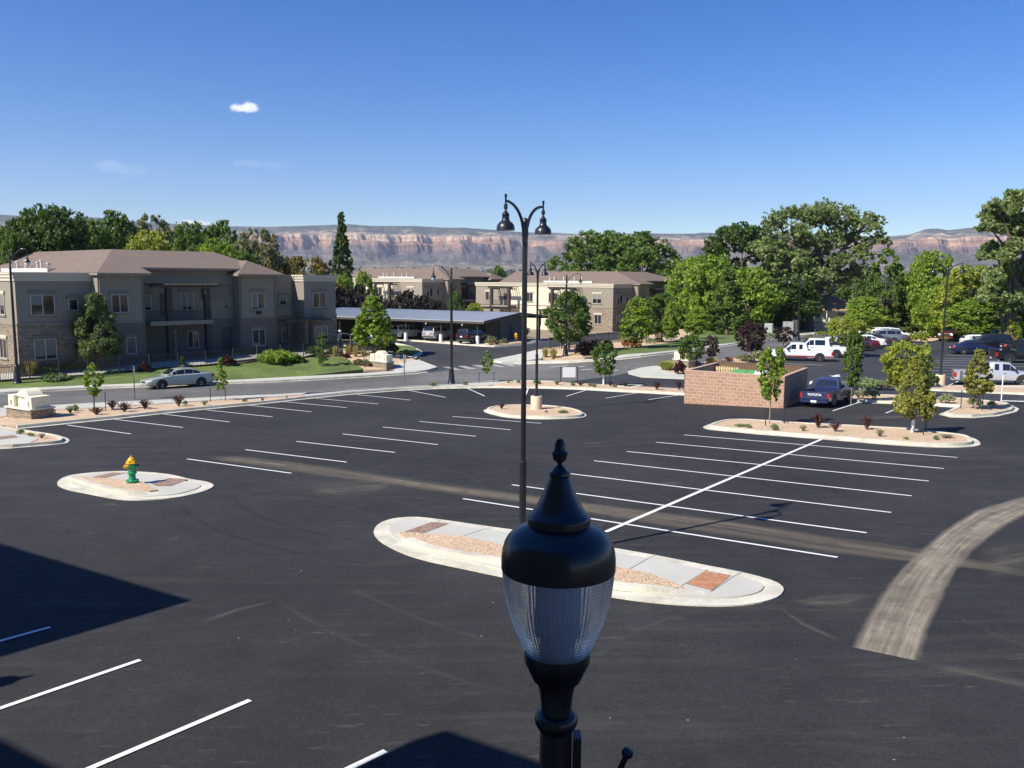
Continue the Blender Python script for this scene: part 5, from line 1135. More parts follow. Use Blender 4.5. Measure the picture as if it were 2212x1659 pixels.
def car(kind, col, lab, rimm=RIM, tag_=True):
    S_ = SPEC[kind]; t = thing({'sedan':'parked_sedan','wagon':'parked_hatchback','suv':'parked_suv','bigsuv':'parked_suv'}[kind], lab, 'car')
    st = [ring(*b) for b in S_['body']]
    loft(st).obj('body', col, t, 38)
    def belt(x):
        b = S_['body']
        for p, q in zip(b, b[1:]):
            if p[0] >= x >= q[0]: k = (p[0]-x)/(p[0]-q[0]); return p[2]+(q[2]-p[2])*k, p[3]+(q[3]-p[3])*k
        return b[-1][2], b[-1][3]
    C_ = S_['cab']; rg = []
    for (x, z, w_) in C_:
        zb, wb_ = belt(x); rg.append(cabring(x, zb, min(wb_*.93, w_+.17) if z > zb+.1 else wb_*.88, max(z, zb+.01), w_ if z > zb+.1 else w_))
    loft(rg).obj('roof', col, t, 38)
    # glass laid a few mm proud of the cabin shell
    def side_pt(i, f_, s, up):   # between ring i and i+1, up 0..1 between belt point 0 and shoulder point 1
        n = len(rg[0]); a0, a1 = (0, 1) if s > 0 else (n-1, n-2)
        p = lerp(rg[i][a0], rg[i+1][a0], f_); q = lerp(rg[i][a1], rg[i+1][a1], f_)
        r_ = lerp(p, q, up); return (r_[0], r_[1]+s*.008, r_[2]+.002)
    k = len(C_)-1
    for s in (1, -1):
        m = MB()
        for i in range(k):
            f0, f1 = (.22 if i == 0 else .02), (.55 if i == k-1 and kind == 'sedan' else (.35 if i == k-1 else .94))
            if i == k-1 and kind != 'sedan': continue
            if i > 0 and i % 2 == 0: f0 = .06
            m.add([side_pt(i,f0,s,.16), side_pt(i,f1,s,.16), side_pt(i,f1,s,.94 if i not in (k-1,) else .86), side_pt(i,f0,s,.94 if i else .80)], [(0,1,2,3)])
        m.obj('side_window', CGLASS, t)
        m = MB()
        for x in (.55,-.42): m.box(x-.1,x+.1,s*(S_['W']+.002),s*(S_['W']+.03),belt(x)[0]-.16,belt(x)[0]-.12)
        m.obj('door_handle', col, t)
    def cross(i, j, name):
        glass_strip(rg[i], rg[j], name, t, .16 if name == 'windshield' else .14, .93)
    cross(0, 1, 'windshield'); cross(k, k-1, 'rear_window')
    W_ = S_['W']; L2 = S_['body'][0][0]; R2_ = -S_['body'][-1][0]; zt = S_['body'][1][2]; zr_ = S_['body'][-2][2]
    for s in (1, -1):
        m = MB(); m.add([(L2+.005,s*W_*.45,zt-.16),(L2-.03,s*W_*.82,zt-.13),(L2-.30,s*W_*.955,zt-.06),(L2-.30,s*W_*.95,zt+.03),(L2-.06,s*W_*.8,zt+.02),(L2-.02,s*W_*.45,zt-.02)], [(0,1,4,5),(1,2,3,4)]); m.obj('headlight', HEAD, t)
        m = MB(); x = -R2_; m.add([(x-.012,s*W_*.48,zr_-.30),(x+.0,s*W_*.86,zr_-.30),(x+.22,s*W_*.985,zr_-.24),(x+.22,s*W_*.965,zr_-.06),(x+.02,s*W_*.85,zr_-.08),(x+.01,s*W_*.48,zr_-.10)], [(0,1,4,5),(1,2,3,4)]); m.obj('taillight', TAIL, t)
        p = belt(.85); m = MB().lathe([(.02,-.09),(.08,-.07),(.1,0),(.08,.07),(.02,.09)], 10, c=(.72, s*(W_+.09), p[0]+.06), m=Matrix.Rotation(rad(90),3,'X')); m.obj('mirror', col, t, 50)
    m = MB(); m.box(L2-.1,L2+.02,-W_*.4,W_*.4,zt-.22,zt-.08); m.obj('grille', PLAST, t)
    m = MB(); m.box(L2-.12,L2+.03,-W_*.72,W_*.72,S_['body'][0][1]-.02,S_['body'][0][1]+.1); m.obj('front_bumper', PLAST if kind != 'sedan' else col, t)
    m = MB(); m.box(-R2_-.05,-R2_+.15,-W_*.8,W_*.8,S_['body'][-1][1]-.04,S_['body'][-1][1]+.12); m.obj('rear_bumper', PLAST if 'suv' in kind else col, t)
    MB().box(-R2_-.062,-R2_-.05,-.16,.16,zr_-.36,zr_-.2).obj('license_plate', PLATE, t)
    xs = S_['wb']; wheels(t, xs, S_['wr'], W_-.09, rimm); arches(t, xs, S_['wr'], W_)
    return t
def pickup(col, lab, L_=5.6, W_=.98, H_=1.85, crew=False, rimm=RIM, stripe=None, wr=.39, bed=None, cap=None):
    """cab position follows from the bed length"""
    t = thing('parked_pickup', lab, 'pickup truck'); h = L_/2; bed = bed or (1.75 if crew else 2.1); zb = .42*H_/1.85; zh = .60*H_; zd = .585*H_
    cr_ = -h+.08+bed      # rear face of the cab
    hood = h-1.25*L_/5.6
    body = [(h,zb+.08,zh-.16,W_*.86),(h-.04,zb,zh-.08,W_*.95),(h-.3,zb-.04,zh-.03,W_),(hood+.1,zb-.05,zh+.02,W_),(hood-.3,zb-.05,zh+.03,W_),(cr_+.02,zb-.05,zh+.03,W_),(cr_,zb-.05,zh+.03,W_)]
    loft([ring(*b) for b in body]).obj('body', col, t, 35)
    # bed: floor, two sides, tailgate
    m = MB(); m.box(-h+.03,cr_-.005,-W_,-W_+.07,zb,zh-.01); m.obj('bed_side', col, t); m = MB(); m.box(-h+.03,cr_-.005,W_-.07,W_,zb,zh-.01); m.obj('bed_side', col, t)
    m = MB(); m.box(-h+.06,cr_-.01,-W_+.071,W_-.071,zb+.12,zb+.2); m.obj('bed_floor', PLAST, t)
    tg = MB().box(-h,-h+.06,-W_+.1,W_-.1,zb+.1,zh-.03).obj('tailgate', col, t)
    for s in (1, -1):
        MB().box(-h-.008,-h+.16,s*(W_-.11) if s > 0 else -W_-.004,(W_+.004) if s > 0 else -(W_-.11),zb+.2,zh-.1).obj('taillight', TAIL, t)
    MB().box(-h-.14,-h-.005,-W_*.93,W_*.93,zb-.06,zb+.08).obj('rear_bumper', CHROME if col != MC.get('car_blue') else col, t)
    MB().box(-h-.155,-h-.142,-.17,.17,zb-.05,zb+.07).obj('license_plate', PLATE, t)
    # cab
    H2 = H_; wr_ = W_*.80
    C_ = [(hood+.05,zh+.03,W_*.88),(hood-.62*H_/1.85,H2-.06,wr_),(hood-1.1,H2,wr_),(cr_+.35,H2,wr_),(cr_+.12,H2-.05,wr_),(cr_+.01,zh+.03,W_*.9)]
    rg = [cabring(x, zh, W_*.93, z, w_) for x, z, w_ in C_]
    loft(rg).obj('cab', col, t, 38)
    def sp(i, f_, s, up):
        n = len(rg[0]); a0, a1 = (0, 1) if s > 0 else (n-1, n-2); p = lerp(rg[i][a0], rg[i+1][a0], f_); q = lerp(rg[i][a1], rg[i+1][a1], f_); r_ = lerp(p, q, up); return (r_[0], r_[1]+s*.008, r_[2]+.002)
    for s in (1, -1):
        m = MB(); m.add([sp(0,.28,s,.2), sp(0,.98,s,.16), sp(0,.98,s,.92), sp(0,.5,s,.62)], [(0,1,2,3)]); m.add([sp(1,.02,s,.16), sp(1,.92,s,.16), sp(1,.92,s,.93), sp(1,.02,s,.93)], [(0,1,2,3)])
        if crew: m.add([sp(2,.05,s,.16), sp(2,.9,s,.16), sp(2,.9,s,.93), sp(2,.05,s,.93)], [(0,1,2,3)])
        elif rg[2][0][0]-rg[3][0][0] > .5: m.add([sp(2,.35,s,.18), sp(2,.85,s,.18), sp(2,.85,s,.9), sp(2,.35,s,.9)], [(0,1,2,3)])
        m.obj('side_window', CGLASS, t)
        MB().lathe([(.02,-.1),(.1,-.08),(.12,0),(.1,.08),(.02,.1)], 8, c=(hood-.25, s*(W_+.13), zh+.14), m=Matrix.Rotation(rad(90),3,'X')).obj('mirror', PLAST, t, 50)
        m = MB(); m.box(hood-1.0,hood-.85,s*(W_+.001),s*(W_+.03),zh-.16,zh-.12); m.obj('door_handle', PLAST, t)
        m = MB(); m.box(h-.10,h+.008,s*W_*.62 if s > 0 else -W_*.93,W_*.93 if s > 0 else -W_*.62,zh-.32,zh-.12); m.obj('headlight', HEAD, t)
    glass_strip(rg[0], rg[1], 'windshield', t, .12, .93); glass_strip(rg[5], rg[4], 'rear_window', t, .25, .90, .88)
    m = MB()
    for i in range(4): m.box(h-.06,h+.012,-W_*.58,W_*.58,zh-.40+i*.09,zh-.36+i*.09)
    m.obj('grille', CHROME, t); MB().box(h-.02,h+.004,-W_*.6,W_*.6,zh-.42,zh-.1).obj('grille_back', PLAST, t)
    MB().box(h-.08,h+.10,-W_*.95,W_*.95,zb-.04,zb+.12).obj('front_bumper', CHROME, t)
    xs = (h-.98*L_/5.6, -h+1.18*L_/5.6); wheels(t, xs, wr, W_-.1, rimm); arches(t, xs, wr, W_)
    if stripe:
        m = MB()
        for s in (1, -1): m.box(xs[1]+wr*1.25,xs[0]-wr*1.25,s*(W_+.001),s*(W_+.006),zb+.02,zb+.15); m.box(-h+.03,xs[1]-wr*1.25,s*(W_+.001),s*(W_+.006),zb+.02,zb+.15)
        m.obj('red_stripe', stripe, t)
    return t, tg
def seat(t, x, y, hd, dz=0.):
    """stand the vehicle on the terrain, heading hd (math angle)"""
    e = 1.2; n = Vector((-(G(x+e,y)-G(x-e,y))/(2*e), -(G(x,y+e)-G(x,y-e))/(2*e), 1)).normalized()
    f = Vector((math.cos(hd), math.sin(hd), 0)); f = (f-n*f.dot(n)).normalized(); l_ = n.cross(f)
    t.matrix_basis = Matrix(((f.x,l_.x,n.x,x),(f.y,l_.y,n.y,y),(f.z,l_.z,n.z,G(x,y)+dz),(0,0,0,1)))
def by_wheels(t, fpx, rpx, side, xs, wy, dz=.02, hd=None):
    """near-side wheels at the two pixels; side=+1 when the left flank faces the camera"""
    a = W(*fpx).to_2d() if fpx else None; b = W(*rpx).to_2d()
    if hd is None: hd = math.atan2((a-b).y, (a-b).x)
    f = Vector((math.cos(hd), math.sin(hd))); l_ = Vector((-f.y, f.x))
    c = b-f*xs[1]-l_*side*wy if not a else (a+b)/2-f*(xs[0]+xs[1])/2-l_*side*wy
    seat(t, c.x, c.y, hd, dz); return hd
# the sedan at the kerb across the street
SG = paint('pale_green', (.41,.43,.36), .25)
t = car('sedan', SG, 'pale grey-green sedan standing at the far kerb of the street, facing left'); hd_s = by_wheels(t, (349.5,841.6), (435.2,835.8), 1, SPEC['sedan']['wb'], .9, .035)
t.matrix_basis = t.matrix_basis @ Matrix.Scale(1.11, 4)
# blue pickup with name on the tailgate
BL = paint('blue', (.018,.028,.095), .15)
t, tg = pickup(BL, 'dark blue pickup with white name on its tailgate, parked right of the block enclosure', 4.6, .84, 1.58, wr=.34, bed=2.0)
text_mesh('TOYOTA', .18, 'lettering', M('white_letters', (.8,.8,.82), .5, var=.02), tg, (-2.305,0,.74), (rad(90),0,rad(-90)), .003, (1.12,1,1), offset=.004)
MB().box(-2.306,-2.301,-.68,.68,.885,.90).obj('trim_strip', CHROME, tg); MB().box(-2.306,-2.301,-.68,.68,.60,.613).obj('trim_strip', CHROME, tg)
a, b = W(1743,876).to_2d(), W(1800,879.5).to_2d(); hd = math.atan2(b.y-a.y, b.x-a.x)+math.pi/2; f = Vector((math.cos(hd), math.sin(hd))); c = (a+b)/2+f*(2.3-1.18*4.6/5.6); seat(t, c.x, c.y, hd, .03)
WH = paint('white', (.78,.78,.77), 0.)
RD = M('red_band', (.26,.025,.03), .4)
t, _ = pickup(WH, 'white extended-cab pickup with a red band along its side, by the shrubs', 5.7, .98, 1.78, stripe=RD, bed=2.25, rimm=M('worn_rim', (.6,.57,.5), .4))
hd_w = by_wheels(t, (1691,780), (1766.4,782), 1, (5.7/2-.98*5.7/5.6, -5.7/2+1.18*5.7/5.6), .95)
GW = 'cars parked in the back lot'
t['group'] = GW
t, _ = pickup(WH, 'white crew-cab pickup right behind the one with the red band', 5.7, .98, 1.9, crew=True)
by_wheels(t, None, (1806,773.5), 1, (0, -5.7/2+1.18*5.7/5.6), .95, hd=hd_w); t['group'] = GW
def park(kind, col, px, py, lab, hd, pick=False, **k):
    """rear wheel near flank at px,py"""
    if pick:
        t, _ = pickup(col, lab, **k); L_ = k.get('L_', 5.6); xs = (L_/2-.98*L_/5.6, -L_/2+1.18*L_/5.6)
    else: t = car(kind, col, lab); xs = SPEC[kind]['wb']
    by_wheels(t, None, (px, py), 1 if math.sin(hd) < math.sin(0)+.0 or abs(math.cos(hd)+1) < .6 else -1, xs, .9, hd=hd); t['group'] = GW; return t
hr = hd_w-rad(4)
park('sedan', paint('black', (.015,.015,.017)), 1859, 759, 'black car with an orange tail reflection, half hidden by the slender tree', hr)
park('sedan', paint('burgundy', (.10,.012,.02)), 1878, 755, 'burgundy sedan whose tail points right, second in the row behind the slender tree', hr)
park('sedan', WH, 1893, 751, 'white sedan behind the burgundy one in the left row of the back lot', hr)
park('wagon', WH, 1872, 741, 'white wagon whose roof rises behind the burgundy sedan', hr)
park('sedan', paint('charcoal', (.05,.05,.055)), 1906, 747.5, 'dark grey sedan between the white sedan and the grey crossover', hr)
park('suv', paint('steel_grey', (.20,.21,.23), .4), 1931, 743, 'steel grey crossover with a bright rear wheel in the left row', hr)
park('wagon', paint('pale_silver', (.6,.61,.62), .3), 1846, 745.5, 'pale silver wagon behind the black car in the left row', hr)
park('suv', WH, 1917, 741.5, 'white crossover squeezed between the dark grey sedan and the grey crossover', hr)
park('sedan', paint('mid_grey', (.12,.125,.13), .3), 1944, 739.5, 'mid grey sedan near the far end of the left row', hr)
t = car('bigsuv', WH, 'large white four-door vehicle facing right at the far end of the left row'); by_wheels(t, (1957,737.5), (1905,740), -1, SPEC['bigsuv']['wb'], .95, hd=rad(-4)); t['group'] = GW
# right side of the back lot
DR = paint('dark_red', (.13,.012,.016), .3)
t, _ = pickup(DR, 'dark red crew-cab pickup facing the camera beside the trees', 5.7, 1.0, 1.95, crew=True)
a, b = W(2031,738.3).to_2d(), W(2063,737.8).to_2d(); hd = rad(-135); f = Vector((math.cos(hd), math.sin(hd))); c = (a+b)/2-f*(5.7/2-1.0); seat(t, c.x, c.y, hd, .03); t['group'] = GW
gl = GW
def park_r(kind, col, fpx, rpx, lab, hd=None, pick=False, **k):
    if pick: t, _ = pickup(col, lab, **k); L_ = k.get('L_', 5.6); xs = (L_/2-.98*L_/5.6, -L_/2+1.18*L_/5.6)
    else: t = car(kind, col, lab); xs = SPEC[kind]['wb']
    by_wheels(t, fpx, rpx, -1, xs, .92, hd=hd); t['group'] = GW; return t
NV = paint('navy', (.012,.018,.06), .2)
t = park_r('sedan', NV, (2144.7,767.5), (2079.4,766), 'dark navy sedan facing right, in front of the white and black cars')
hdr = math.atan2(t.matrix_basis[1][0], t.matrix_basis[0][0])
BK = paint('black_gloss', (.012,.012,.014))
park_r(None, BK, None, (2180,785), 'black pickup cut by the right edge with a bright rear wheel', hd=hdr, pick=True, L_=5.8, H_=1.85, crew=True)
SV = paint('silver', (.52,.54,.56), .45)
park_r(None, SV, (2202,835), None or (2106,833), 'silver-white pickup with a single cab behind the far right hydrant', hd=W(2202,835).to_2d() and math.atan2((W(2202,835)-W(2106,833)).y, (W(2202,835)-W(2106,833)).x), pick=True, L_=5.4, H_=1.75, bed=2.1)
park_r('wagon', WH, None, (2100,752), 'white car hidden behind the navy sedan, only roof and hood seen', hd=hdr)
t = car('suv', BK, 'black crossover with its red tail lamp to the right, behind the navy sedan'); by_wheels(t, None, (2168,756), 1, SPEC['suv']['wb'], .92, hd=hdr+math.pi); t['group'] = GW
t = car('bigsuv', paint('midnight', (.012,.016,.03)), 'very dark large vehicle seen from behind beyond the white car, under the trees'); p = W(2104,734).to_2d(); seat(t, p.x, p.y, rad(80), .03); t['group'] = GW
t, _ = pickup(WH, 'white single-cab pickup behind the black crossover', 5.7, .98, 1.85); p = W(2160,741).to_2d(); seat(t, p.x, p.y, hdr+math.pi, .03); t['group'] = GW
t = car('bigsuv', WH, 'tall white vehicle at the right edge beside the yellow-green bush'); p = W(2216,733).to_2d(); seat(t, p.x, p.y, rad(70), .03); t['group'] = GW
t = car('sedan', paint('signal_red', (.30,.015,.02)), 'red car at the right edge between white vehicles'); p = W(2222,740).to_2d(); seat(t, p.x, p.y, hdr, .03); t['group'] = GW
t = car('sedan', BK, 'black sedan with lit red tail lamp just above the black pickup'); by_wheels(t, None, (2192,763), -1, SPEC['sedan']['wb'], .92, hd=hdr); t['group'] = GW
# under the carport
cph = rad(-27.3+90)
def incar(kind, col, px, py, lab, dh=0.):
    t = car(kind, col, lab); p = W(px, py).to_2d(); f = Vector((math.cos(cph+dh), math.sin(cph+dh))); c = p+f*1.35; seat(t, c.x, c.y, cph+dh, .14); t['group'] = 'cars under the carport'; return t
incar('suv', WH, 862, 734.6, 'white boxy four-wheel-drive under the carport, nearest to the maple', rad(-12))
incar('suv', SV, 934, 738.5, 'silver four-wheel-drive seen from behind under the middle of the carport')
incar('suv', paint('ink', (.012,.013,.02)), 1008, 744.4, 'dark crossover with red tail lamps at the right end of the carport', rad(-6))
t = car('sedan', paint('slate', (.06,.08,.09), .3), 'dark car half hidden under the big maple beside the fence'); p = W(790,757).to_2d(); seat(t, p.x, p.y, rad(200), .03)
t, _ = pickup(WH, 'white pickup partly visible behind the carport end wall', 5.5, .98, 1.85); p = at(1113, 122).to_2d(); seat(t, p.x, p.y, rad(60), .2)
# ------------------------------------------------------------------ foliage
rng = np.random.default_rng(11)
def leaf_mesh(P, size, aspect=.62, up=0., name='crown', jit=.6, tri=False):
    """P: n x 3 leaf centres -> one small kite-shaped face per leaf"""
    n = len(P); a = rng.normal(size=(n,3)); a[:,2] += up; a /= np.linalg.norm(a, axis=1)[:,None]
    b = rng.normal(size=(n,3)); b -= a*(a*b).sum(1)[:,None]; b /= np.linalg.norm(b, axis=1)[:,None]
    s = (size*(1+jit*rng.uniform(-1,1,n)))[:,None]
    V = np.stack([P-a*s, P+b*s*aspect, P+a*s, P-b*s*aspect], 1).reshape(-1,3)
    me = bpy.data.meshes.new(name); me.vertices.add(4*n); me.vertices.foreach_set('co', V.ravel())
    me.loops.add(4*n); me.loops.foreach_set('vertex_index', np.arange(4*n, dtype=np.int32))
    me.polygons.add(n); me.polygons.foreach_set('loop_start', np.arange(0, 4*n, 4, dtype=np.int32)); me.polygons.foreach_set('loop_total', np.full(n, 4, dtype=np.int32))
    me.update(calc_edges=True); return me
def blob_pts(c, r, n, flat=.8, shell=.55):
    d = rng.normal(size=(n,3)); d /= np.linalg.norm(d, axis=1)[:,None]
    rr = shell+(1-shell)*rng.uniform(0,1,n)**.6
    lump = 1+.22*np.sin(d[:,0]*5+c[0]*3)*np.cos(d[:,1]*5+c[1]*2+d[:,2]*4)
    P = np.array(c)+d*(rr*lump*r)[:,None]*np.array([1,1,flat])
    if n > 60:      # gather the leaves into sprays
        ns = max(6, n//16); S_ = P[:ns]; k = rng.integers(0, ns, n); P = S_[k]+rng.normal(size=(n,3))*r*.15*np.array([1,1,.8])
    return P
PROF = {
 'round': lambda t: max(.05, 1-(2*t-1)**2)**.5,
 'egg': lambda t: (max(.03, t)**.45)*(max(.0, 1-t)**.55)*1.75,
 'cone': lambda t: max(.08, (1-t))**.8*min(1, .35+t*5),
 'column': lambda t: min(1, .45+3*t)*max(.12, 1-t)**.38,
 'spindle': lambda t: min(1, .5+2.2*t)*max(.02, 1-t)**.75*1.15,
 'vase': lambda t: (.35+.75*t**.8)*max(.1, 1-t)**.35*1.35,
 'tear': lambda t: min(1, .55+2.0*t)*max(.05, 1-t)**.62,
 'flat': lambda t: min(1, .5+t*1.2)*max(.1, 1-t)**.3,
}
def tree_proto(name, H, R, z0, prof, nb, br, nl, ls, leaf, bark, tr, seed, flat=.8, limbs=8, lean=0., inner=.35, up=0., droop=0., shell=.5, trunk_top=.72, multi=1):
    """one tree: Empty > trunk, crown ; H height, R crown radius, z0 crown base"""
    global rng; rng = np.random.default_rng(seed)
    t = thing(name, '', 'tree'); f = PROF[prof]; blobs = []
    for k in range(nb):
        u = (k+.5+rng.uniform(-.35,.35))/nb; u = min(.97, max(.03, u)); a = k*2.39996+rng.uniform(-.5,.5)
        rr = R*f(u)*(inner+(1-inner)*rng.uniform(.55,1))*.86; rb = br*R*(.65+.6*rng.uniform())*(.6+.4*f(u))
        rr = max(0, min(rr, R*f(u)*1.05-rb*.45))*(1.18 if k % 5 == 0 else 1); blobs.append((rr*math.cos(a)+lean*u, rr*math.sin(a), z0+(H-z0)*u*.97-rb*.1, rb))
    tot = sum(b[3]**2 for b in blobs); P = []
    nl = int(nl*1.35); ls *= .84
    for b in blobs: P.append(blob_pts(b[:3], b[3], max(12, int(nl*b[3]**2/tot)), flat, shell))
    P = np.concatenate(P); P[:,2] = np.minimum(P[:,2], H)
    link(leaf_mesh(P, ls, up=up), 'crown', t, [leaf])
    m = MB()
    for q in range(multi):
        ox = 0 if multi == 1 else rng.uniform(-.3,.3)*R; pts = [(0,0,-.3),(0,0,0),(ox*.3,0,z0*.5),(lean*.1+ox*.6,ox*.4,z0),(lean*.4+ox,ox*.5,z0+(H-z0)*.35),(lean*trunk_top+ox*1.1,ox*.5,z0+(H-z0)*trunk_top)]
        m.tube(pts, [tr*1.5,tr*1.15,tr,tr*.85,tr*.55,tr*.16], 9)
    bl = sorted(blobs, key=lambda b: -b[3])[:limbs]
    for b in bl:
        z_s = z0*.8+min(b[2]-z0, (H-z0)*.55)*.45; s_ = Vector((lean*.2, 0, z_s)); e = Vector(b[:3]); mid = s_.lerp(e, .5)+Vector((0,0,(e.z-s_.z)*.12-.02*R))
        m.tube([s_, mid, e, e+Vector((e.x*.15,e.y*.15,b[3]*.5))], [tr*.42,tr*.28,tr*.15,tr*.05], 5)
    m.obj('trunk', bark, t, 60); t['_H'] = H; t['_R'] = R
    t.location = (0,-400,-50)
    return t
LF = {
 'dark': leafm('leaf_dark_green', (0.026,0.070,0.019), (0.142,0.212,0.037)),
 'mid': leafm('leaf_mid_green', (0.047,0.121,0.026), (0.242,0.334,0.059)),
 'bright': leafm('leaf_bright_green', (0.099,0.209,0.031), (0.432,0.547,0.067)),
 'cotton': leafm('leaf_cottonwood', (.09,.14,.045), (.40,.48,.17)),
 'olive': leafm('leaf_grey_green', (0.131,0.165,0.088), (0.432,0.383,0.185)),
 'orange': leafm('leaf_orange', (.10,.09,.02), (.34,.27,.07)),
 'yellow': leafm('leaf_yellow_green', (.14,.16,.025), (.44,.44,.10), spread=.7),
 'plum': leafm('leaf_purple', (.035,.020,.022), (.13,.075,.075)),
 'yg': leafm('leaf_lime', (0.155,0.242,0.031), (0.550,0.550,0.083)),
 'poplar': leafm('leaf_poplar', (0.026,0.077,0.023), (0.166,0.222,0.050)),
 'fir': leafm('leaf_fir', (0.044,0.109,0.039), (0.152,0.262,0.076)),
 'olive2': leafm('leaf_soft_green', (.065,.10,.035), (.27,.34,.11)),
 'red': leafm('leaf_barberry', (.045,.014,.014), (.14,.045,.042)),
 'sage': leafm('leaf_sage', (0.196,0.264,0.155), (0.550,0.550,0.285)),
 'juniper': leafm('leaf_juniper', (0.109,0.196,0.088), (0.432,0.505,0.218)),
 'straw': leafm('leaf_straw', (0.421,0.270,0.084), (0.600,0.600,0.220)),
 'grassy': leafm('leaf_grass_clump', (0.220,0.286,0.044), (0.550,0.550,0.134)),
 'rust': leafm('leaf_rust', (0.351,0.121,0.044), (0.550,0.283,0.101)),
}
TP = {
 'bigdark': tree_proto('broadleaf_tree', 15, 6.2, 2.2, 'round', 46, .30, 15000, .26, LF['dark'], BARK, .35, 1),
 'bigmid': tree_proto('broadleaf_tree', 15, 6.5, 2.0, 'egg', 50, .28, 15000, .27, LF['mid'], BARK, .35, 2),
 'bigmid2': tree_proto('broadleaf_tree', 14, 6.5, 2.5, 'round', 54, .26, 15000, .26, LF['mid'], BARK, .35, 22),
 'bright': tree_proto('broadleaf_tree', 12, 4.6, 1.2, 'round', 44, .28, 13000, .24, LF['bright'], BARK, .25, 3),
 'brightlow': tree_proto('broadleaf_tree', 11, 4.6, .6, 'egg', 46, .27, 13000, .23, LF['bright'], BARK, .25, 33),
 'lime': tree_proto('broadleaf_tree', 9, 3.6, .6, 'round', 38, .28, 10000, .20, LF['yg'], BARK, .2, 4),
 'olive': tree_proto('broadleaf_tree', 13, 5.2, 1.5, 'round', 48, .22, 9000, .24, LF['olive'], BARKG, .3, 5, shell=.35, limbs=18),
 'orange': tree_proto('autumn_tree', 9, 6.0, 1.5, 'round', 44, .24, 10000, .22, LF['orange'], BARK, .3, 6),
 'poplar': tree_proto('poplar_tree', 22, 3.0, .8, 'spindle', 80, .26, 13000, .26, LF['poplar'], BARK, .3, 7, flat=1.7, up=2.2),
 'fir': tree_proto('conifer_tree', 12, 3.6, .4, 'cone', 60, .24, 11000, .22, LF['mid'], BARK, .22, 8, flat=.55),
 'layered': tree_proto('broadleaf_tree', 13, 4.4, 1.5, 'egg', 40, .22, 8500, .24, LF['mid'], BARK, .25, 9, flat=.5),
 'street': tree_proto('street_tree', 7.5, 2.9, 1.5, 'egg', 60, .24, 13000, .12, LF['mid'], BARK, .11, 10, shell=.4),
 'streetb': tree_proto('street_tree', 7.0, 2.2, 1.3, 'egg', 46, .26, 9500, .13, LF['bright'], BARK, .09, 12, shell=.4),
 'streetc': tree_proto('street_tree', 7.5, 3.1, 1.5, 'tear', 64, .24, 13000, .12, LF['olive2'], BARK, .11, 61, shell=.4),
 'maple': tree_proto('maple_tree', 7.5, 3.0, 1.4, 'tear', 60, .22, 11000, .14, LF['bright'], BARK, .1, 13, shell=.35, flat=.75),
 'whisp': tree_proto('street_tree', 6.5, 1.1, .6, 'egg', 22, .42, 2600, .10, LF['mid'], BARKG, .035, 15, limbs=5, shell=.3),
 'sapling': tree_proto('sapling', 3.4, .62, 1.15, 'egg', 20, .40, 1500, .085, LF['bright'], BARKG, .024, 16, limbs=6, shell=.3),
 'sapling2': tree_proto('sapling', 3.4, .8, 1.0, 'cone', 24, .36, 1800, .085, LF['bright'], BARKG, .026, 17, limbs=6, shell=.3),
 'young': tree_proto('young_tree', 4.4, 1.05, 1.5, 'vase', 46, .30, 5200, .085, LF['bright'], BARKG, .04, 18, limbs=12, shell=.35),
 'young2': tree_proto('young_tree', 4.2, 1.25, 1.2, 'round', 44, .30, 5200, .09, LF['mid'], BARKG, .05, 19, limbs=12, shell=.35),
 'col': tree_proto('young_tree', 4.8, .9, 1.3, 'egg', 44, .36, 5200, .09, LF['mid'], BARKG, .045, 20, limbs=10, shell=.35),
 'yellow': tree_proto('young_tree', 4.8, 1.75, 1.15, 'cone', 58, .27, 7600, .10, LF['yellow'], BARKG, .06, 21, limbs=14, shell=.35),
 'limey': tree_proto('young_tree', 3.8, 1.5, 1.0, 'round', 46, .28, 5600, .095, LF['yg'], BARKG, .05, 24, limbs=12, shell=.35),
 'limeh': tree_proto('young_tree', 6.0, 2.1, 2.0, 'round', 50, .28, 6500, .11, LF['yg'], BARKG, .07, 62, limbs=12, shell=.35),
 'tiered': tree_proto('young_tree', 4.6, 1.5, 1.3, 'cone', 46, .24, 5200, .09, LF['yellow'], BARKG, .045, 25, limbs=16, shell=.3, flat=.5),
 'plum': tree_proto('plum_tree', 4.2, 2.4, 1.0, 'flat', 60, .20, 6500, .11, LF['plum'], BARK, .07, 26, limbs=26, shell=.3),
 'plums': tree_proto('plum_tree', 3.2, 1.5, 1.0, 'flat', 40, .22, 2600, .10, LF['plum'], BARK, .05, 27, limbs=22, shell=.2),
}
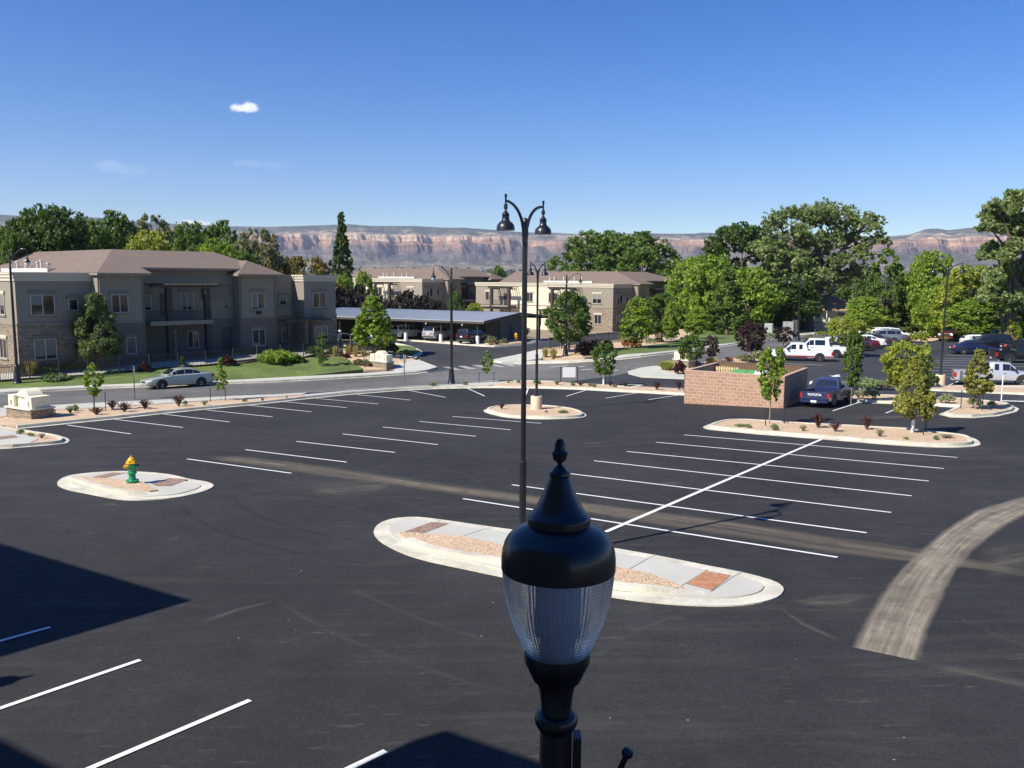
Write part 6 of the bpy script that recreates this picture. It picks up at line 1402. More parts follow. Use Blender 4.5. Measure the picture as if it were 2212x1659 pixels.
# the great cottonwood, its own shape: open umbrella of boughs over a thick trunk
def cottonwood(name, lab, base, lobes, tr, nl, ls, leaf, seed, trunk_pts):
    global rng; rng = np.random.default_rng(seed)
    t = thing(name, lab, 'tree', base); P = []; m = MB(); tot = sum(l[3]**2 for l in lobes)
    for (x, y, z, r) in lobes:
        k = max(5, int(11*r/2.5))
        for q in range(k):
            d = rng.normal(size=3); d /= np.linalg.norm(d); d[2] = abs(d[2])*1.1-.45; c = np.array([x,y,z])+d*r*.85*np.array([1,1,.85]); rb = r*rng.uniform(.36,.58)
            P.append(blob_pts(c, rb, int(nl*r*r/tot/k), .8, .35))
            m.tube([(x*.85,y*.85,z-r*.45),(x*.5+c[0]*.5, y*.5+c[1]*.5, z*.5+c[2]*.5-r*.12),tuple(c)], [tr*.10,tr*.06,tr*.02], 5)
    link(leaf_mesh(np.concatenate(P), ls), 'crown', t, [leaf])
    tp = [Vector(p) for p in trunk_pts]; n = len(tp)
    m.tube(tp, [tr*(1.35-.15*i if i < 2 else 1.1-.75*i/n) for i in range(n)], 14)
    for (x, y, z, r) in lobes:
        e = Vector((x*.9, y*.9, z-r*.4)); k = min(range(1, n), key=lambda i: abs(tp[i].z-(z-r)*.55)); s_ = tp[k]; mid = s_.lerp(e, .5)+Vector((0,0,.06*e.z))+Vector((rng.uniform(-.6,.6), rng.uniform(-.6,.6), 0))
        m.tube([s_, s_.lerp(mid,.5), mid, mid.lerp(e,.6), e], [tr*.42,tr*.34,tr*.26,tr*.18,tr*.10], 8)
    m.obj('trunk', BARK, t, 60); return t
used = set()
def plant(kind, px, dist, ty, wpx, lab, grp=None, base=None, rot=None):
    """wpx crown width in survey pixels, ty its top"""
    pr = TP[kind]
    if base is not None: p = W(px, base); dist = p.to_2d().length
    else: p = at(px, dist)
    H = topz(px, ty, dist)-p.z; wd = wpx/F*p.y*(1.3 if dist > 100 and base is None else 1.0)
    t = pr if kind not in used else tree_copy(pr); used.add(kind)
    t.location = p; s = wd/2/(pr['_R']*1.02); t.scale = (s, s, H/pr['_H']); t.rotation_euler.z = rot if rot is not None else (px*1.7) % 6.28
    tag(t, lab, group=grp); return t
# ------------------------------------------------------------------ shrubs
def shrub_proto(name, R, H, n, ls, leaf, seed, kind='ball', stems=14, nb=14):
    global rng; rng = np.random.default_rng(seed)
    t = thing(name, '', 'shrub')
    m = MB()
    if kind == 'spiky':
        P = []
        for k in range(stems):
            a = rng.uniform(0, 6.28); q = rng.uniform(.25, 1); e = Vector((R*q*math.cos(a), R*q*math.sin(a), H*(1.05-.5*q*rng.uniform(.4,1.)))); mid = e*.5+Vector((0,0,H*.14))
            m.tube([(0,0,-.05), mid, e], [.012,.009,.004], 4)
            for u in np.linspace(.3, 1, max(3, n//stems)):
                p0 = Vector((0,0,0)).lerp(mid, u*2) if u < .5 else mid.lerp(e, u*2-1); P.append(np.array(p0)+rng.normal(size=3)*ls*.55)
        P = np.array(P)
    elif kind == 'grass':
        P = None; V = []; Fc = []
        for k in range(n):
            a = rng.uniform(0, 6.28); r0 = R*.35*rng.uniform()**.5; sp = rng.uniform(.15, .85)*R; h = H*rng.uniform(.6, 1.05)*(1-.25*sp/R); w_ = ls
            b0 = np.array([r0*math.cos(a), r0*math.sin(a), 0]); d = np.array([math.cos(a), math.sin(a), 0]); s_ = np.array([-d[1], d[0], 0])*w_
            p = [b0, b0+d*sp*.35+np.array([0,0,h*.6]), b0+d*sp+np.array([0,0,h])]; k0 = len(V)
            V += [p[0]-s_, p[0]+s_, p[1]+s_*1.2, p[1]-s_*1.2, p[2]]; Fc += [(k0,k0+1,k0+2,k0+3),(k0+3,k0+2,k0+4)]
        me = bpy.data.meshes.new('blades'); me.from_pydata([tuple(v) for v in V], [], Fc); link(me, 'blades', t, [leaf])
    else:
        P = []
        for k in range(nb):
            a = k*2.4; q = math.sqrt((k+.5)/nb); P.append(blob_pts((R*.72*q*math.cos(a), R*.72*q*math.sin(a), H*(.62-.3*q*q+rng.uniform(-.06,.1))), max(R,H)*.30*rng.uniform(.8,1.2), n//nb, H/R*.75 if H < R else .9, .5))
        P = np.concatenate(P); P[:,2] = np.abs(P[:,2])
        for k in range(6): a = k*1.05; m.tube([(0,0,-.05),(R*.3*math.cos(a),R*.3*math.sin(a),H*.3),(R*.6*math.cos(a),R*.6*math.sin(a),H*.5)], [.02,.015,.006], 4)
    if P is not None: link(leaf_mesh(P, ls), 'foliage', t, [leaf]); m.obj('stem', BARK, t)
    t['_H'] = H; t['_R'] = R; t.location = (0,-400,-50); return t
SP = {
 'barb': shrub_proto('barberry_shrub', .5, .62, 620, .035, LF['red'], 40, 'spiky', 46),
 'barbb': shrub_proto('barberry_shrub', .55, .9, 2200, .05, LF['red'], 41, 'ball', nb=12),
 'tuft': shrub_proto('small_shrub', .32, .32, 500, .035, LF['juniper'], 42, 'ball', nb=9),
 'tuft2': shrub_proto('small_shrub', .34, .42, 420, .03, LF['sage'], 43, 'spiky', 40),
 'sageb': shrub_proto('sage_shrub', .7, .8, 1600, .05, LF['sage'], 44, 'ball', nb=16),
 'green': shrub_proto('round_shrub', 1.0, 1.0, 3200, .07, LF['mid'], 45, 'ball', nb=20),
 'dark': shrub_proto('dark_hedge_shrub', 1.2, 1.5, 3600, .08, LF['dark'], 46, 'ball', nb=20),
 'blackred': shrub_proto('dark_hedge_shrub', 1.2, 1.6, 4200, .08, leafm('leaf_smokebush', (.008,.006,.008), (.028,.018,.02)), 47, 'ball', nb=22),
 'smoke': shrub_proto('purple_bush', 1.2, 1.6, 4200, .08, leafm('leaf_dusky', (.030,.025,.020), (.10,.080,.062)), 57, 'ball', nb=22),
 'mound': shrub_proto('green_mound', 2.2, 1.2, 6000, .09, LF['bright'], 48, 'ball', nb=26),
 'junip': shrub_proto('juniper_shrub', 1.6, .9, 4200, .07, LF['juniper'], 49, 'ball', nb=26),
 'reed': shrub_proto('feather_grass', .55, 1.5, 520, .012, LF['straw'], 50, 'grass'),
 'lowgrass': shrub_proto('grass_clump', .7, .8, 900, .012, LF['grassy'], 51, 'grass'),
 'olive': shrub_proto('olive_shrub', 1.0, 1.0, 2600, .07, LF['olive'], 52, 'ball', nb=18),
 'rust': shrub_proto('rust_shrub', 1.0, 1.1, 2600, .07, LF['rust'], 53, 'ball', nb=18),
 'lime': shrub_proto('lime_shrub', 1.2, 1.3, 3200, .08, LF['yg'], 54, 'ball', nb=20),
}
def shrub(kind, px, py, wpx, hpx, lab, grp=None):
    pr = SP[kind]; p = W(px, py, lift=.12); k = p.y/F
    t = pr if ('s', kind) not in used else tree_copy(pr); used.add(('s', kind))
    t.location = p; s = wpx*k/2/pr['_R']; t.scale = (s, s, max(.25*s, hpx*k/pr['_H'])); t.rotation_euler.z = (px*2.3) % 6.28
    tag(t, lab, group=grp); return t
# ------------------------------------------------------------------ far country: valley floor and mesa
from mathutils import noise as MN
def fbm(x, y, z=0., o=5, g=.5):
    s = 0.; a = 1.; f = 1.
    for _ in range(o): s += a*MN.noise(Vector((x*f, y*f, z))); a *= g; f *= 2.03
    return s
RIM = [(-1200,140),(-200,138),(0,136),(120,128),(200,131),(300,122),(420,116),(545,111),(600,110),(700,113),(760,114.5),(800,113),(900,112),(1000,108),(1060,103),(1130,99),(1270,95),(1400,96.5),(1495,97),(1505,99),(1530,98),(1560,96.5),(1750,93),(1880,90),(1950,96),(1985,107),(2012,107),(2030,104),(2070,109),(2130,111),(2400,113),(3400,115)]
def rimf(px):
    for (a, b), (c, d) in zip(RIM, RIM[1:]):
        if a <= px <= c: return (b+(d-b)*(px-a)/(c-a))/110.
    return 1.2
PRO = [(1500,0),(3200,16),(5000,48),(6300,84),(6650,108),(7000,160),(7260,215),(7400,258),(7425,318),(7530,330),(7552,398),(7700,412),(7900,420),(8200,452),(8500,500),(8540,522),(9100,556),(9800,548),(10500,500)]
def prof(r):
    if r <= PRO[0][0]: return 0.
    for (a, b), (c, d) in zip(PRO, PRO[1:]):
        if a <= r <= c: return b+(d-b)*(r-a)/(c-a)
    return PRO[-1][1]
def far_terrain():
    na = 900; rs = [1500,2000,2600,3300,4100,5000,5700,6200]+list(np.arange(6420, 8200, 34))+list(np.arange(8250, 9100, 70))+[9200,9600,10300]
    nr = len(rs); V = []; a0, a1 = rad(90-44), rad(90+44)
    for i in range(na+1):
        th = a0+(a1-a0)*i/na; ct, st = math.cos(th), math.sin(th); px = CX+F*ct/st; arc = th*7500
        want = rimf(px)*110+2.2*fbm(arc/420, 9.1, 2.2, 3)+599.5+.0066*(px-1106)-600
        big = 520*fbm(arc/1200, 3.1, .3, 3)+420*abs(fbm(arc/700, 8.7, 1.1, 3))-140; low = ss((570-px)/60)
        tal = 120*fbm(arc/420, 1.7, 6.6, 3)
        col = []
        for r in rs:
            wrp = 0.
            if r > 5600:
                k = min(1, (r-5600)/900.)*(1-.9*ss((r-8000)/700))
                wrp = k*(big+230*fbm(arc/340, r/800, 2.2, 3)+80*fbm(arc/95, r/240, 5.5, 4))
                if r < 7700: wrp += k*60*abs(fbm(arc/150+r/900, r/1500, 7.7, 3))
            h = prof(r+wrp)
            if 150 < h < 330: h += tal*math.sin((h-150)/180*math.pi)
            if low > 0: h = h*(1-low)+low*(70+486*ss((r-5800)/3300))
            h += (4 if r < 6000 else (10 if r < 8200 else 26))*fbm(r*ct/330, r*st/330, 0, 4)*min(1, (r-1400)/1500)
            col.append(h)
        mx_ = max(F*1.015*h/(r*st) for r, h in zip(rs, col)); sc = want/mx_
        for r, h in zip(rs, col):
            h = h*(1+(sc-1)*ss((r-5500)/2500)); V.append((r*ct, r*st, -8 if r == rs[0] else h-2.2))
    f = [(i*nr+j, (i+1)*nr+j, (i+1)*nr+j+1, i*nr+j+1) for i in range(na) for j in range(nr-1)]
    me = bpy.data.meshes.new('mesa'); me.from_pydata(V, [], f)
    return me
m, nt, b = new_mat('mesa_rock')
ge = N(nt, 'ShaderNodeNewGeometry'); sp = N(nt, 'ShaderNodeSeparateXYZ'); L(nt, ge.outputs['Position'], sp.inputs[0])
def nz(sc, det=6, vec=None, ro=.6):
    n = N(nt, 'ShaderNodeTexNoise'); n.inputs['Scale'].default_value = sc; n.inputs['Detail'].default_value = det; n.inputs['Roughness'].default_value = ro; L(nt, vec or ge.outputs['Position'], n.inputs['Vector']); return n.outputs['Fac']
def mr(v, a, b_, c, d):
    r = N(nt, 'ShaderNodeMapRange'); r.inputs['From Min'].default_value = a; r.inputs['From Max'].default_value = b_; r.inputs['To Min'].default_value = c; r.inputs['To Max'].default_value = d; L(nt, v, r.inputs['Value']); return r.outputs[0]
def ma(op, a, b_=None, c=None):
    r = N(nt, 'ShaderNodeMath', operation=op)
    for i, q in enumerate((a, b_, c)):
        if q is None: continue
        if isinstance(q, (int, float)): r.inputs[i].default_value = q
        else: L(nt, q, r.inputs[i])
    return r.outputs[0]
def mixc(fac, a, b_):
    r = N(nt, 'ShaderNodeMix', data_type='RGBA')
    for k, q in (('Factor', fac), ('A', a), ('B', b_)):
        if isinstance(q, tuple): r.inputs[k].default_value = c4(q)
        elif isinstance(q, float): r.inputs[k].default_value = q
        else: L(nt, q, r.inputs[k])
    return r.outputs['Result']
zz = ma('ADD', sp.outputs[2], ma('MULTIPLY', ma('SUBTRACT', nz(.003, 5), .5), 190.))
rp = N(nt, 'ShaderNodeValToRGB'); e = rp.color_ramp.elements
stops = [(0,(.16,.155,.08)),(.11,(.27,.24,.14)),(.20,(.22,.17,.12)),(.34,(.16,.125,.115)),(.46,(.19,.13,.115)),(.50,(.24,.16,.12)),(.58,(.38,.22,.14)),(.66,(.50,.35,.235)),(.76,(.60,.47,.33)),(.81,(.20,.18,.13)),(1,(.10,.115,.09))]
while len(e) < len(stops): e.new(.5)
for i, (p_, c_) in enumerate(stops): e[i].position = p_; e[i].color = c4(c_)
L(nt, mr(zz, 0, 520, 0, 1), rp.inputs[0])
# horizontal strata
st_v = N(nt, 'ShaderNodeMapping'); st_v.inputs['Scale'].default_value = (.0012,.0012,.035); L(nt, ge.outputs['Position'], st_v.inputs[0])
stra = mr(nz(1., 5, st_v.outputs[0], .7), .3, .7, .5, 1.4)
vs_v = N(nt, 'ShaderNodeMapping'); vs_v.inputs['Scale'].default_value = (.018,.018,.0025); L(nt, ge.outputs['Position'], vs_v.inputs[0])
vert = mr(nz(1., 4, vs_v.outputs[0], .65), .3, .7, .72, 1.25)
sc_ = N(nt, 'ShaderNodeVectorMath', operation='SCALE'); L(nt, rp.outputs[0], sc_.inputs[0]); L(nt, ma('MULTIPLY', stra, vert), sc_.inputs['Scale'])
# gentle ground carries grey-green scrub, steep rock stays bare
nsp = N(nt, 'ShaderNodeSeparateXYZ'); L(nt, ge.outputs['Normal'], nsp.inputs[0])
flat_ = mr(nsp.outputs[2], .72, .93, 0, 1)
scr = ma('MULTIPLY', flat_, mr(nz(.006, 6, None, .7), .38, .6, .15, 1))
scr = ma('MULTIPLY', scr, mr(sp.outputs[2], 60, 130, 0, 1))
c1 = mixc(scr, sc_.outputs[0], (.072,.085,.06))
pat = mixc(mr(nz(.004, 5, None, .75), .52, .62, 0, .8), c1, (.42,.33,.24))
val = mixc(mr(sp.outputs[2], 110, 150, 0, 1), pat, c1)
L(nt, val, b.inputs['Base Color']); b.inputs['Roughness'].default_value = .95; b.inputs['Specular IOR Level'].default_value = .1
bp = N(nt, 'ShaderNodeBump'); bp.inputs['Strength'].default_value = .9; bp.inputs['Distance'].default_value = 34; L(nt, nz(.012, 7, None, .65), bp.inputs['Height']); L(nt, bp.outputs[0], b.inputs['Normal'])
struct(link(far_terrain(), 'mesa', None, [m]))
# scattered far trees and roofs of the valley, one uncountable mass each
def vz(r): return prof(r)-2.2 if r > 1500 else -4.
rng = np.random.default_rng(77); PT = []; SZ = []
for k in range(5200):
    th = rad(90)+rng.uniform(-.68, .68); r = 420*(13.5**rng.uniform()); c = fbm(r*math.cos(th)/420, r*math.sin(th)/420, 4.4, 3)
    if c < -.12 and r > 600: continue
    s = rng.uniform(3.5, 8)*(1+.4*(r > 3000)); z = vz(r) if r > 1500 else (-4.5+ (r-300)/1200*1.5)
    for q in range(5): PT.append((r*math.cos(th)+rng.normal()*s*.8, r*math.sin(th)+rng.normal()*s*.8, z+s*rng.uniform(.3,1.0))); SZ.append(s*.75)
o = link(leaf_mesh(np.array(PT), np.array(SZ), .8, jit=.2), 'valley_trees', None, [leafm('leaf_far', (.02,.04,.018), (.07,.105,.045), trans=.1)])
tag(o, 'hazy far-off trees spread over the valley below the mesa', 'trees', kind='stuff')
mb = MB(); rr = random.Random(5)
for k in range(420):
    th = rad(90)+rr.uniform(-.66, .66); r = 700*(8.2**rr.random()); w_ = rr.uniform(7, 17); z = vz(r) if r > 1500 else -3.5
    x, y = r*math.cos(th), r*math.sin(th); mb.obox((x, y, z+2.6), (w_, w_*.7, 5.2), rr.uniform(0, 3), rr.choice((0,0,1)))
o = mb.obj('valley_town', [M('far_wall', (.55,.52,.46), .8, var=.3, scale=.02), M('far_roof', (.30,.20,.16), .8, var=.3, scale=.02)])
tag(o, 'tiny pale houses of a far-off town on the valley floor', 'houses', kind='stuff')
# haze between the camera and the mesa
hz = MB().box(-10500, 10500, -60, 10400, -14, 900).obj('haze', [])
hm = bpy.data.materials.new('haze_air'); hm.use_nodes = True; hn = hm.node_tree; hn.nodes.clear()
ho = N(hn, 'ShaderNodeOutputMaterial'); pv = N(hn, 'ShaderNodeVolumePrincipled'); pv.inputs['Color'].default_value = (.66,.76,1,1); pv.inputs['Density'].default_value = 5.1e-5; pv.inputs['Anisotropy'].default_value = .1
L(hn, pv.outputs[0], ho.inputs['Volume']); hz.data.materials.append(hm)
tag(hz, 'thin blue haze that softens the far mesa', 'haze', kind='stuff')
S.cycles.volume_bounces = 0; S.cycles.max_bounces = 8; S.cycles.transparent_max_bounces = 16
# ------------------------------------------------------------------ background trees
GB = 'tall trees behind the brown building'
plant('bigmid', 8, 112, 489, 100, 'mid-green tree at the left edge behind the brown building', GB)
plant('bigdark', 62, 118, 468, 90, 'dark green tree rising behind the building, second from the left edge', GB)
plant('bigdark', 125, 116, 443, 128, 'tallest dark green tree behind the building, its top above the others', GB, rot=1.2)
plant('bigmid2', 205, 122, 474, 95, 'lower green tree right of the tallest dark one', GB)
plant('bigmid', 258, 126, 457, 92, 'green tree with a ragged double top behind the roof ridge', GB, rot=2.2)
plant('olive', 335, 135, 458, 95, 'thin-crowned grey-green tree with dead twigs behind the roof', GB)
plant('lime', 330, 110, 500, 90, 'lighter yellow-green tree just above the roof ridge', GB)
plant('bigmid2', 420, 128, 480, 85, 'rounded green tree above the middle of the roof', GB)
plant('bigmid', 482, 130, 478, 92, 'dense green tree above the right part of the roof', GB, rot=4)
plant('bright', 470, 112, 515, 80, 'bright green low tree close behind the right roof slope', GB)
plant('olive', 562, 124, 488, 92, 'sparse silvery tree right of the dense green ones', GB, rot=.5)
plant('bigmid2', 520, 118, 540, 80, 'low green tree behind the right eave', GB, rot=.3)
plant('orange', 655, 125, 556, 128, 'wide orange-yellow autumn tree behind the right end of the brown building')
plant('poplar', 740, 140, 455, 52, 'tall slender dark poplar standing against the mesa')
plant('bright', 735, 132, 592, 58, 'low bright green tree at the foot of the poplar', 'low trees around the poplar')
plant('bright', 786, 150, 585, 36, 'small green tree right of the poplar foot', 'low trees around the poplar', rot=3)
plant('bigmid', 1075, 300, 574, 44, 'small distant tree between the two far roofs')
for i, (px, ty) in enumerate([(30,505),(90,495),(160,500),(235,498),(300,515),(385,505),(450,502),(520,515),(590,545)]):
    plant(('bigmid2','bigdark','bigmid')[i % 3], px, 142, ty, 85, 'filling tree of the back row behind the building, '+['at the very left','below the tallest dark one','right of the tallest dark one','behind the ragged double top','left of the grey-green one','right of the grey-green one','behind the rounded one','left of the silvery one','right of the silvery one'][i], 'back row of trees behind the brown building', rot=i*1.3)
GR = 'big trees right of the far apartment building'
plant('bigmid2', 1290, 205, 499, 150, 'big round tree behind the right roof, left half', GR, rot=.7)
plant('bigmid', 1385, 200, 502, 155, 'big spreading tree behind the right roof, right half', GR, rot=2.9)
plant('bright', 1492, 165, 553, 75, 'bright green tree right behind the roof end', GR)
plant('brightlow', 1535, 158, 548, 110, 'dense bright green tree beside the end of the far building', GR)
plant('bigdark', 1600, 185, 482, 150, 'dark green dome-shaped tree behind the cottonwood', GR, rot=2)
plant('fir', 1573, 138, 577, 92, 'broad cone-shaped dark tree left of the cottonwood', GR)
plant('brightlow', 1620, 150, 575, 105, 'bright green tree under the left boughs of the cottonwood', GR, rot=2.5)
plant('bigdark', 1690, 160, 600, 120, 'dark mass of leaves behind the cottonwood trunk', GR, rot=3.3)
# the great cottonwood
bp_ = W(1741, 716); dd = bp_.to_2d().length; kk = bp_.y/F
def lobe(px, py, r, y): z = EYE+ray(px, py).z/ray(px, py).y*(bp_.y+y); return ((px-1741)*kk*(1+y/bp_.y)+(1741-CX)*y/F, y, z-bp_.z, r*kk)
LB = [lobe(*a) for a in [(1668,478,34,-1),(1722,463,40,1),(1768,462,42,0),(1815,470,38,2),(1858,488,36,0),(1880,520,26,-1),(1700,505,36,-2),(1655,535,38,0),(1690,565,40,-3),(1650,585,32,1),(1740,530,36,3),(1778,520,30,-2),(1822,525,34,2),(1850,545,26,-1),(1735,590,34,-3),(1672,620,30,-2),(1700,650,26,-3),(1795,560,26,0),(1820,600,30,2),(1845,585,28,1),(1640,630,24,0),(1762,575,26,2),(1790,500,30,1),(1725,555,30,-3),(1720,640,28,-2),(1765,612,26,-3),(1800,562,28,-2),(1690,660,22,-3),(1740,600,28,-4),(1780,590,24,-3)]]
cottonwood('cottonwood_tree', 'huge old cottonwood with a wide open crown and thick dark trunk right of centre', bp_, LB, 1.15, 40000, .25, LF['cotton'], 71, [(0,0,-.5),(.0,0,1.2),(.1,0,3.5),(.4,0,6.),(.2,.2,8.5),(.0,.3,11)])
bp_ = at(2185, 118); kk = bp_.y/F
def lobe2(px, py, r, y): z = EYE+ray(px, py).z/ray(px, py).y*(bp_.y+y); return ((px-2185)*kk*(1+y/bp_.y)+(2185-CX)*y/F, y, z-bp_.z, r*kk)
LB = [lobe2(*a) for a in [(2150,455,34,0),(2190,432,36,1),(2230,420,44,0),(2130,490,26,-1),(2175,480,38,2),(2220,490,44,-1),(2145,545,32,1),(2190,545,36,-2),(2160,590,38,0),(2210,600,44,1),(2150,635,36,-1),(2195,655,36,0),(2250,560,50,2)]]
cottonwood('cottonwood_tree', 'tall spreading green tree cut by the right edge of the picture', bp_, LB, .8, 30000, .24, LF['cotton'], 72, [(0,0,-.5),(.0,0,1.5),(.1,0,4),(.3,0,7.),(.1,.2,10)])
GQ = 'trees behind the back parking lot'
plant('layered', 1912, 150, 532, 72, 'dark layered tree with gaps, right of the cottonwood', GQ)
plant('bigmid', 1856, 200, 572, 80, 'green tree filling the gap right of the cottonwood crown', GQ, rot=1)
plant('brightlow', 1866, 145, 640, 74, 'green bush-like tree behind the utility pole', GQ, rot=1.9)
plant('bright', 2010, 150, 541, 85, 'bright green pointed tree behind the far twin-arm lamp', GQ, rot=.4)
plant('bigmid2', 1975, 160, 590, 90, 'mid-green tree left of the far twin-arm lamp', GQ, rot=3.8)
plant('lime', 2095, 135, 574, 115, 'yellow-green tree right of the far twin-arm lamp', GQ)
plant('fir', 1935, 152, 628, 85, 'blue-green conifer-like bush behind the white vehicles', GQ, rot=2)
plant('bigdark', 1995, 158, 625, 105, 'broad dark green tree behind the slender lamp pole', GQ, rot=.9)
plant('brightlow', 2045, 140, 615, 90, 'light green tree behind the dark red pickup', GQ, rot=.2)
plant('bright', 2120, 130, 640, 110, 'leafy green tree above the parked white pickup', GQ, rot=5)
plant('layered', 2185, 128, 620, 110, 'open green tree low at the right edge', GQ, rot=3)
plant('lime', 2191, 118, 683, 38, 'small yellow-green bush tree beside the tall white vehicle', GQ, rot=3)
# trees around the buildings
plant('streetc', 211, 60, 628, 124, 'dense oval street tree on the lawn before the brown building', base=801)
plant('whisp', 696, 60, 716, 32, 'slim young tree on the lawn near the end of the fence', base=795)
plant('maple', 806, 60, 636, 118, 'big bright green maple beside the small gate and cream sign', base=772)
plant('street', 1229, 60, 628, 118, 'large round dark green tree right of the middle street lamp', base=764, rot=1.1)
plant('streetb', 1376, 60, 640, 86, 'green tree on the right lawn, left of two', base=755)
plant('street', 1432, 105, 632, 82, 'darker tree close behind the left lawn tree', rot=4)
plant('streetb', 1449, 60, 649, 44, 'slim upright green tree on the right lawn', base=747, rot=2)
plant('streetb', 1510, 118, 664, 52, 'small tree with round crown before the end of the far building', rot=3)
plant('limey', 1545, 60, 695, 34, 'small sparse tree on the far lawn', base=724)
plant('young2', 1493, 60, 722, 56, 'leafy young tree in the bed left of the block enclosure', base=797)
GP = 'purple-leaved plum trees by the street'
plant('plums', 1536, 60, 725, 46, 'small thin purple tree between street and enclosure', GP, base=789)
plant('plum', 1622, 60, 695, 84, 'large purple plum tree left of the white pickups', GP, base=776)
plant('plums', 1692, 60, 706, 60, 'thin purple tree behind the hood of the white pickup', GP, base=752, rot=2)
plant('plums', 1478, 60, 728, 40, 'faint brownish-purple tree left of the leafy young one', GP, base=795, rot=4)
GY = 'young trees with stakes'
plant('sapling', 203, 60, 784, 42, 'leafy sapling on the gravel strip right of the cream sign', GY, base=892)
plant('sapling2', 478, 60, 771, 32, 'sapling before the tail of the grey-green sedan', GY, base=869, rot=1)
plant('sapling', 1052.5, 60, 758, 26, 'thin sapling right of the middle street lamp', GY, base=829, rot=2)
plant('young2', 1303, 60, 739, 54, 'young tree with white-painted stem in the gravel bed', GY, base=835, rot=3)
plant('young', 1662, 60, 747, 66, 'vase-shaped young maple before the block wall', GY, base=920)
plant('col', 1838, 60, 712, 44, 'tall narrow young tree right of the blue pickup', GY, base=874)
plant('limeh', 1826, 60, 682, 86, 'yellow-green tree between the white pickups and the row of cars', GY, base=771)
plant('limey', 1952, 60, 735, 104, 'bright lime young tree behind the yellow one', GY, base=866, rot=3)
plant('yellow', 1972, 60, 767, 106, 'yellow-leaved young tree with white-wrapped stem on the long island', GY, base=939)
plant('tiered', 2107, 60, 752, 92, 'tiered young tree on the small far right island', GY, base=889)
wr_ = thing('trunk_wrap', 'white wrap around the stem of the yellow young tree', 'trunk wrap', W(1970, 939))
MB().lathe([(.075,0),(.07,.6),(.065,1.15)], 12).obj('wrap', M('white_wrap', (.8,.8,.78), .7), wr_, 60); wr_.rotation_euler.y = rad(2)
wr2 = thing('trunk_wrap', 'white wrap around the stem of the young tree behind the twin-arm lamp', 'trunk wrap', W(1303.5, 835))
MB().lathe([(.07,0),(.06,.5),(.06,1.1)], 12).obj('wrap', MC['white_wrap'], wr2, 60)
# ------------------------------------------------------------------ shrubs, one by one
GBb = 'red barberry shrubs in the gravel'
for a in [(209,896,36,17,'by the left sapling'),(243,884,28,20,'left of the first sign post, smaller'),(269,890,32,22,'just left of the first sign post'),(313,884,32,22,'right of the first sign post'),(386,878,32,26,'with arching twigs, in the middle of the left gravel strip'),
          (1767,924,38,32,'largest on the long right island'),(1804,932,32,22,'second on the long right island'),(1872,928,32,30,'third on the long right island'),(1419,843,24,20,'left of the block enclosure'),(1466,843,18,22,'tight against the block enclosure'),(1084,884,18,14,'on the small round island'),
          (1254,834,18,9,'left of the white-stemmed tree'),(1318,835,16,12,'right of the white-stemmed tree'),(1351,836,18,11,'beyond the white-stemmed tree')]:
    shrub('barb', *a[:4], 'dark red barberry '+a[4], GBb)
for px, py, w_, h_, lab in [(1468,809,28,32,'round wine-red barberry beside the leafy tree at the sign'),(313,804,26,24,'wine-red bush at the fence behind the sedan hood'),(492,791,36,24,'wine-red bush at the fence, right of the sedan'),(748,774,18,10,'low dark red bush under the gate')]: shrub('barbb', px, py, w_, h_, lab, 'round wine-red shrubs')
GT = 'small green tufts planted in the gravel'
for i, (px, py, w_, h_, lab) in enumerate([(152,893,22,17,'green tuft right of the cream sign'),(163,888,18,16,'green tuft just behind the one right of the sign'),(400,874,14,10,'small tuft right of the arching barberry'),(442,876,18,11,'tuft left of the stakes by the sedan'),(528,868,13,9,'tuft near the narrow end of the left strip'),(567,866,8,8,'last tiny tuft of the left strip'),(619,860,7,6,'tiny plant near the kerb tip'),
    (935,834,20,10,'round green tuft left of the middle street lamp'),(1004,832,15,10,'round green tuft right of the middle street lamp'),(1098,828,14,10,'tuft left of the tall central pole'),(1120,828,12,9,'tuft close to the central pole'),(1160,830,20,12,'tuft behind the island lamp'),(1203,832,18,12,'tuft left of the white board'),(1237,834,13,9,'green tuft right of the white board'),(1275,835,14,9,'green tuft left of the white-stemmed tree'),(1284,837,16,9,'lower green tuft near the white-stemmed tree'),(1328,837,12,8,'green tuft beside the drain inlet'),
    (1673,929,20,15,'tuft at the foot of the vase-shaped maple'),(1735,931,18,13,'tuft right of the maple on the long island'),(1601,921,32,6,'flat green patch near the left tip of the long island'),(1616,924,18,9,'small tuft near the left tip of the long island'),(1900,943,22,16,'bright tuft before the third barberry'),(1957,949,14,6,'low tuft left of the yellow tree stem'),(2022,950,16,11,'tuft right of the yellow tree'),(2046,946,40,8,'flat green mat at the right end of the long island'),
    (45,938,18,13,'left tuft on the corner bed at the left edge'),(66,942,17,8,'middle tuft on the corner bed at the left edge'),(90,947,19,11,'right tuft on the corner bed at the left edge'),(1216,892,26,7,'green patch at the right of the small round island'),(1180,891,8,6,'tiny plant beside the pedestal lamp')]):
    shrub('tuft' if i % 3 else 'tuft2', px, py, w_, h_, lab, GT)
GS2 = 'sage-green shrubs of the right planting strip'
for px, py, w_, h_, lab in [(1862,862,34,28,'sage shrub right of the blue pickup'),(1886,862,30,26,'second sage shrub right of the blue pickup'),(2045,871,40,24,'sage shrub right of the yellow tree'),(2104,882,34,34,'dense shrub behind the tiered tree stem'),(2142,880,22,17,'lone round shrub on the far right island'),(1660,735,30,20,'grey-green shrub on the far lawn edge')]: shrub('sageb', px, py, w_, h_, lab, GS2)
shrub('junip', 1870, 838, 92, 24, 'wide spreading juniper behind the planting strip'); shrub('olive', 1918, 840, 34, 26, 'olive shrub at the right end of the juniper')
shrub('dark', 2008, 836, 38, 34, 'dark bush left of the concrete lamp footing')
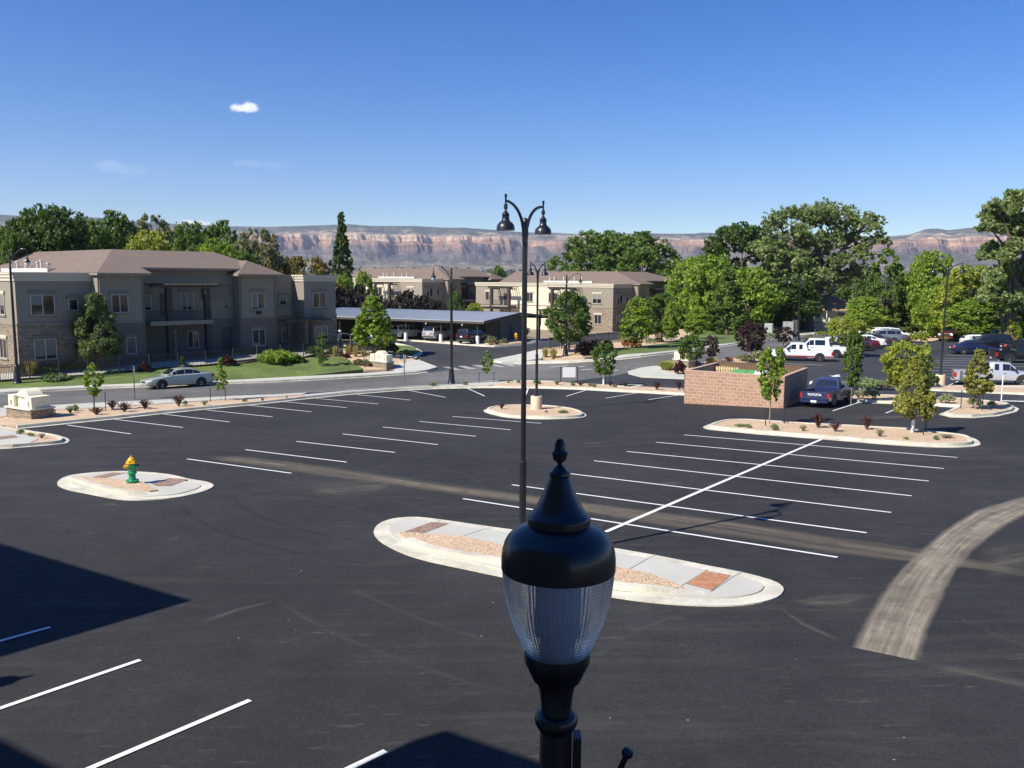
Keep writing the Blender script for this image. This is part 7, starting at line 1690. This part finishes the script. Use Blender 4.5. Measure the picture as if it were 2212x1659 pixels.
GM = 'bushes along the left lawn and fence'
shrub('mound', 598, 785, 88, 32, 'big bright green mound bush on the lawn by the fence', GM)
shrub('green', 640, 783, 48, 18, 'green bush right of the big mound', GM)
for px, py, w_, h_, lab in [(70,806,46,18,'green bush behind the fence right of the yellow grass'),(105,804,56,22,'long dark bush behind the fence'),(118,822,66,18,'low juniper-like bush on the lawn left of the oval tree'),(150,798,50,20,'bush behind the fence near the oval tree'),(394,788,12,20,'small bright bush behind the sedan roof'),(680,766,44,20,'bush behind the fence near its right end'),(720,764,30,16,'low bush behind the fence by the gate')]: shrub('green', px, py, w_, h_, lab, GM)
shrub('junip', 118, 824, 62, 18, 'spreading juniper at the lawn edge, left', GM)
GG = 'tall straw-coloured feather grasses'
for px, py, w_, h_, lab in [(66,810,38,38,'feather grass behind the left end of the fence'),(724,771,16,28,'feather grass left of the small gate'),(752,767,16,26,'feather grass right of the small gate'),(768,772,18,30,'feather grass between gate and maple'),(784,769,12,16,'low feather grass under the maple'),(811,772,16,22,'feather grass right of the maple trunk'),(1178,773,20,26,'left feather grass by the corner walk'),(1195,774,24,26,'right feather grass by the corner walk'),(1346,745,16,22,'feather grass at the left of the right lawn'),(738,768,10,20,'small feather grass beside the gate')]: shrub('reed', px, py, w_, h_, lab, GG)
for px, py, w_, h_, lab in [(1536,790,34,22,'golden grass clump above the enclosure wall')]: shrub('reed', px, py, w_, h_, lab, GG)
shrub('lowgrass', 1440, 800, 48, 24, 'yellow-green grass clump left of the round wine-red shrub'); shrub('lowgrass', 2040, 738, 20, 12, 'dry grass clump left of the dark red pickup')
for px, py, w_, h_, lab in [(775,790,32,16,'grey bush left of the cream sign across the street'),(792,793,20,18,'spiky bush against the cream sign across the street'),(877,768,24,14,'dark round bush behind the sign post'),(1062,745,36,20,'round bush right of the carport posts'),(1088,743,22,12,'brown bush by the carport end wall')]: shrub('olive', px, py, w_, h_, lab, 'olive-brown bushes near the carport')
for px, py, w_, h_, lab in [(1262,768,44,34,'very dark hedge bush behind the lawn corner, left'),(1288,766,40,34,'very dark hedge bush behind the lawn corner, right')]: shrub('blackred', px, py, w_, h_, lab, 'very dark hedge bushes')
shrub('green', 1312, 755, 30, 22, 'green bush right of the dark hedge')
shrub('dark', 843, 764, 36, 26, 'dark green bush under the maple, right'); shrub('dark', 765, 762, 30, 20, 'dark bush behind the feather grasses')
for px, py, w_, h_, lab in [(1368,752,48,24,'rust-red bush behind the left lawn tree'),(1574,779,18,9,'small rust-coloured plant above the enclosure gate')]: shrub('rust', px, py, w_, h_, lab, 'rust-coloured bushes')
for i, (px, py, w_, h_, lab) in enumerate([(1404,742,30,14,'grey bush before the fence section'),(1422,740,26,12,'small grey bush right of it'),(1450,735,30,18,'olive bush behind the slim lawn tree'),(1500,722,34,30,'big round bush before the end of the far building'),(1545,712,60,18,'wide pale bush behind the far lawn'),(1590,706,60,24,'grey-green bush at the back of the lawn'),(1640,700,60,44,'large olive bush left of the cabinets'),(1690,700,50,50,'silvery bush behind the cabinets'),
    (1500,790,30,14,'brown grass bush left of the golden clump'),(1610,780,44,16,'olive bush by the street kerb above the enclosure'),(1640,776,44,22,'olive bush next to the white pickup nose'),(1750,738,30,16,'small green bush at the street bend')]): shrub('olive' if i % 2 else 'sageb', px, py, w_, h_, lab, 'bushes around the right lawn')
for px, py, w_, h_, lab in [(1835,735,34,20,'green bush at the back kerb behind the white cars'),(1990,738,34,26,'lime bush left of the dark red pickup'),(1968,737,26,20,'lime bush further left of the dark red pickup'),(1700,762,34,16,'lime bush before the white pickup hood'),(1778,724,34,10,'lime bush right of the cottonwood trunk')]: shrub('lime', px, py, w_, h_, lab, 'lime-green bushes by the back lot')
GC = 'dark red bushes behind the carport'
for i, (px, ty, w_) in enumerate([(735,624,60),(775,618,66),(815,640,60),(880,630,66),(915,640,60),(945,652,50),(850,650,50)]):
    p = at(px, 124+i); pr = SP['smoke']; t = tree_copy(pr); t.location = p; k = p.y/F; s = w_*k/2/1.2*1.15; t.scale = (s, s, (topz(px, ty, 124+i)-p.z)/1.45)
    tag(t, 'dark purple bush above the carport roof, '+['leftmost of the row','second of the row','third of the row','fifth of the row','sixth of the row','rightmost of the row','fourth of the row'][i], group=GC)
plant('street', 985, 130, 627, 32, 'small green tree above the carport roof left of the central pole', rot=2)
plant('lime', 1025, 135, 655, 40, 'light green bush above the carport roof near the central pole', rot=1)
for k, pr in list(TP.items())+list(SP.items()):
    if pr.location.y < -300:
        for ch in list(pr.children): bpy.data.objects.remove(ch)
        bpy.data.objects.remove(pr)
for o in bpy.data.objects:
    for k in ('_H', '_R'):
        if k in o: del o[k]
for m_ in [x for x in bpy.data.meshes if x.users == 0]: bpy.data.meshes.remove(m_)
